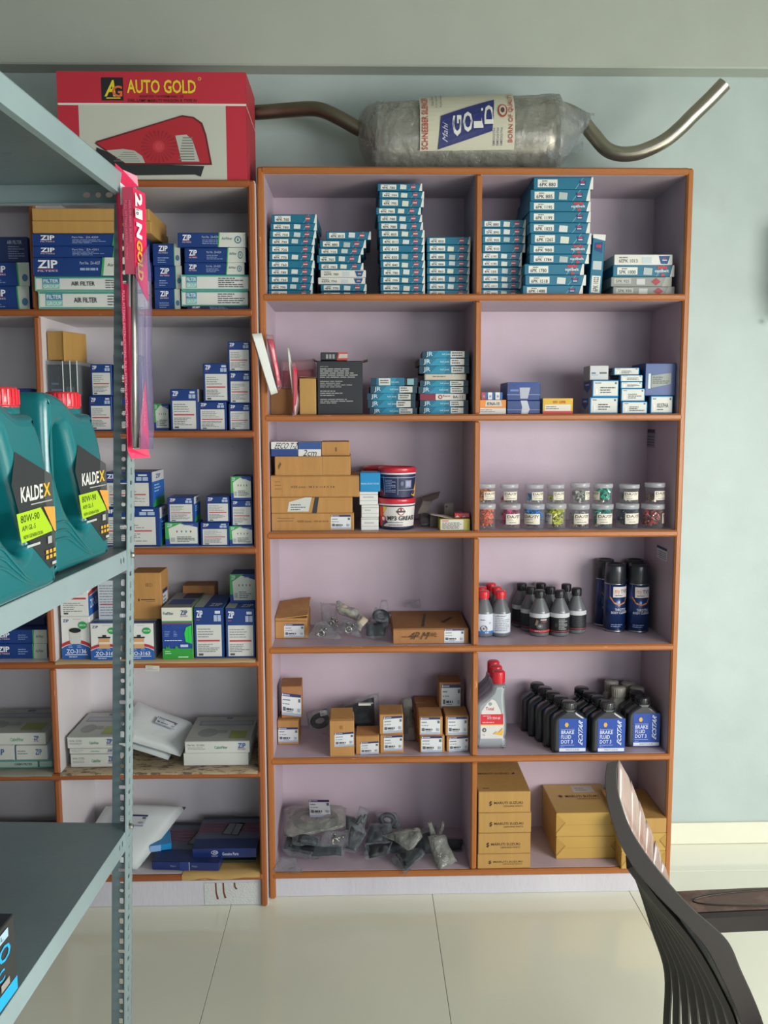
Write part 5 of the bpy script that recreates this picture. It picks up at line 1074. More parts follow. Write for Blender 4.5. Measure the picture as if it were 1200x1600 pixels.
for i, (x0, x1, yt, nm) in enumerate(((241.5, 283, 451.5, 'bottom'), (240.5, 285.5, 415.5, 'middle'), (238, 283, 380.5, 'top'))):
    def d_sq(c, i=i): c.rect(.78, 0, 1, 1, 'B4BAB2'); c.rect(.765, 0, .79, 1, '2E9A58'); zip_logo(c, .22, .55, .55, .9); c.lines(.18, .1, .6, .4, 3, '8FA2C8', .35, i); c.ell(.9, .35, .07, .13, '3D6A8A', 12)
    z, _ = zb('square blue carton beside the short stack, %s of three' % nm, x0, x1-1.5 if i else x1-1.5, yt, z, d_sq, Y=2.395, d=.17)
# top compartment, first column
z = LA
def d_c1(c): c.poly([(.86, 0), (1, 0), (1, 1), (.84, 1)], 'B4BCB4'); c.poly([(.845, 0), (.865, 0), (.845, 1), (.825, 1)], '2E9A58'); zip_logo(c, .5, .45, .68, .85); c.lines(.4, .1, .78, .28, 2, '7F92B8', .35); c.ell(.94, .35, .04, .16, '3D6A8A', 12)
for i, yt in enumerate((447, 410)):
    z, _ = zb('blue filter carton at the far left edge, %s of two' % ['lower', 'upper'][i], -70, 45.5, yt, z, d_c1, Y=2.385, d=.18)
z, _ = zb('navy air filter carton above two blue ones, far left', -72, 43, 370, z, lambda c: (c.text('AIR FILTER', .72, .72, .92, .86, '9AA2B4', .02), c.lines(.73, .12, .97, .66, 6, '76809A', .35, 4), c.text('FILTER', .42, .56, .6, .8, 'A8AEBC', .04), c.rect(.42, .3, .6, .52, 'A8AEBC')), m=mat('dark_navy_print', '172A55', .45), Y=2.39, d=.18)
# second compartment, second column
def zc(lab, x0, x1, yt, z, h0=.3, s=1, d=.09, Y=2.39, rz=0, side=None, green=False, m=None, yb=None, red=True, top=None):
    o = carton('filter_carton', lab, 'carton', x0, x1, yt, z, Y, d, m or ZIPC, d_zipcart(h0, red, s, green), 'oil filter cartons', rz=rz, side=side, yb=yb, top=top); return z+o['_h']+GAP, o
def sd_zip(c): c.rect(0, .72, 1, 1, 'C9CCCC'); c.text('ZIP', .3, .8, .7, .92, '2A4A8A', .04); c.rect(0, 0, 1, .72, '2064B8'); c.poly([(0, 0), (.5, 0), (1, .35), (1, .2), (1, 0)], '2E9A4A'); c.poly([(0, 0), (.5, 0), (1, .25), (.2, .2)], '2E9A4A'); c.lines(.15, .4, .85, .66, 3, 'A8C0E0', .4)
z, _l = zc('blue filter carton, lower left, behind the oil cans', 139, 174.5, 619, LB_, .28, 11)
zc('blue filter carton on the lower left one', 141, 174, 569, z, .27, 12, Y=2.395)
z, _l = zc('low blue filter carton directly behind the rack post', 176, 214, 621, LB_, .25, 14, Y=2.395)
zc('blue filter carton right behind the rack post', 177, 213, 553.5, z, .25, 13, Y=2.40)
zc('short green and white carton beside the hanging wiper pack', 240.5, 263.5, 631, LB_, .3, 15, Y=2.42, green=True)
zc('blue filter carton with red rule, standing alone left', 265.5, 308.5, 608, LB_, .28, 16, side=lambda c: c.rect(0, 0, 1, 1, 'B8BABA'))
zq, _ = zc('low blue filter carton between two taller ones', 309.5, 353.5, 628, LB_, .26, 17)
zc('tall blue filter carton standing on the low middle one', 317, 357, 567.5, zq, .28, 18, Y=2.395)
z, _ = zc('blue filter carton, bottom of the right-hand three', 357, 391.3, 631, LB_, .28, 19); z, _ = zc('blue filter carton, middle of the right-hand three', 357.5, 391.3, 581, z, .3, 20)
zc('blue filter carton, top of the right-hand three', 355.5, 391, 533.5, z, .28, 21)
# clear plastic box with a kraft box on top
Yc = 2.345+.04; pL, pR, pM = at(64, 600, Yc), at(141, 600, Yc+.14), at(88, 600, Yc); pL.x = max(pL.x, -.8285); ztc = at(70, 563.5, Yc).z; hc_ = ztc-LB_-.001
q = MB(); wc = pM.x-pL.x; wR = .125
def cbox(q, x0, y0, x1, y1, h, m, t=.0012):
    q.box((x0, y0, 0), (x1, y0+t, h), m); q.box((x0, y1-t, 0), (x1, y1, h), m); q.box((x0, y0+t, 0), (x0+t, y1-t, h), m); q.box((x1-t, y0+t, 0), (x1, y1-t, h), m); q.box((x0+t, y0+t, h-t), (x1-t, y1-t, h), m)
WB = at(122, 600, Yc).x-pL.x
cbox(q, 0, 0, WB, .2, hc_, CLEARS); o = q.build('display_case', None, (pL.x, Yc, LB_+GAP)); tag(o, 'clear glossy plastic case with edges glinting, behind the oil cans', 'case')
q = MB()
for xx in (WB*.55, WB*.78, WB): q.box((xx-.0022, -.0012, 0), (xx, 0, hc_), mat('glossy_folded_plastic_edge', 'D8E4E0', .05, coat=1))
q.build('folded_edge', o)
q = MB(); q.box((.003, .006, .001), (WB-.003, .19, hc_*.95), mat('dark_blue_inner_carton', '10182A', .4, vary=.2), .001); c_ = q.build('inner_carton', o)
cc = Canvas(WB-.012, hc_*.9); cc.lines(.08, .1, .5, .8, 7, '4A6288', .3, 4); cc.rect(.62, .2, .92, .7, '3A5A58'); cc.ell(.78, .45, .1, .15, '70744A', 12); cc.build('print', c_, lambda x, y, e: (.006+x, .0058-e, y))
# kraft box seen corner-on
a_ = at(74, 540, 2.40); b_ = at(99, 540, 2.385); c2 = at(125.5, 540, 2.44); zk = LB_+hc_+.003; hk = at(60, 518, 2.40).z-zk
ang = math.atan2(b_.y-a_.y, b_.x-a_.x); Lk = (b_-a_).length
q = MB(); q.box((0, 0, 0), (Lk, .1, hk), KRAFT2, .001); o = q.build('cardboard_box', None, (a_.x, a_.y, zk), (0, 0, ang)); tag(o, 'small kraft box turned corner-on on top of the clear case', 'box')
q = MB(); q.box((Lk+.0006, -.002, -.004), (Lk+.0018, .098, hk-.003), KRAFT2); q.build('end_flap', o, (0, 0, 0), (0, 0, 0))
zb('navy carton low at the left edge, behind the oil cans', -60, 49, 607, LB_, lambda c: (c.lines(.5, .5, .95, .7, 2, '8FA2C8', .35), c.rect(.0, .9, 1, .92, '3A5A9A')), Y=2.39, d=.15, grp=None)
# third compartment, second column
z, _ = zc('big blue filter carton, lower left beside the post', 150, 249.5, 793.5, LC, .24, 31, side=sd_zip, Y=2.385, d=.1)
zc('blue filter carton on the big lower left one', 160, 237.5, 738, z, .3, 32, side=sd_zip, Y=2.385, d=.13, rz=-1)
z, _ = zc('green-cornered filter carton, second in the bottom row', 258, 309.5, 816.5, LC, .3, 33, green=True, d=.08)
z, _ = zc('white-topped blue carton on the green-cornered one', 261.5, 303, 777, z, .28, 34, side=sd_zip, m=ZIPC)
z, _ = zc('blue filter carton, third in the bottom row', 313, 357.5, 816.5, LC, .28, 35)
zc('blue filter carton standing on the third one', 321.5, 358.5, 775.5, z, .28, 36, Y=2.395)
z, _ = zc('green-cornered carton, bottom of the right-hand three', 358.5, 394.5, 822, LC, .3, 37, green=True); z, _ = zc('blue filter carton, middle of the three, third level', 361, 394, 781.5, z, .26, 38); zc('green-cornered carton, top of the right-hand three', 360.5, 392.5, 744.5, z, .3, 39, green=True)
zc('low blue filter carton, partly hidden by the post, third level', 135, 149, 770, LC, .28, 40)
# fourth compartment
def zo(lab, x0, x1, yt, yb, z, txt, kind, Y=None, side=None, d=.1, rz=0, top=None):
    o = carton('filter_carton', lab, 'carton', x0, x1, yt, z, Y, d, WHITEC, d_zo(txt, kind), 'white fuel filter cartons', yb=yb, side=side, rz=rz, top=top); return z+o['_h']+GAP, o
bt = lambda c: (c.rect(0, 0, 1, 1, '2A4F98'), c.rect(0, .3, 1, .6, '9AA8A0'), c.lines(.1, .65, .9, .9, 2, 'B8C4D8', .4))
z, _ = zo('white filter carton printed ZO-3136 with black-rimmed cup', 96, 140.7, 963.5, 1028.5, LDz, 'ZO-3136', 'cup', Y=2.39, d=.08)
o = carton('filter_carton', 'white carton with red rule on top of the ZO-3136 carton', 'carton', 92.5, 137, 908, z, 2.39, .09, WHITEC, lambda c: (c.rect(.08, .48, .92, .53, 'B8404E'), c.lines(.1, .12, .85, .4, 5, '6A7074', .35, 5), c.rect(.12, .06, .28, .11, '4A5054'), c.lines(.4, .6, .9, .9, 4, '8A9094', .3, 2)), None, side=lambda c: (c.rect(0, 0, 1, .55, '2A62B0'), c.poly([(0, .55), (1, .65), (1, .8), (0, .65)], 'B02C38'), c.text('ZO-36', .15, .2, .9, .45, 'D8DCE4', .04)))
z, _ = zo('white filter carton printed ZO-3165 beside the ZO-3136 one', 141.5, 187, 974, 1031, LDz, 'ZO-3165', 'box', Y=2.375, top=bt)
carton('filter_carton', 'pale carton of fine print standing behind the ZO-3165 carton', 'carton', 152, 190, 907, z-.002+.003, 2.41, .07, mat('pale_blue_grey_carton', 'B8C0C8', .45), lambda c: (c.lines(.08, .08, .92, .9, 12, '767E8A', .35, 7, .7), c.rect(.1, .38, .95, .41, 'B8404E')), None)
z, _ = zo('white filter carton printed ZO-3163 right of the post', 196, 240.5, 974, 1031, LDz, 'ZO-3163', 'box', Y=2.375, side=lambda c: c.rect(0, 0, 1, 1, '4A525C'), top=bt)
o = carton('cardboard_box', 'kraft box with side label on top of the ZO-3163 carton', 'box', 203, 251, 895, z, 2.42, .09, KRAFT, lambda c: (c.text('80/21', .5, .7, .72, .78, '6A4A28', 0), c.poly([(.24, .42), (.27, .46), (.3, .42), (.27, .38)], '3A2A1C'), c.rect(.34, .415, .8, .435, '4A3420'), c.rect(.5, .385, .8, .395, '6A4A28')), None, side=lambda c: (c.rect(.2, .1, .85, .6, 'C3C8D0'), c.rect(.2, .52, .85, .6, '2A2C5C'), c.lines(.25, .15, .8, .48, 4, '6A7078', .4)))
def d_eco(c):
    c.rect(0, .74, 1, 1, 'CFD0C4'); c.rect(0, .2, 1, .72, '1B3F8C'); c.rect(0, .71, 1, .745, '3A8A4A'); c.rect(0, .685, 1, .705, '9A3A5A'); c.rect(0, 0, 1, .21, '2A9438')
    c.text('FuelFilter', .06, .86, .4, .92, '2E5A64', .02); zip_logo(c, .63, .82, .86, .95, '1B3F78'); c.text('ECO FRIENDLY', .1, .6, .7, .68, '2F5AA6', .02)
    c.poly([(.78, .34), (.74, .5), (.8, .62), (.98, .66), (.99, .3), (.9, .32)], '28C44A'); c.rect(.88, .32, .89, .62, '1E9A3C'); c.lines(.08, .44, .28, .56, 4, '8FA6D8', .3, 2); c.lines(.38, .44, .52, .56, 4, '8FA6D8', .3, 3); c.lines(.08, .36, .7, .38, 1, 'D0D8E8', .7, 4, .9); c.rect(.6, .24, .86, .29, 'B8C4DC')
    c.poly([(.1, .2), (.14, .27), (.18, .22), (.22, .28), (.26, .2)], '2A9438'); c.poly([(.4, .2), (.45, .27), (.52, .24), (.55, .2)], '2A9438'); c.lines(.08, .1, .3, .18, 2, 'A8D8A8', .4, 5); c.rect(.52, .04, .86, .06, 'C0E0C0')
tz = lambda c: (c.rect(0, 0, 1, 1, '1D4288'), c.rect(0, .0, .34, 1, 'A8AEAC'), c.text('ZIP', .5, .08, .9, .3, 'C4CCDC', .04))
Y4 = atz(275, 1031, LDz).y+.004; Y4 = max(Y4, 2.372)
carton('filter_carton', 'green, blue and white eco filter carton with bright leaf', 'carton', 252.5, 299.5, 949.5, LDz, Y4, .2, WHITEC, d_eco, None, side=lambda c: c.rect(0, 0, 1, 1, '7FB86A'), top=lambda c: (c.rect(0, 0, 1, 1, '8A8E8A'), c.rect(.1, .2, .9, .55, '2A4A8A'), c.rect(.4, .6, 1, 1, '22305A')))
Y4b = 2.385
z, _ = zc('tall blue filter carton right of the eco carton', 302.5, 348.5, 949, LDz, .34, 41, d=.17, Y=Y4b, top=tz, side=lambda c: c.rect(0, 0, 1, 1, '1A5A8A'))
zr, _ = zc('tall blue filter carton against the right edge post', 352, 398, 950.5, LDz, .34, 42, d=.17, Y=Y4b, top=tz)
zc('green and white carton lying on the rightmost blue one', 359, 399, 897, zr, .3, 43, green=True, Y=2.45, d=.08)
carton('cardboard_box', 'dark kraft box behind the tall blue cartons', 'box', 285, 335, 915, LDz, 2.575, .07, KRAFT3, None)
# paper liners on the shelves
NEWS = worn('old_newspaper', 'A8977A', '5E5348', .8, 34, .52, .6, (1, 2.2, 1), .05)
def liner(lab, x0, x1, z, ov, m, seed, y1=2.62, wav=.004, cat='paper'):
    q = MB(); n = 34; V = []; rr = random.Random(seed)
    for i in range(n+1):
        x = x0+(x1-x0)*i/n; e = YL_-.0065-ov*(.4+.6*abs(noise.noise(Vector((x*9, seed, 0)))))*1.6
        for (y, zz) in ((y1, z+.0006), (YL_+.03, z+.0008+abs(noise.noise(Vector((x*14, seed, 1))))*wav), (YL_-.0065, z+.0012), (YL_-.0068, z-(YL_-.0065-e)*1.0)):
            V.append((x, y, zz))
    F_ = [(i*4+k, i*4+k+1, i*4+5+k, i*4+4+k) for i in range(n) for k in range(3)]; q.add(V, F_, m, True); o = q.build('shelf_liner'); tag(o, lab, cat); return o
XLa, XLb = LD+TE/2+.002, LXo-TE-.002
liner('old newspaper lining the fifth shelf under the filters', XLa, XLb, LE, .004, NEWS, 3, wav=.002)
liner('torn brown paper strip lining the fourth shelf', XLa, XLb, LDz, .005, mat('tan_paper', 'B39B72', .8, vary=.2), 5, wav=.0006)
liner('grubby sheet lining the fifth shelf of the left column', -1.38, LD-TE/2-.002, LE, .004, mat('grubby_paper', '8E8E80', .8, vary=.3), 6, wav=.001)
liner('crumpled tan paper under the navy boxes, lowest shelf', at(285, 1370, YL_).x, XLb, LF, .011, mat('crumpled_tan_paper', 'B8965A', .7, vary=.25, bump=.3, bscale=20), 7, wav=.0016)
p = at(228, 1043, YL_); q = MB(); q.box((-.0185, -.0008, -.008), (.0185, 0, .007), ink('BDBCB2')); o = q.build('price_sticker', None, (p.x+.019, YL_-.0063, p.z), (0, math.radians(3), 0)); tag(o, 'peeling pale paper sticker on the fourth shelf edge', 'sticker')
cc = Canvas(.037, .015); cc.lines(.1, .1, .9, .9, 3, '7A8A80', .3, 3); cc.build('print', o, lambda x, y, e: (x-.0185, -.0009-e, y-.008))
# fourth compartment, first column
z = LDz
for i, yt in enumerate((1006, 984.5)):
    def dz(c): zip_logo(c, .42, .3, .56, .82); c.lines(.66, .25, .82, .7, 3, '8FA2C8', .3); c.poly([(.84, 0), (1, 0), (1, 1), (.85, 1)], 'A8AEA4'); c.rect(.83, 0, .845, 1, '2E9A58'); c.text('AirFilter', .87, .42, .96, .62, '3A5258', .02)
    z, _ = zb('blue filter carton, first column fourth shelf, %s of two' % ['lower', 'upper'][i], -60, 73.5, yt, z, dz, Y=2.40, d=.18)
zb('dark carton lying behind on the two blue cartons', -40, 70, 964, z, None, Y=2.45, d=.14, m=mat('dark_navy_carton', '20284A', .45), grp=None)
# fifth compartment: cabin filters and mailers
def d_cab(s=1, cut=1, blu=True):
    def f(c):
        c.rect(0, .94, 1, 1, '9EA29E'); c.text('Part No. : ZC-5026', .05, .6, .3, .76, '5A6064', .0); c.lines(.05, .3, .33, .52, 2, '8A9094', .4, s); c.text('CabinFilter', .46*cut, .36, .66*cut, .6, '3A8A5A', .02); 
        if blu: zip_logo(c, .82*cut+.0, .25, .94*cut, .82, '1F4A8E')
    return f
def t_cab(c):
    c.rect(0, 0, 1, 1, 'A6A9A4'); c.ell(.3, .33, .16, .17, '868C8A', 18); c.rect(.1, .62, .97, .82, '7E8490'); c.rect(.12, .65, .95, .79, '9A9EA4'); c.rect(.66, .1, .92, .4, '8F9A50'); c.rect(.45, .3, .6, .42, '8C9290'); c.rect(.5, .88, .6, .96, '6A708C')
PC = mat('pale_grey_carton', 'C2C5BF', .5, vary=.07)
z = LE+.0018
Ye = 2.40
for i, (x0, x1, yt) in enumerate(((110, 182, 1178), (108.5, 181, 1169.5), (105, 180, 1151.5))):
    z, _ = zb('pale cabin filter carton left of the post, %s of three' % ['bottom', 'middle', 'top'][i], x0, x1, yt, z, d_cab(i), Y=Ye, d=.2, m=PC, yb=1187 if i == 0 else None, grp='pale cabin filter cartons', top=t_cab if i == 2 else None)
z, _ = zb('lower cabin filter carton of the right-hand pair', 286.5, 388, 1176.5, LE+.0018, None, Y=Ye, d=.2, m=PC, grp='pale cabin filter cartons')
z, _ = zb('upper cabin filter carton of the right-hand pair', 288.5, 390, 1158, z, d_cab(5), Y=Ye-.003, d=.2, m=PC, grp='pale cabin filter cartons', top=t_cab)
Ym = 2.42; zl = LE+.006
bag('upper white mailer with navy label slumped behind the post', [P3(215, 1096, 2.6), P3(304, 1130, 2.58), P3(282, 1182, 2.41), P3(180, 1150, 2.42)], .022, 61, m=MAILER, zmin=zl, nm='mailer_bag', cat='mailer', amp=.0025, freq=5, label=(.45, .32, .78, .5))
bag('lower white mailer under the labelled one', [P3(212, 1130, 2.58), P3(280, 1155, 2.56), P3(262, 1189, 2.41), P3(172, 1158, 2.42)], .014, 62, m=MAILER, zmin=LE+.002, nm='mailer_bag', cat='mailer', amp=.0025, freq=5)
z = LE+.0016
z, _ = zb('flat teal-banded cabin filter carton at the stack bottom', -60, 82, 1188, z, lambda c: (c.rect(0, .8, 1, 1, '3E8A82'), c.rect(0, 0, 1, .15, '3E8A82'), c.text('CABIN FILTER', .58, .35, .78, .65, '2F3436', .03), c.rect(.84, .1, .86, .9, '2E5A58')), Y=2.40, d=.2, m=mat('grey_green_carton', '9AA8A0', .5), grp=None)
for i, (x0, x1, nm) in enumerate(((-60, 21.5, 'left'), (24.5, 74, 'right'))):
    z2, o = zb('pale cabin filter carton, %s of two side by side, first column' % nm, x0, x1, 1165, z, (lambda c: (c.text('ZIP', .62, .35, .82, .75, '1F4A8E', .05), c.lines(.06, .35, .5, .7, 2, '7A8084', .4))), Y=2.40, d=.12, m=PC, grp='pale cabin filter cartons', side=lambda c: (c.rect(0, 0, 1, 1, 'C2D0E0'), c.text('ZIP', .3, .3, .7, .7, '1F4A8E', .05)))
zb('pale cabin filter carton on top of the side-by-side two', -60, 71, 1145.5, z2, lambda c: (c.text('CabinFilter', .58, .3, .74, .6, '3A8A5A', .02), zip_logo(c, .86, .25, .92, .75, '1F4A8E')), Y=2.405, d=.2, m=PC, grp='pale cabin filter cartons', top=t_cab)
# lowest compartment: navy boxes and a mailer
def d_hy(flip=False):
    def f(c): c.rect(0, .96, 1, 1, '2A3E78'); c.ell(.35, .6, .055, .22, 'B9BFCC', 16); c.ell(.35, .6, .045, .16, '20306A', 16); c.text('H', .325, .46, .375, .74, 'B9BFCC', .03, 0, .3); c.rect(.3, .2, .4, .28, '8A94B4'); c.text('Genuine Parts', .47, .3, .72, .62, 'B9BFCC', .02)
    return f
def t_hy(c):
    c.rect(0, 0, 1, 1, '4E5468'); c.rect(0, 0, 1, .3, '1A2858'); c.rect(0, .92, 1, 1, '1C2030')
    for k in range(4): c.rect(0, .5+k*.08, 1, .54+k*.08, '7A3448', True)
    c.poly([(.38, .42), (.66, .38), (.72, .78), (.44, .8)], '22242C'); c.poly([(.4, .45), (.64, .41), (.69, .75), (.46, .77)], '6C6C72'); c.poly([(.53, .42), (.545, .42), (.58, .77), (.565, .77)], '22242C')
NVB = mat('deep_navy_gloss_carton', '1B2C66', .25, coat=.3)
zb('flat navy box at the left of the lowest shelf, tape-sealed', 236, 343, 1347, LF+.0042, lambda c: (c.text('Engine', .28, .35, .36, .6, '8A94B4', 0), c.text('Mobis', .6, .4, .68, .62, '8A94B4', 0), c.rect(.42, 0, .56, 1, '24387A'), c.rect(.555, 0, .565, 1, 'A8B0C8')), Y=2.375, d=.24, m=NVB, rz=-4, nm='navy_parts_box', grp='navy parts boxes', top=t_hy)
zb('upper navy box with oval emblem and grey window on top', 300, 401, 1326, LF+.026, d_hy(), Y=2.40, d=.2, m=NVB, nm='navy_parts_box', grp='navy parts boxes', top=t_hy)
zb('dark flat box underneath the upper navy box', 340, 399, 1344, LF+.0042, None, Y=2.415, d=.18, m=mat('dark_olive_box', '26301F', .5), nm='navy_parts_box', grp=None)
zb('bright blue carton corner peeping from under the mailer', 235, 268, 1320, LF+.03, lambda c: c.rect(0, 0, .5, 1, '7FA8D8'), Y=2.44, d=.1, m=mat('bright_blue_carton', '1585BE', .4), grp=None, rz=15)
bag('big white mailer sprawled over the lowest left compartment', [P3(165, 1258, 2.6), P3(291, 1262, 2.58), P3(214, 1359, 2.38), P3(120, 1335, 2.40)], .045, 63, m=MAILER, zmin=LF+.002, nm='mailer_bag', cat='mailer', amp=.004, freq=5, label=(.3, .38, .66, .62), n=18)
q = MB(); q.box((-1.36, 2.42, LF+.001), (-.9, 2.6, LF+.05), mat('dark_grey_box', '3A3C3E', .6)); tag(q.build('cardboard_box'), 'dark flat box in the lowest compartment at far left', 'box')
# white patch with red drips on the plinth
a, b = at(318, 1385, YL_), at(403, 1418, YL_); q = MB(); q.box((0, -.0012, 0), (b.x-a.x, 0, a.z-b.z), mat('white_fabric_tape', 'C6C8C6', .7, vary=.12, bump=.3, bscale=200)); o = q.build('tape_patch', unitL); o.parent = None; o.location = (a.x, YL_+.0115, max(.002, b.z)); tag(o, 'white ribbed tape patch on the plinth with rust drips', 'tape')
cc = Canvas(b.x-a.x, a.z-b.z)
for u, l in ((.2, .75), (.34, .7), (.55, .3)): cc.poly([(u, 1), (u+.03, 1), (u+.035, 1-l*.6), (u+.07, 1-l), (u+.03, 1-l), (u+.005, 1-l*.6)], '6A3A28')
cc.build('rust_drip', o, lambda x, y, e: (x, -.0013-e, y))
# ================================================================ ON TOP OF THE UNITS
def d_ag(c):
    c.rect(0, .0, 1, 1, 'B5283A'); c.rect(.002, .69, 1, .71, 'CFCFC6'); c.rect(.11, 0, .89, .69, 'B9BDB2'); c.rect(.0, .0, .11, .67, 'B5283A')
    c.rect(.235, .735, .35, .945, '1A1C1E'); c.text('A', .25, .77, .31, .92, 'D8C82C', .06, 0, .3); c.text('G', .29, .765, .345, .87, 'D8663A', .05); c.rect(.26, .75, .335, .76, 'D8C82C')
    c.text('AUTO GOLD', .37, .8, .735, .925, 'E0C42C', .045); c.ell(.755, .935, .009, .016, 'D8B84C', 12); c.ell(.755, .935, .006, .011, 'B5283A', 12)
    c.text('ADAPTED TO FORM PART OF', .435, .76, .67, .783, '4A1620', .01); c.text('TAIL LAMP MARUTI WAGON R TYPE IV', .372, .72, .74, .747, '3A1018', .02)
    c.poly([(.2, .3), (.19, .22), (.36, .04), (.72, .05), (.75, .0+.03), (.77, .13), (.4, .15)], '22282A')
    c.poly([(.192, .335), (.2, .355), (.66, .6), (.72, .585), (.765, .53), (.785, .42), (.812, .14), (.35, .14)], '5E1A20')
    c.poly([(.2, .34), (.655, .585), (.715, .572), (.755, .52), (.775, .42), (.8, .155), (.35, .155)], 'A82430')
    for k in range(24):
        g_ = 2*math.pi*k/24; c.poly([(.53+.035*math.cos(g_), .31+.06*math.sin(g_)), (.53+.095*math.cos(g_-.05), .31+.15*math.sin(g_-.05)), (.53+.095*math.cos(g_+.05), .31+.15*math.sin(g_+.05))], '8A1E2A'); c.l -= 1
    c.l += 1; c.ell(.53, .31, .032, .055, 'B83440', 18); c.ell(.53, .31, .02, .034, 'C2404A', 14)
    c.poly([(.25, .27), (.34, .285), (.4, .27), (.44, .22), (.455, .155), (.35, .155)], 'A9AEA4')
    for k in range(5): c.rect(.29+k*.012, .17+k*.02, .43-k*.008, .176+k*.02, '7A807A', True)
    c.l += 1; c.poly([(.62, .41), (.68, .42), (.71, .37), (.745, .17), (.65, .17)], 'B0B2AA')
    for k in range(9): c.rect(.635+k*.003, .185+k*.025, .72-k*.001, .195+k*.025, '6E746E', True)
zt_ = ZLT+.0005
o = carton('lamp_carton', 'large red and white tail lamp carton on top of the left unit', 'carton', 88, 384, 112, zt_, 2.368, .185, REDC, d_ag, side=lambda c: (c.rect(0, 0, 1, 1, 'A82436'), c.poly([(0, .68), (1, .66), (1, .67), (0, .695)], 'C9C5BE')))
# muffler
Ymf = 2.535; pl, pr = at(590, 200, Ymf), at(866, 200, Ymf); rl = (at(592, 159, Ymf-.02).z-ZT)/2; rr_ = (at(860, 147, Ymf-.02).z-ZT)/2
mf = thing('exhaust_silencer', 'steel exhaust silencer wrapped in milky plastic lying on top of the right unit', 'silencer', (0, 0, 0))
def hor_lathe(prof, m, seg=40, namp=0, freq=20, seed=0):
    """prof: (x, radius, zc, yc)"""
    q = MB(); V = []
    for x, r, zc, yc in prof:
        for k in range(seg):
            a = 2*math.pi*k/seg; p = Vector((x, yc+r*.92*math.cos(a), zc+r*math.sin(a)))
            if namp:
                nn = noise.noise(p*freq+Vector((seed, 0, 0)))+.5*noise.noise(p*freq*2.3); dd = Vector((0, math.cos(a), math.sin(a)))*nn*namp; p += dd
                if p.z < ZT+.001: p.z = ZT+.001
            V.append(p)
    n = len(prof); Fs = [(i*seg+k, i*seg+(k+1) % seg, (i+1)*seg+(k+1) % seg, (i+1)*seg+k) for i in range(n-1) for k in range(seg)]
    q.add(V, Fs, m, True); return q
def lerp(a, b, t): return a+(b-a)*t
Lm = pr.x-pl.x; pf = []
for i in range(31):
    t = i/30; r = lerp(rl, rr_, t)-.004; e = min(t, 1-t)*30
    pf.append((pl.x+Lm*t, r*(.86 if e == 0 else .97 if e < 1.5 else 1), ZT+lerp(rl, rr_, t)+.001, Ymf))
pf = [(pl.x-.001, .02, ZT+rl, Ymf)]+pf+[(pr.x+.001, .02, ZT+rr_, Ymf)]
hor_lathe(pf, STEEL).build('silencer_drum', mf)
pf = []
for i in range(61):
    t = i/60; r = lerp(rl, rr_, t); pf.append((pl.x-.004+(Lm+.008)*t, r+.0005, ZT+r+.002, Ymf))
kn_l = at(562, 206, Ymf); kn_r = at(921, 184, Ymf)
left = [(lerp(kn_l.x-.004, pl.x-.004, t), lerp(.026, rl, t**.55), lerp(kn_l.z, ZT+rl, t), Ymf) for t in [k/12 for k in range(12)]]
right = [(lerp(pr.x+.004, kn_r.x, t), lerp(rr_*.98, .012, t**.8), lerp(ZT+rr_, kn_r.z, t), Ymf) for t in [k/12 for k in range(1, 13)]]
hor_lathe(left+pf+right, MILKY, 72, .0035, 26, 3).build('plastic_wrap', mf)
# crinkled tail of film at the right end
v, f = patch([at(868, 150, Ymf-.06), at(921, 182, Ymf-.03), at(905, 238, Ymf-.04), at(855, 250, Ymf-.1)], 14, .02, .008, 71, 24); q = MB(); q.add(v, f, CLEAR, True); q.build('plastic_tail', mf)
v, f = patch([at(905, 170, Ymf-.02), at(928, 178, Ymf-.01), at(926, 192, Ymf-.01), at(908, 196, Ymf-.02)], 8, .02, .006, 72, 30); q = MB(); q.add(v, f, CLEAR, True); q.build('plastic_knot', mf)
v, f = patch([at(600, 157, Ymf-.05), at(572, 182, Ymf-.03), at(566, 214, Ymf-.03), at(585, 262, Ymf-.07)], 12, .02, .007, 73, 24); q = MB(); q.add(v, f, CLEAR, True); q.build('plastic_tail', mf)
q = MB(); q.tube(spline([at(x, y, Y) for x, y, Y in ((340, 178, 2.6), (400, 176, 2.58), (440, 173, 2.57), (485, 170, 2.55), (508, 174, 2.54), (535, 187, 2.535), (562, 202, 2.535), (592, 214, 2.535))], 6), .0195, STEELD, 20); o = q.build('inlet_pipe', mf)
o['label'] = 'dark tarnished bent inlet pipe'
pts = spline([at(x, y, Y) for x, y, Y in ((862, 165, 2.535), (900, 180, 2.535), (925, 208, 2.52), (945, 231, 2.5), (965, 240, 2.49), (990, 240, 2.48), (1015, 232, 2.47), (1040, 219, 2.46), (1062, 201, 2.45), (1083, 180, 2.44), (1110, 154, 2.43), (1132, 131, 2.42))], 6)
q = MB(); q.tube(pts, .0195, STEEL, 24, False); q.tube(pts[-8:], .0172, mat('dark_pipe_inside', '2A2622', .9), 20, False); q.build('tail_pipe', mf)
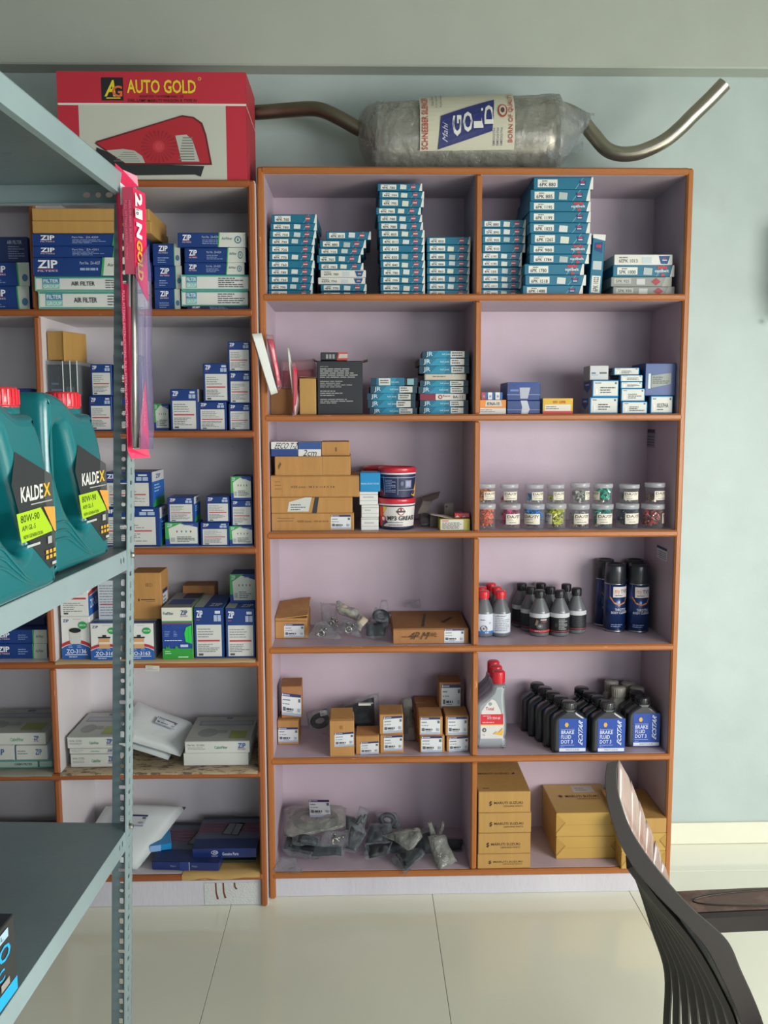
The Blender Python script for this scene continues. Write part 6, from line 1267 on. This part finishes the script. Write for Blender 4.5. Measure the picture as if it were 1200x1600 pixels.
# the pasted label on the wrap
xa, xb = at(656, 220, Ymf-.09).x, at(803, 220, Ymf-.09).x; wlb = xb-xa; c = Canvas(wlb, .165, 12)
for i in range(14): c.rect(0, i/14, 1, (i+1)/14+.002, 'BDBCA8', True)
c.l = 2
c.text('SCHNEEBER SILENCER', .02, .02, .085, .92, 'A8443C', .03, 90)
for k, tx in enumerate(('Guarantee', 'Original', 'Performance')): c.text(tx, .12+k*.045, .64+(.0 if k else .04), .145+k*.045, .95, '5A5C58', .0, 90)
c.l = 2
quad = [(.19, .02), (.76, .26), (.79, .78), (.22, .5)]
for i in range(8):
    a0, a1 = i/8, (i+1)/8; L_ = lambda t: (lerp(.19, .76, t), lerp(.02, .26, t)); U_ = lambda t: (lerp(.22, .79, t), lerp(.5, .78, t))
    for j in range(6):
        b0, b1 = j/6, (j+1)/6; pt = lambda t, s_: (lerp(L_(t)[0], U_(t)[0], s_), lerp(L_(t)[1], U_(t)[1], s_)); c.poly([pt(a0, b0), pt(a1, b0), pt(a1, b1), pt(a0, b1)], '262E68'); c.l -= 1
c.l = 3
for k, ch in enumerate('GOLD'):
    c.l = 3
    u = .34+k*.112; v = .2+k*.052; c.text(ch, u, v, u+.1, v+.3, 'D0D2CC', .05, 90)
c.l = 3; c.text('Mahi', .235, .12, .29, .36, 'B8BCCC', .0, 90, .2)
c.l = 2; c.ell(.87, .56, .05, .11, 'A8443C', 18); c.ell(.87, .56, .037, .082, 'BDBCA8', 18); c.ell(.87, .56, .02, .045, '5A3A3C', 12)
c.l = 2; c.text('BORN OF QUALITY', .93, .1, .985, .9, 'A8443C', .02, 90)
for k in range(3): c.l = 2; c.text('SMOOTH', .77+k*.04, .06, .792+k*.04, .3, '5A5C78', .01, 90)
def mpl(x, y, e):
    X = xa+x; t = (X-pl.x)/Lm; r = lerp(rl, rr_, t)+.0058+e*6; a = math.radians(-188)+ (y/.165)*math.radians(-0); ang_ = math.radians(-28)+(y/.105); return (X, Ymf-r*.92*math.cos(ang_), ZT+lerp(rl, rr_, t)+.002+r*math.sin(ang_))
c.build('pasted_label', mf, mpl)
# ================================================================ RED BLISTER PACKS, second row left
BL = plastic_clear('blister_plastic', 'C08A94', .22, .1, .3); PINK = mat('pink_red_card', 'C8304A', .35, coat=.3); CARDW = mat('white_card_back', 'CDD2CC', .5)
def blister(lab, card, red, seed, grp='blister packs with red wipers'):
    v, f = patch(card, 10, .0016, .0012, seed, 7, False); q = MB(); q.add(v, f, CARDW, True); o = q.build('blister_pack'); tag(o, lab, 'blister pack', grp)
    v, f = patch(red, 8, .008, .002, seed+1, 12); q = MB(); q.add(v, f, PINK, True); q.build('red_insert', o)
    ce = sum((Vector(p_) for p_ in red), Vector())/4; v, f = patch([ce+(Vector(p_)-ce)*1.18 for p_ in red], 10, .018, .003, seed+2, 18); q = MB(); q.add(v, f, BL, True); q.build('blister', o); return o
def c7(x, y, Y): return at(385+x/10.435, 510+y/10.435, Y)
blister('white-backed red blister pack leaning out over the left post', [c7(85, 120, 2.35), c7(240, 108, 2.36), c7(512, 1080, 2.385), c7(400, 1118, 2.38)], [c7(330, 200, 2.375), c7(440, 210, 2.38), c7(565, 930, 2.395), c7(505, 985, 2.39)], 81)
blister('red blister pack standing edge-on before the brown box', [c7(668, 350, 2.40), c7(690, 360, 2.41), c7(850, 1200, 2.40), c7(800, 1440, 2.385)], [c7(752, 640, 2.395), c7(822, 660, 2.405), c7(815, 1380, 2.395), c7(760, 1400, 2.385)], 84)
v, f = patch([c7(560, 560, 2.46), c7(1120, 530, 2.46), c7(1130, 1000, 2.45), c7(570, 1010, 2.45)], 10, .02, .003, 87); q = MB(); q.add(v, f, BL, True); o = q.build('blister_pack'); tag(o, 'maroon blister pack lying behind the tan box', 'blister pack')
v, f = patch([c7(580, 720, 2.462), c7(1100, 700, 2.462), c7(1100, 960, 2.452), c7(590, 980, 2.452)], 6, .01, .002, 88); q = MB(); q.add(v, f, mat('maroon_insert', '7A2038', .4), True); q.build('red_insert', o)
# ================================================================ GEAR OIL CANS ON THE RACK
TEALP = mat('teal_plastic_can', '0F6E74', .3, coat=.35, bump=.02, bscale=300); CAPL = mat('red_ribbed_cap', 'D8303C', .35, coat=.3)
CW, CT, CH = .212, .085, .262
def can(lab, cx, cy, z, rot, grp):
    t = thing('gear_oil_can', lab, 'oil can', (cx, cy, z), (0, 0, rot), grp)
    # local: x from 0 (handle side) to CW (far side); front face towards -y
    out = [(.004, .0), (.06, -.0), (.15, -.0), (.206, 0), (.212, .012), (.213, .05), (.208, .1), (.2, .15), (.186, .195), (.168, .222), (.165, .232), (.13, .232), (.105, .236), (.06, .256), (.03, .262), (.008, .262), (.001, .25), (.0, .15), (.0, .05), (.0, .012)]
    hole = [(.026, .2), (.036, .214), (.06, .214), (.074, .19), (.09, .15), (.112, .1), (.126, .07), (.114, .056), (.085, .068), (.055, .095), (.03, .14), (.024, .17)]
    v, f = plate([smooth_loop(out, 3), smooth_loop(hole, 4)[::-1]], CT, .016, 6, 4); q = MB(); q.addp([(a, b+CT/2, max(c, 0)) for a, b, c in v], f, TEALP)
    q.build('can_body', t)
    q = MB()   # moulded ribs around the foot and the grip pads
    for k in range(3): q.tube(spline([(.01, -.0002, .052+.012*k), (.05, -.0006, .05+.012*k), (.085, -.0006, .034+.008*k), (.12, .0006, .018+.004*k), (.15, .003, .01+.002*k)], 6), .002, TEALP, 8)
    q.build('moulded_rib', t)
    cx_, cy_ = .147, CT/2
    q = MB(); q.lathe([(.027, .222), (.027, .243)], TEALP, 24, (cx_, cy_, 0)); q.lathe([(.0255, .240), (.0265, .2415), (.0262, .262), (.024, .266), (.0001, .2665)], CAPL, 32, (cx_, cy_, 0))
    for k in range(26): q.box((.0255, -.0011, .244), (.0276, .0011, .263), CAPL, 0, Matrix.Translation((cx_, cy_, 0)) @ Matrix.Rotation(2*math.pi*k/26, 4, 'Z'))
    q.lathe([(.0268, .2395), (.0272, .243)], CAPL, 32, (cx_, cy_, 0))
    q.build('cap', t)
    x0, x1, z0, z1 = .078, .206, .026, .186; c = Canvas(x1-x0, z1-z0)
    c.poly([(.16, 1), (.98, .78), (1, .4), (1, .02), (.84, 0), (.5, .2), (.34, .3), (.2, .5), (.06, .75)], '2E3436'); c.poly([(.8, .83), (.98, .78), (1, .1), (.9, .3), (.78, .6)], '4A4F50')
    c.text('KALDE', .24, .6, .74, .72, 'DADDD8', .05); c.text('X', .75, .61, .92, .72, 'E8B82C', .06); c.rect(.45, .565, .95, .575, 'A8ACA8')
    c.poly([(.12, .52), (.66, .53), (.9, .345), (.92, .31), (.2, .285)], 'A8D020'); c.text('80W-90', .2, .44, .62, .5, '2A3A1C', .02); c.text('API GL-5', .22, .375, .52, .415, '2A3A1C', .0); c.text('NEW GENERATION', .24, .31, .68, .34, '3A4A24', .0)
    c.poly([(.72, .53), (.99, .51), (1, .3), (.95, .31)], 'DFA044'); c.rect(.3, .235, .6, .255, 'B8BCB8'); c.rect(.78, .215, .88, .275, 'A8ACA8')
    for k in range(3):
        for l in range(2): c.rect(.72+.09*k, .09+.045*l, .78+.09*k, .12+.045*l, 'D8AA3C', True)
    c.rect(.86, .03, .96, .055, 'B8BCB8'); c.build('front_label', t, lambda x, y, e: (x0+x, -.0004-e, z0+y))
    c = Canvas(.05, .09)   # raised pads beside the shoulder
    return t
dZ = ZM(-.55)+.0012
P0, P1 = atz(84, 902, dZ), atz(173, 866, dZ); n0 = Vector((P1.x-P0.x, P1.y-P0.y, 0)).normalized(); rot = math.atan2(n0.y, n0.x)
far2 = P1; o2 = far2-n0*CW
can('teal oil can with yellow-green label, beside the rack post', o2.x, o2.y, dZ, rot, 'gear oil cans on the rack')
far1 = atz(80, 911, dZ); rot1 = rot+math.radians(2); n1 = Vector((math.cos(rot1), math.sin(rot1), 0)); o1 = far1-n1*CW+Vector((.012, -.005, 0))
can('teal oil can nearer the camera, cut by the picture edge', o1.x, o1.y, dZ, rot1, 'gear oil cans on the rack')
o0 = o1-n1*.218+Vector((.006, 0, 0)); can('third teal oil can, only its lower corner in view', o0.x, o0.y, dZ+.003, rot1, 'gear oil cans on the rack')
bk = Vector((-n1.y, n1.x, 0)); ob_ = o2+bk*.10; can('teal oil can in the second row behind, red cap peeping', ob_.x, ob_.y-.06, dZ, rot, 'gear oil cans on the rack')
# ================================================================ WIPER BLADE PACK HANGING ON THE POST
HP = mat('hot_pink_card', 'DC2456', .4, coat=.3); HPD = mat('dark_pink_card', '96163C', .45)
wp = thing('wiper_blade_pack', 'pink blister pack with a wiper blade hanging from the rack post', 'wiper pack', tuple(at(205, 300, 1.5)))
WPl = wp.location.copy()
def W(px, py, Y): return at(px, py, Y)-WPl
def strip(name, pts, m, t=.0012, par=wp):
    """closed polygon of 3-D points given a little thickness"""
    q = MB(); P_ = [Vector(p_) for p_ in pts]; N = (P_[1]-P_[0]).cross(P_[-1]-P_[0]).normalized(); n = len(P_)
    V = [p_+N*t/2 for p_ in P_]+[p_-N*t/2 for p_ in P_]; q.add(V, [tuple(range(n)), tuple(reversed(range(n, 2*n)))]+[(i, (i+1) % n, n+(i+1) % n, n+i) for i in range(n)], m); return q.build(name, par)
c2_ = lambda x, y, Y: W(150+x/6.4, 240+y/6.4, Y)
c3_ = lambda x, y, Y: W(150+x/6.4, 480+y/6.4, Y)
strip('backing_card', [c2_(188, 95, 1.52), c2_(262, 160, 1.535), c2_(408, 225, 1.55), c2_(420, 330, 1.555), c2_(300, 345, 1.53), c2_(258, 345, 1.52), c2_(262, 1300, 1.52), c2_(320, 1300, 1.525), c2_(330, 1600, 1.525), c2_(258, 1600, 1.515), c2_(225, 600, 1.515)], HP)
strip('backing_card', [c3_(258, -5, 1.515), c3_(345, -5, 1.525), c3_(360, 700, 1.525), c3_(368, 1420, 1.525), c3_(520, 1420, 1.545), c3_(540, 1500, 1.55), c3_(350, 1515, 1.52), c3_(315, 1440, 1.515), c3_(296, 1100, 1.515)], HP)
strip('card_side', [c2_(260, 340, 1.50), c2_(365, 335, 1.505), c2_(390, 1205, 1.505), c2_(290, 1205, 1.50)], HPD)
strip('card_front', [c2_(365, 335, 1.504), c2_(488, 400, 1.54), c2_(522, 1480, 1.54), c2_(475, 1400, 1.53), c2_(392, 1205, 1.504)], HP)
strip('card_front', [c3_(490, 720, 1.525), c3_(520, 1200, 1.535), c3_(525, 1420, 1.535), c3_(445, 1420, 1.52), c3_(440, 1150, 1.52)], HP)
strip('white_corner_print', [c2_(240, 285, 1.5135), c2_(292, 330, 1.5185), c2_(265, 336, 1.5165), c2_(264, 512, 1.5145), c2_(246, 512, 1.5135)], ink('D8DCDC'), .0004)
q = MB()
for xo, r_, m_ in ((385, .0048, METAL), (408, .003, BLKB), (372, .0022, METAL)):
    q.tube([c2_(xo-12, 1210, 1.512), c3_(xo-5, 200, 1.512), c3_(xo+2, 800, 1.512), c3_(xo+6, 1405, 1.512)], r_, m_, 10)
q.build('wiper_blade', wp)
for i, tx in enumerate((('c2', 480, 'GOLD'),)): pass
def vtext(s, a, b, wv, m, par=wp, rot=-90, bold=.03, name='lettering'):
    """text running from 3-D point a (start) down to b; wv = width vector of the letters"""
    v, f = text_geo(s, bold); a, b = Vector(a), Vector(b); q = MB()
    V = []
    for x, y in v: V.append(a+(b-a)*x+Vector(wv)*(y) if rot == -90 else a+(b-a)*y+Vector(wv)*x)
    q.add(V, f, m); return q.build(name, par)
F_ = lambda x, y, Y: c2_(x, y, Y)
Yw = 1.5
wv = c2_(470, 700, 1.528)-c2_(415, 670, 1.512); off_ = Vector((0, -.003, 0))
vtext('GOLD', c2_(412, 860, 1.509)+off_, c2_(428, 1262, 1.509)+off_, wv, ink('E0A83C'), bold=.04)
vtext('2 IN N'[0:1], c2_(395, 395, 1.507)+off_, c2_(400, 528, 1.507)+off_, c2_(466, 410, 1.528)-c2_(397, 395, 1.507), ink('E4E6E6'), bold=.05)
vtext('N', c2_(408, 685, 1.508)+off_, c2_(412, 840, 1.508)+off_, wv, ink('E4E6E6'), bold=.05)
strip('size_patch', [c2_(398, 548, 1.5045), c2_(468, 575, 1.525), c2_(470, 672, 1.525), c2_(402, 645, 1.5045)], ink('DADCDC'), .0004).location += Vector((0, -.004, 0))
vtext('16"', c2_(410, 560, 1.507)+off_*1.6, c2_(412, 640, 1.507)+off_*1.6, c2_(455, 580, 1.52)-c2_(415, 565, 1.507), ink('3A3C40'), bold=.01)
vtext('FULL FITTING INSTRUCTIONS', c2_(285, 470, 1.4985)+Vector((0, -.002, 0)), c2_(300, 1060, 1.4985)+Vector((0, -.002, 0)), c2_(312, 470, 1.5)-c2_(288, 470, 1.4985), ink('B8506C'), bold=.0)
vtext('HER/RUBBER BLADE', c2_(328, 470, 1.4995)+Vector((0, -.002, 0)), c2_(342, 890, 1.4995)+Vector((0, -.002, 0)), c2_(352, 470, 1.501)-c2_(330, 470, 1.4995), ink('B8506C'), bold=.0)
vtext('FULL FITTING INSTRUCTIONS  FULL FITTING INSTRUCTIONS', c2_(262, 1370, 1.5125), c3_(300, 1200, 1.5125), c3_(330, 700, 1.5135)-c3_(306, 700, 1.5125), ink('E89AB0'), bold=.0)
vtext('UNIVERSAL', c3_(474, 915, 1.517), c3_(474, 1200, 1.517), c3_(497, 915, 1.522)-c3_(474, 915, 1.517), ink('E07A98'), bold=.0)
v, f = patch([c2_(400, 1150, 1.50), c2_(540, 900, 1.54), c3_(570, 1420, 1.55), c3_(440, 1418, 1.505)], 10, .014, .001, 91, 8); q = MB(); q.add(v, f, plastic_clear('violet_tinted_blister', '8C7FB0', .16, .08, .1), True); q.build('blister', wp)
v, f = patch([c2_(375, 1200, 1.498), c2_(480, 1400, 1.53), c3_(470, 1400, 1.53), c3_(362, 1400, 1.498)], 10, .012, .001, 92, 8); q = MB(); q.add(v, f, CLEARS, True); q.build('blister', wp)
q = MB(); q.tube(spline([c2_(290, 225, 1.535), c2_(300, 215, 1.56), c2_(310, 235, 1.6)], 4), .0012, METAL, 6); q.build('hanging_hook', wp)
# ================================================================ BLACK AND CYAN CARTON, bottom shelf of the rack
dB2 = ZBt(-.6)+.0015
BC = mat('black_gloss_carton', '24282C', .3, coat=.2)
# its face towards the aisle, lying along the shelf edge
h_ = .2; A_ = atz(2, 1612, dB2+.02)
Zt_ = .78
def bc(px, py, Z): return atz(px, py, Z)
lo_ = atz(30, 1547, dB2); Hb = at(17, 1427, lo_.y).z-dB2
q = MB(); Lb, Wb2 = .32, .2
ob2 = thing('oil_carton', 'black carton with cyan bands and lettering on the bottom rack shelf', 'carton', (lo_.x-.002, lo_.y, dB2), (0, 0, -TH-.02))
q.box((-Wb2, -Lb, 0), (0, 0, Hb), BC, .0015); q.build('carton_body', ob2)
c = Canvas(Lb, Hb); c.rect(0, .03, 1, .2, '18A8E0'); c.text('SYNTHETIC', .4, .36, .9, .5, '18A8E0', .03); c.text('PERFORMO', .3, .56, .955, .76, '18A8E0', .03); c.rect(.45, .82, .94, .93, 'A8C8D8'); c.text('ENGINE OIL', .62, .845, .9, .905, '3A5A6A', .02); c.rect(.6, .94, .8, .97, 'D04048'); c.rect(.86, .24, .93, .33, '9A958C')
c.build('printed_side', ob2, lambda x, y, e: (.0002+e, -Lb+x, y))
# ================================================================ CHAIR
WAL = worn('dark_walnut_varnish', '1A1312', '3A2820', .45, 9, .7, .85, (1, 1, 1), .03); WALL_ = worn('reddish_worn_walnut', '5E4036', '8A6B5C', .25, 12, .5, .7, (1, 1, .4), .03)
WALG = worn('glare_toned_worn_walnut', '94827A', '7E5644', .22, 16, .5, .7, (1, 1, .5), .03)  # pale tone of the upper slats is glare put into the colour
ch = thing('carved_wooden_chair', 'dark carved wooden armchair with slatted back in the right foreground', 'chair', (.62, 1.2, 0))
CL = Vector((.62, 1.2, 0))
cc7 = lambda x, y, Y: at(900+x/3.556, 1150+y/3.556, Y)-CL
cc6 = lambda x, y, Y: at(940+x/7.275, 1180+y/7.275, Y)-CL
Lp = [(172, 150), (160, 250), (172, 370), (205, 490), (245, 600), (330, 745), (450, 885), (600, 1040), (720, 1180), (800, 1330), (870, 1480), (915, 1610), (950, 1760), (975, 1950)]
Rp = [(240, 133), (228, 200), (240, 330), (300, 505), (385, 645), (505, 800), (640, 950), (800, 1090), (865, 1175), (915, 1295), (985, 1450), (1042, 1600), (1080, 1760), (1110, 1950)]
Ls, Rs = spline([(a, b, 0) for a, b in Lp], 4), spline([(a, b, 0) for a, b in Rp], 4)
q = MB(); V = []
for i, (l, r_) in enumerate(zip(Ls, Rs)):
    l2, r2 = l+(r_-l)*.06, r_-(r_-l)*.06
    for p_, Y in ((l, 1.058), (l2, 1.05), (r2, 1.05), (r_, 1.058), (r_, 1.082), (l, 1.082)): V.append(cc7(p_.x, p_.y, Y))
n = len(Ls); Fs = [(i*6+k, i*6+(k+1) % 6, (i+1)*6+(k+1) % 6, (i+1)*6+k) for i in range(n-1) for k in range(6)]+[tuple(range(5, -1, -1)), tuple((n-1)*6+k for k in range(6))]
q.add(V, Fs, WAL, False); q.build('back_stile', ch)
pk = [((186, 45), (325, 262), (352, 900), (186, 560)), ((332, 280), (420, 492), (420, 1040), (318, 850)), ((424, 505), (500, 700), (500, 1160), (405, 1000)), ((510, 730), (582, 915), (580, 1260), (488, 1120)), ((594, 960), (664, 1160), (663, 1370), (570, 1240)), ((671, 1188), (748, 1435), (755, 1500), (655, 1340))]
for k, (a, b, c_, d) in enumerate(pk):
    y0 = 1.09+.028*k; a, d = (a[0]+7, a[1]), (d[0]+7, d[1]); b, c_ = (b[0]-9, b[1]), (c_[0]-9, c_[1]); v, f = patch([cc6(*a, y0), cc6(*b, y0+.03), cc6(*c_, y0+.03), cc6(*d, y0)], 8, .009, .0012, 101+k, 5, True); q = MB(); q.add(v, f, WALG, True); o = q.build('back_slat', ch); o['label'] = 'upper back slat with glare in its colour'
for k in range(8):
    y0 = 1.09+.035*k; s_ = k/7
    pts = [cc7(x, y, y0) for x, y in ((300+60*s_*.3, 690), (lerp(420, 375, s_), lerp(850, 840, s_)), (lerp(640, 440, s_), lerp(1120, 1050, s_)), (lerp(790, 512, s_), lerp(1380, 1290, s_)), (lerp(880, 505, s_), 1600), (lerp(930, 500, s_), 1950))]
    q = MB(); q.sweep(spline(pts, 5), (.35, .93, 0), .03, .012, WAL); o = q.build('back_slat', ch); o['label'] = 'dark lower back slat'
# armrests
for nm, y0, y1 in (('far', 1.36, 1.44), ('near', .98, 1.06)):
    za = at(1120, 1400, 1.42).z; zb_a = za-.032
    xs_ = [at(1060, 1400, 1.40).x-.02+.05*i for i in range(11)]; q = MB(); V = []
    for i, x in enumerate(xs_):
        dz = .006*math.sin(i/10*math.pi); w_ = .02 if i == 0 else 0
        for (yy, zz) in ((y0+.006, za+dz), (y1-.006, za+dz), (y1, za-.006+dz), (y1, zb_a+dz), (y0+w_, zb_a+dz), (y0+w_, za-.006+dz)): V.append(Vector((x, yy, zz))-CL)
    Fs = [(i*6+k, i*6+(k+1) % 6, (i+1)*6+(k+1) % 6, (i+1)*6+k) for i in range(10) for k in range(6)]+[tuple(range(5, -1, -1)), tuple(60+k for k in range(6))]
    q.add(V, Fs, WAL, False); o = q.build('armrest', ch); q = MB(); q.box((xs_[0]+.002-CL.x, y0+.008-1.2, za+.001), (xs_[-1]-CL.x, y1-.008-1.2, za+.0025), WALL_, .001)
    v_ = [(x_, y_, z_+.006*math.sin(max(0, min(1, (x_+CL.x-xs_[0])/.5))*math.pi)) for x_, y_, z_ in q.v]
    q = MB(); n_ = 16; L_ = xs_[-1]-xs_[0]
    q.add([(xs_[0]-CL.x+.012+(L_-.014)*i/n_, yy-1.2, za+.0012+.006*math.sin((.012+(L_-.014)*i/n_)/L_*math.pi)) for i in range(n_+1) for yy in (y0+.007, y1-.007)], [(2*i, 2*i+2, 2*i+3, 2*i+1) for i in range(n_)], WALL_, True); q.build('worn_top', o)
    q = MB(); ox_ = at(1083, 1402, (y0+y1)/2).x+.21-CL.x if nm == 'far' else .2; q.tube([Vector((ox_+.21*math.cos(a), (y0+y1)/2-1.2+.027*math.sin(a), za+.0015+.006*math.sin(max(0, min(1, (ox_+.21*math.cos(a)+CL.x-xs_[0])/L_))*math.pi))) for a in [k*math.pi/24 for k in range(49)]], .0013, WAL, 6, False); q.build('carved_oval', o)
    q = MB(); q.box((xs_[-1]-.04-CL.x, y0+.02-1.2, .001), (xs_[-1]-CL.x, y1-.02-1.2, zb_a-.001), WAL, .004); q.build('leg', ch)
q = MB(); q.box((.16, -.17, .40), (.45, .22, .44), WAL, .008); q.build('seat', ch)
for sy in (-.17, .18): q = MB(); q.box((.16, sy, .001), (.2, sy+.04, .401), WAL, .004); q.build('leg', ch)
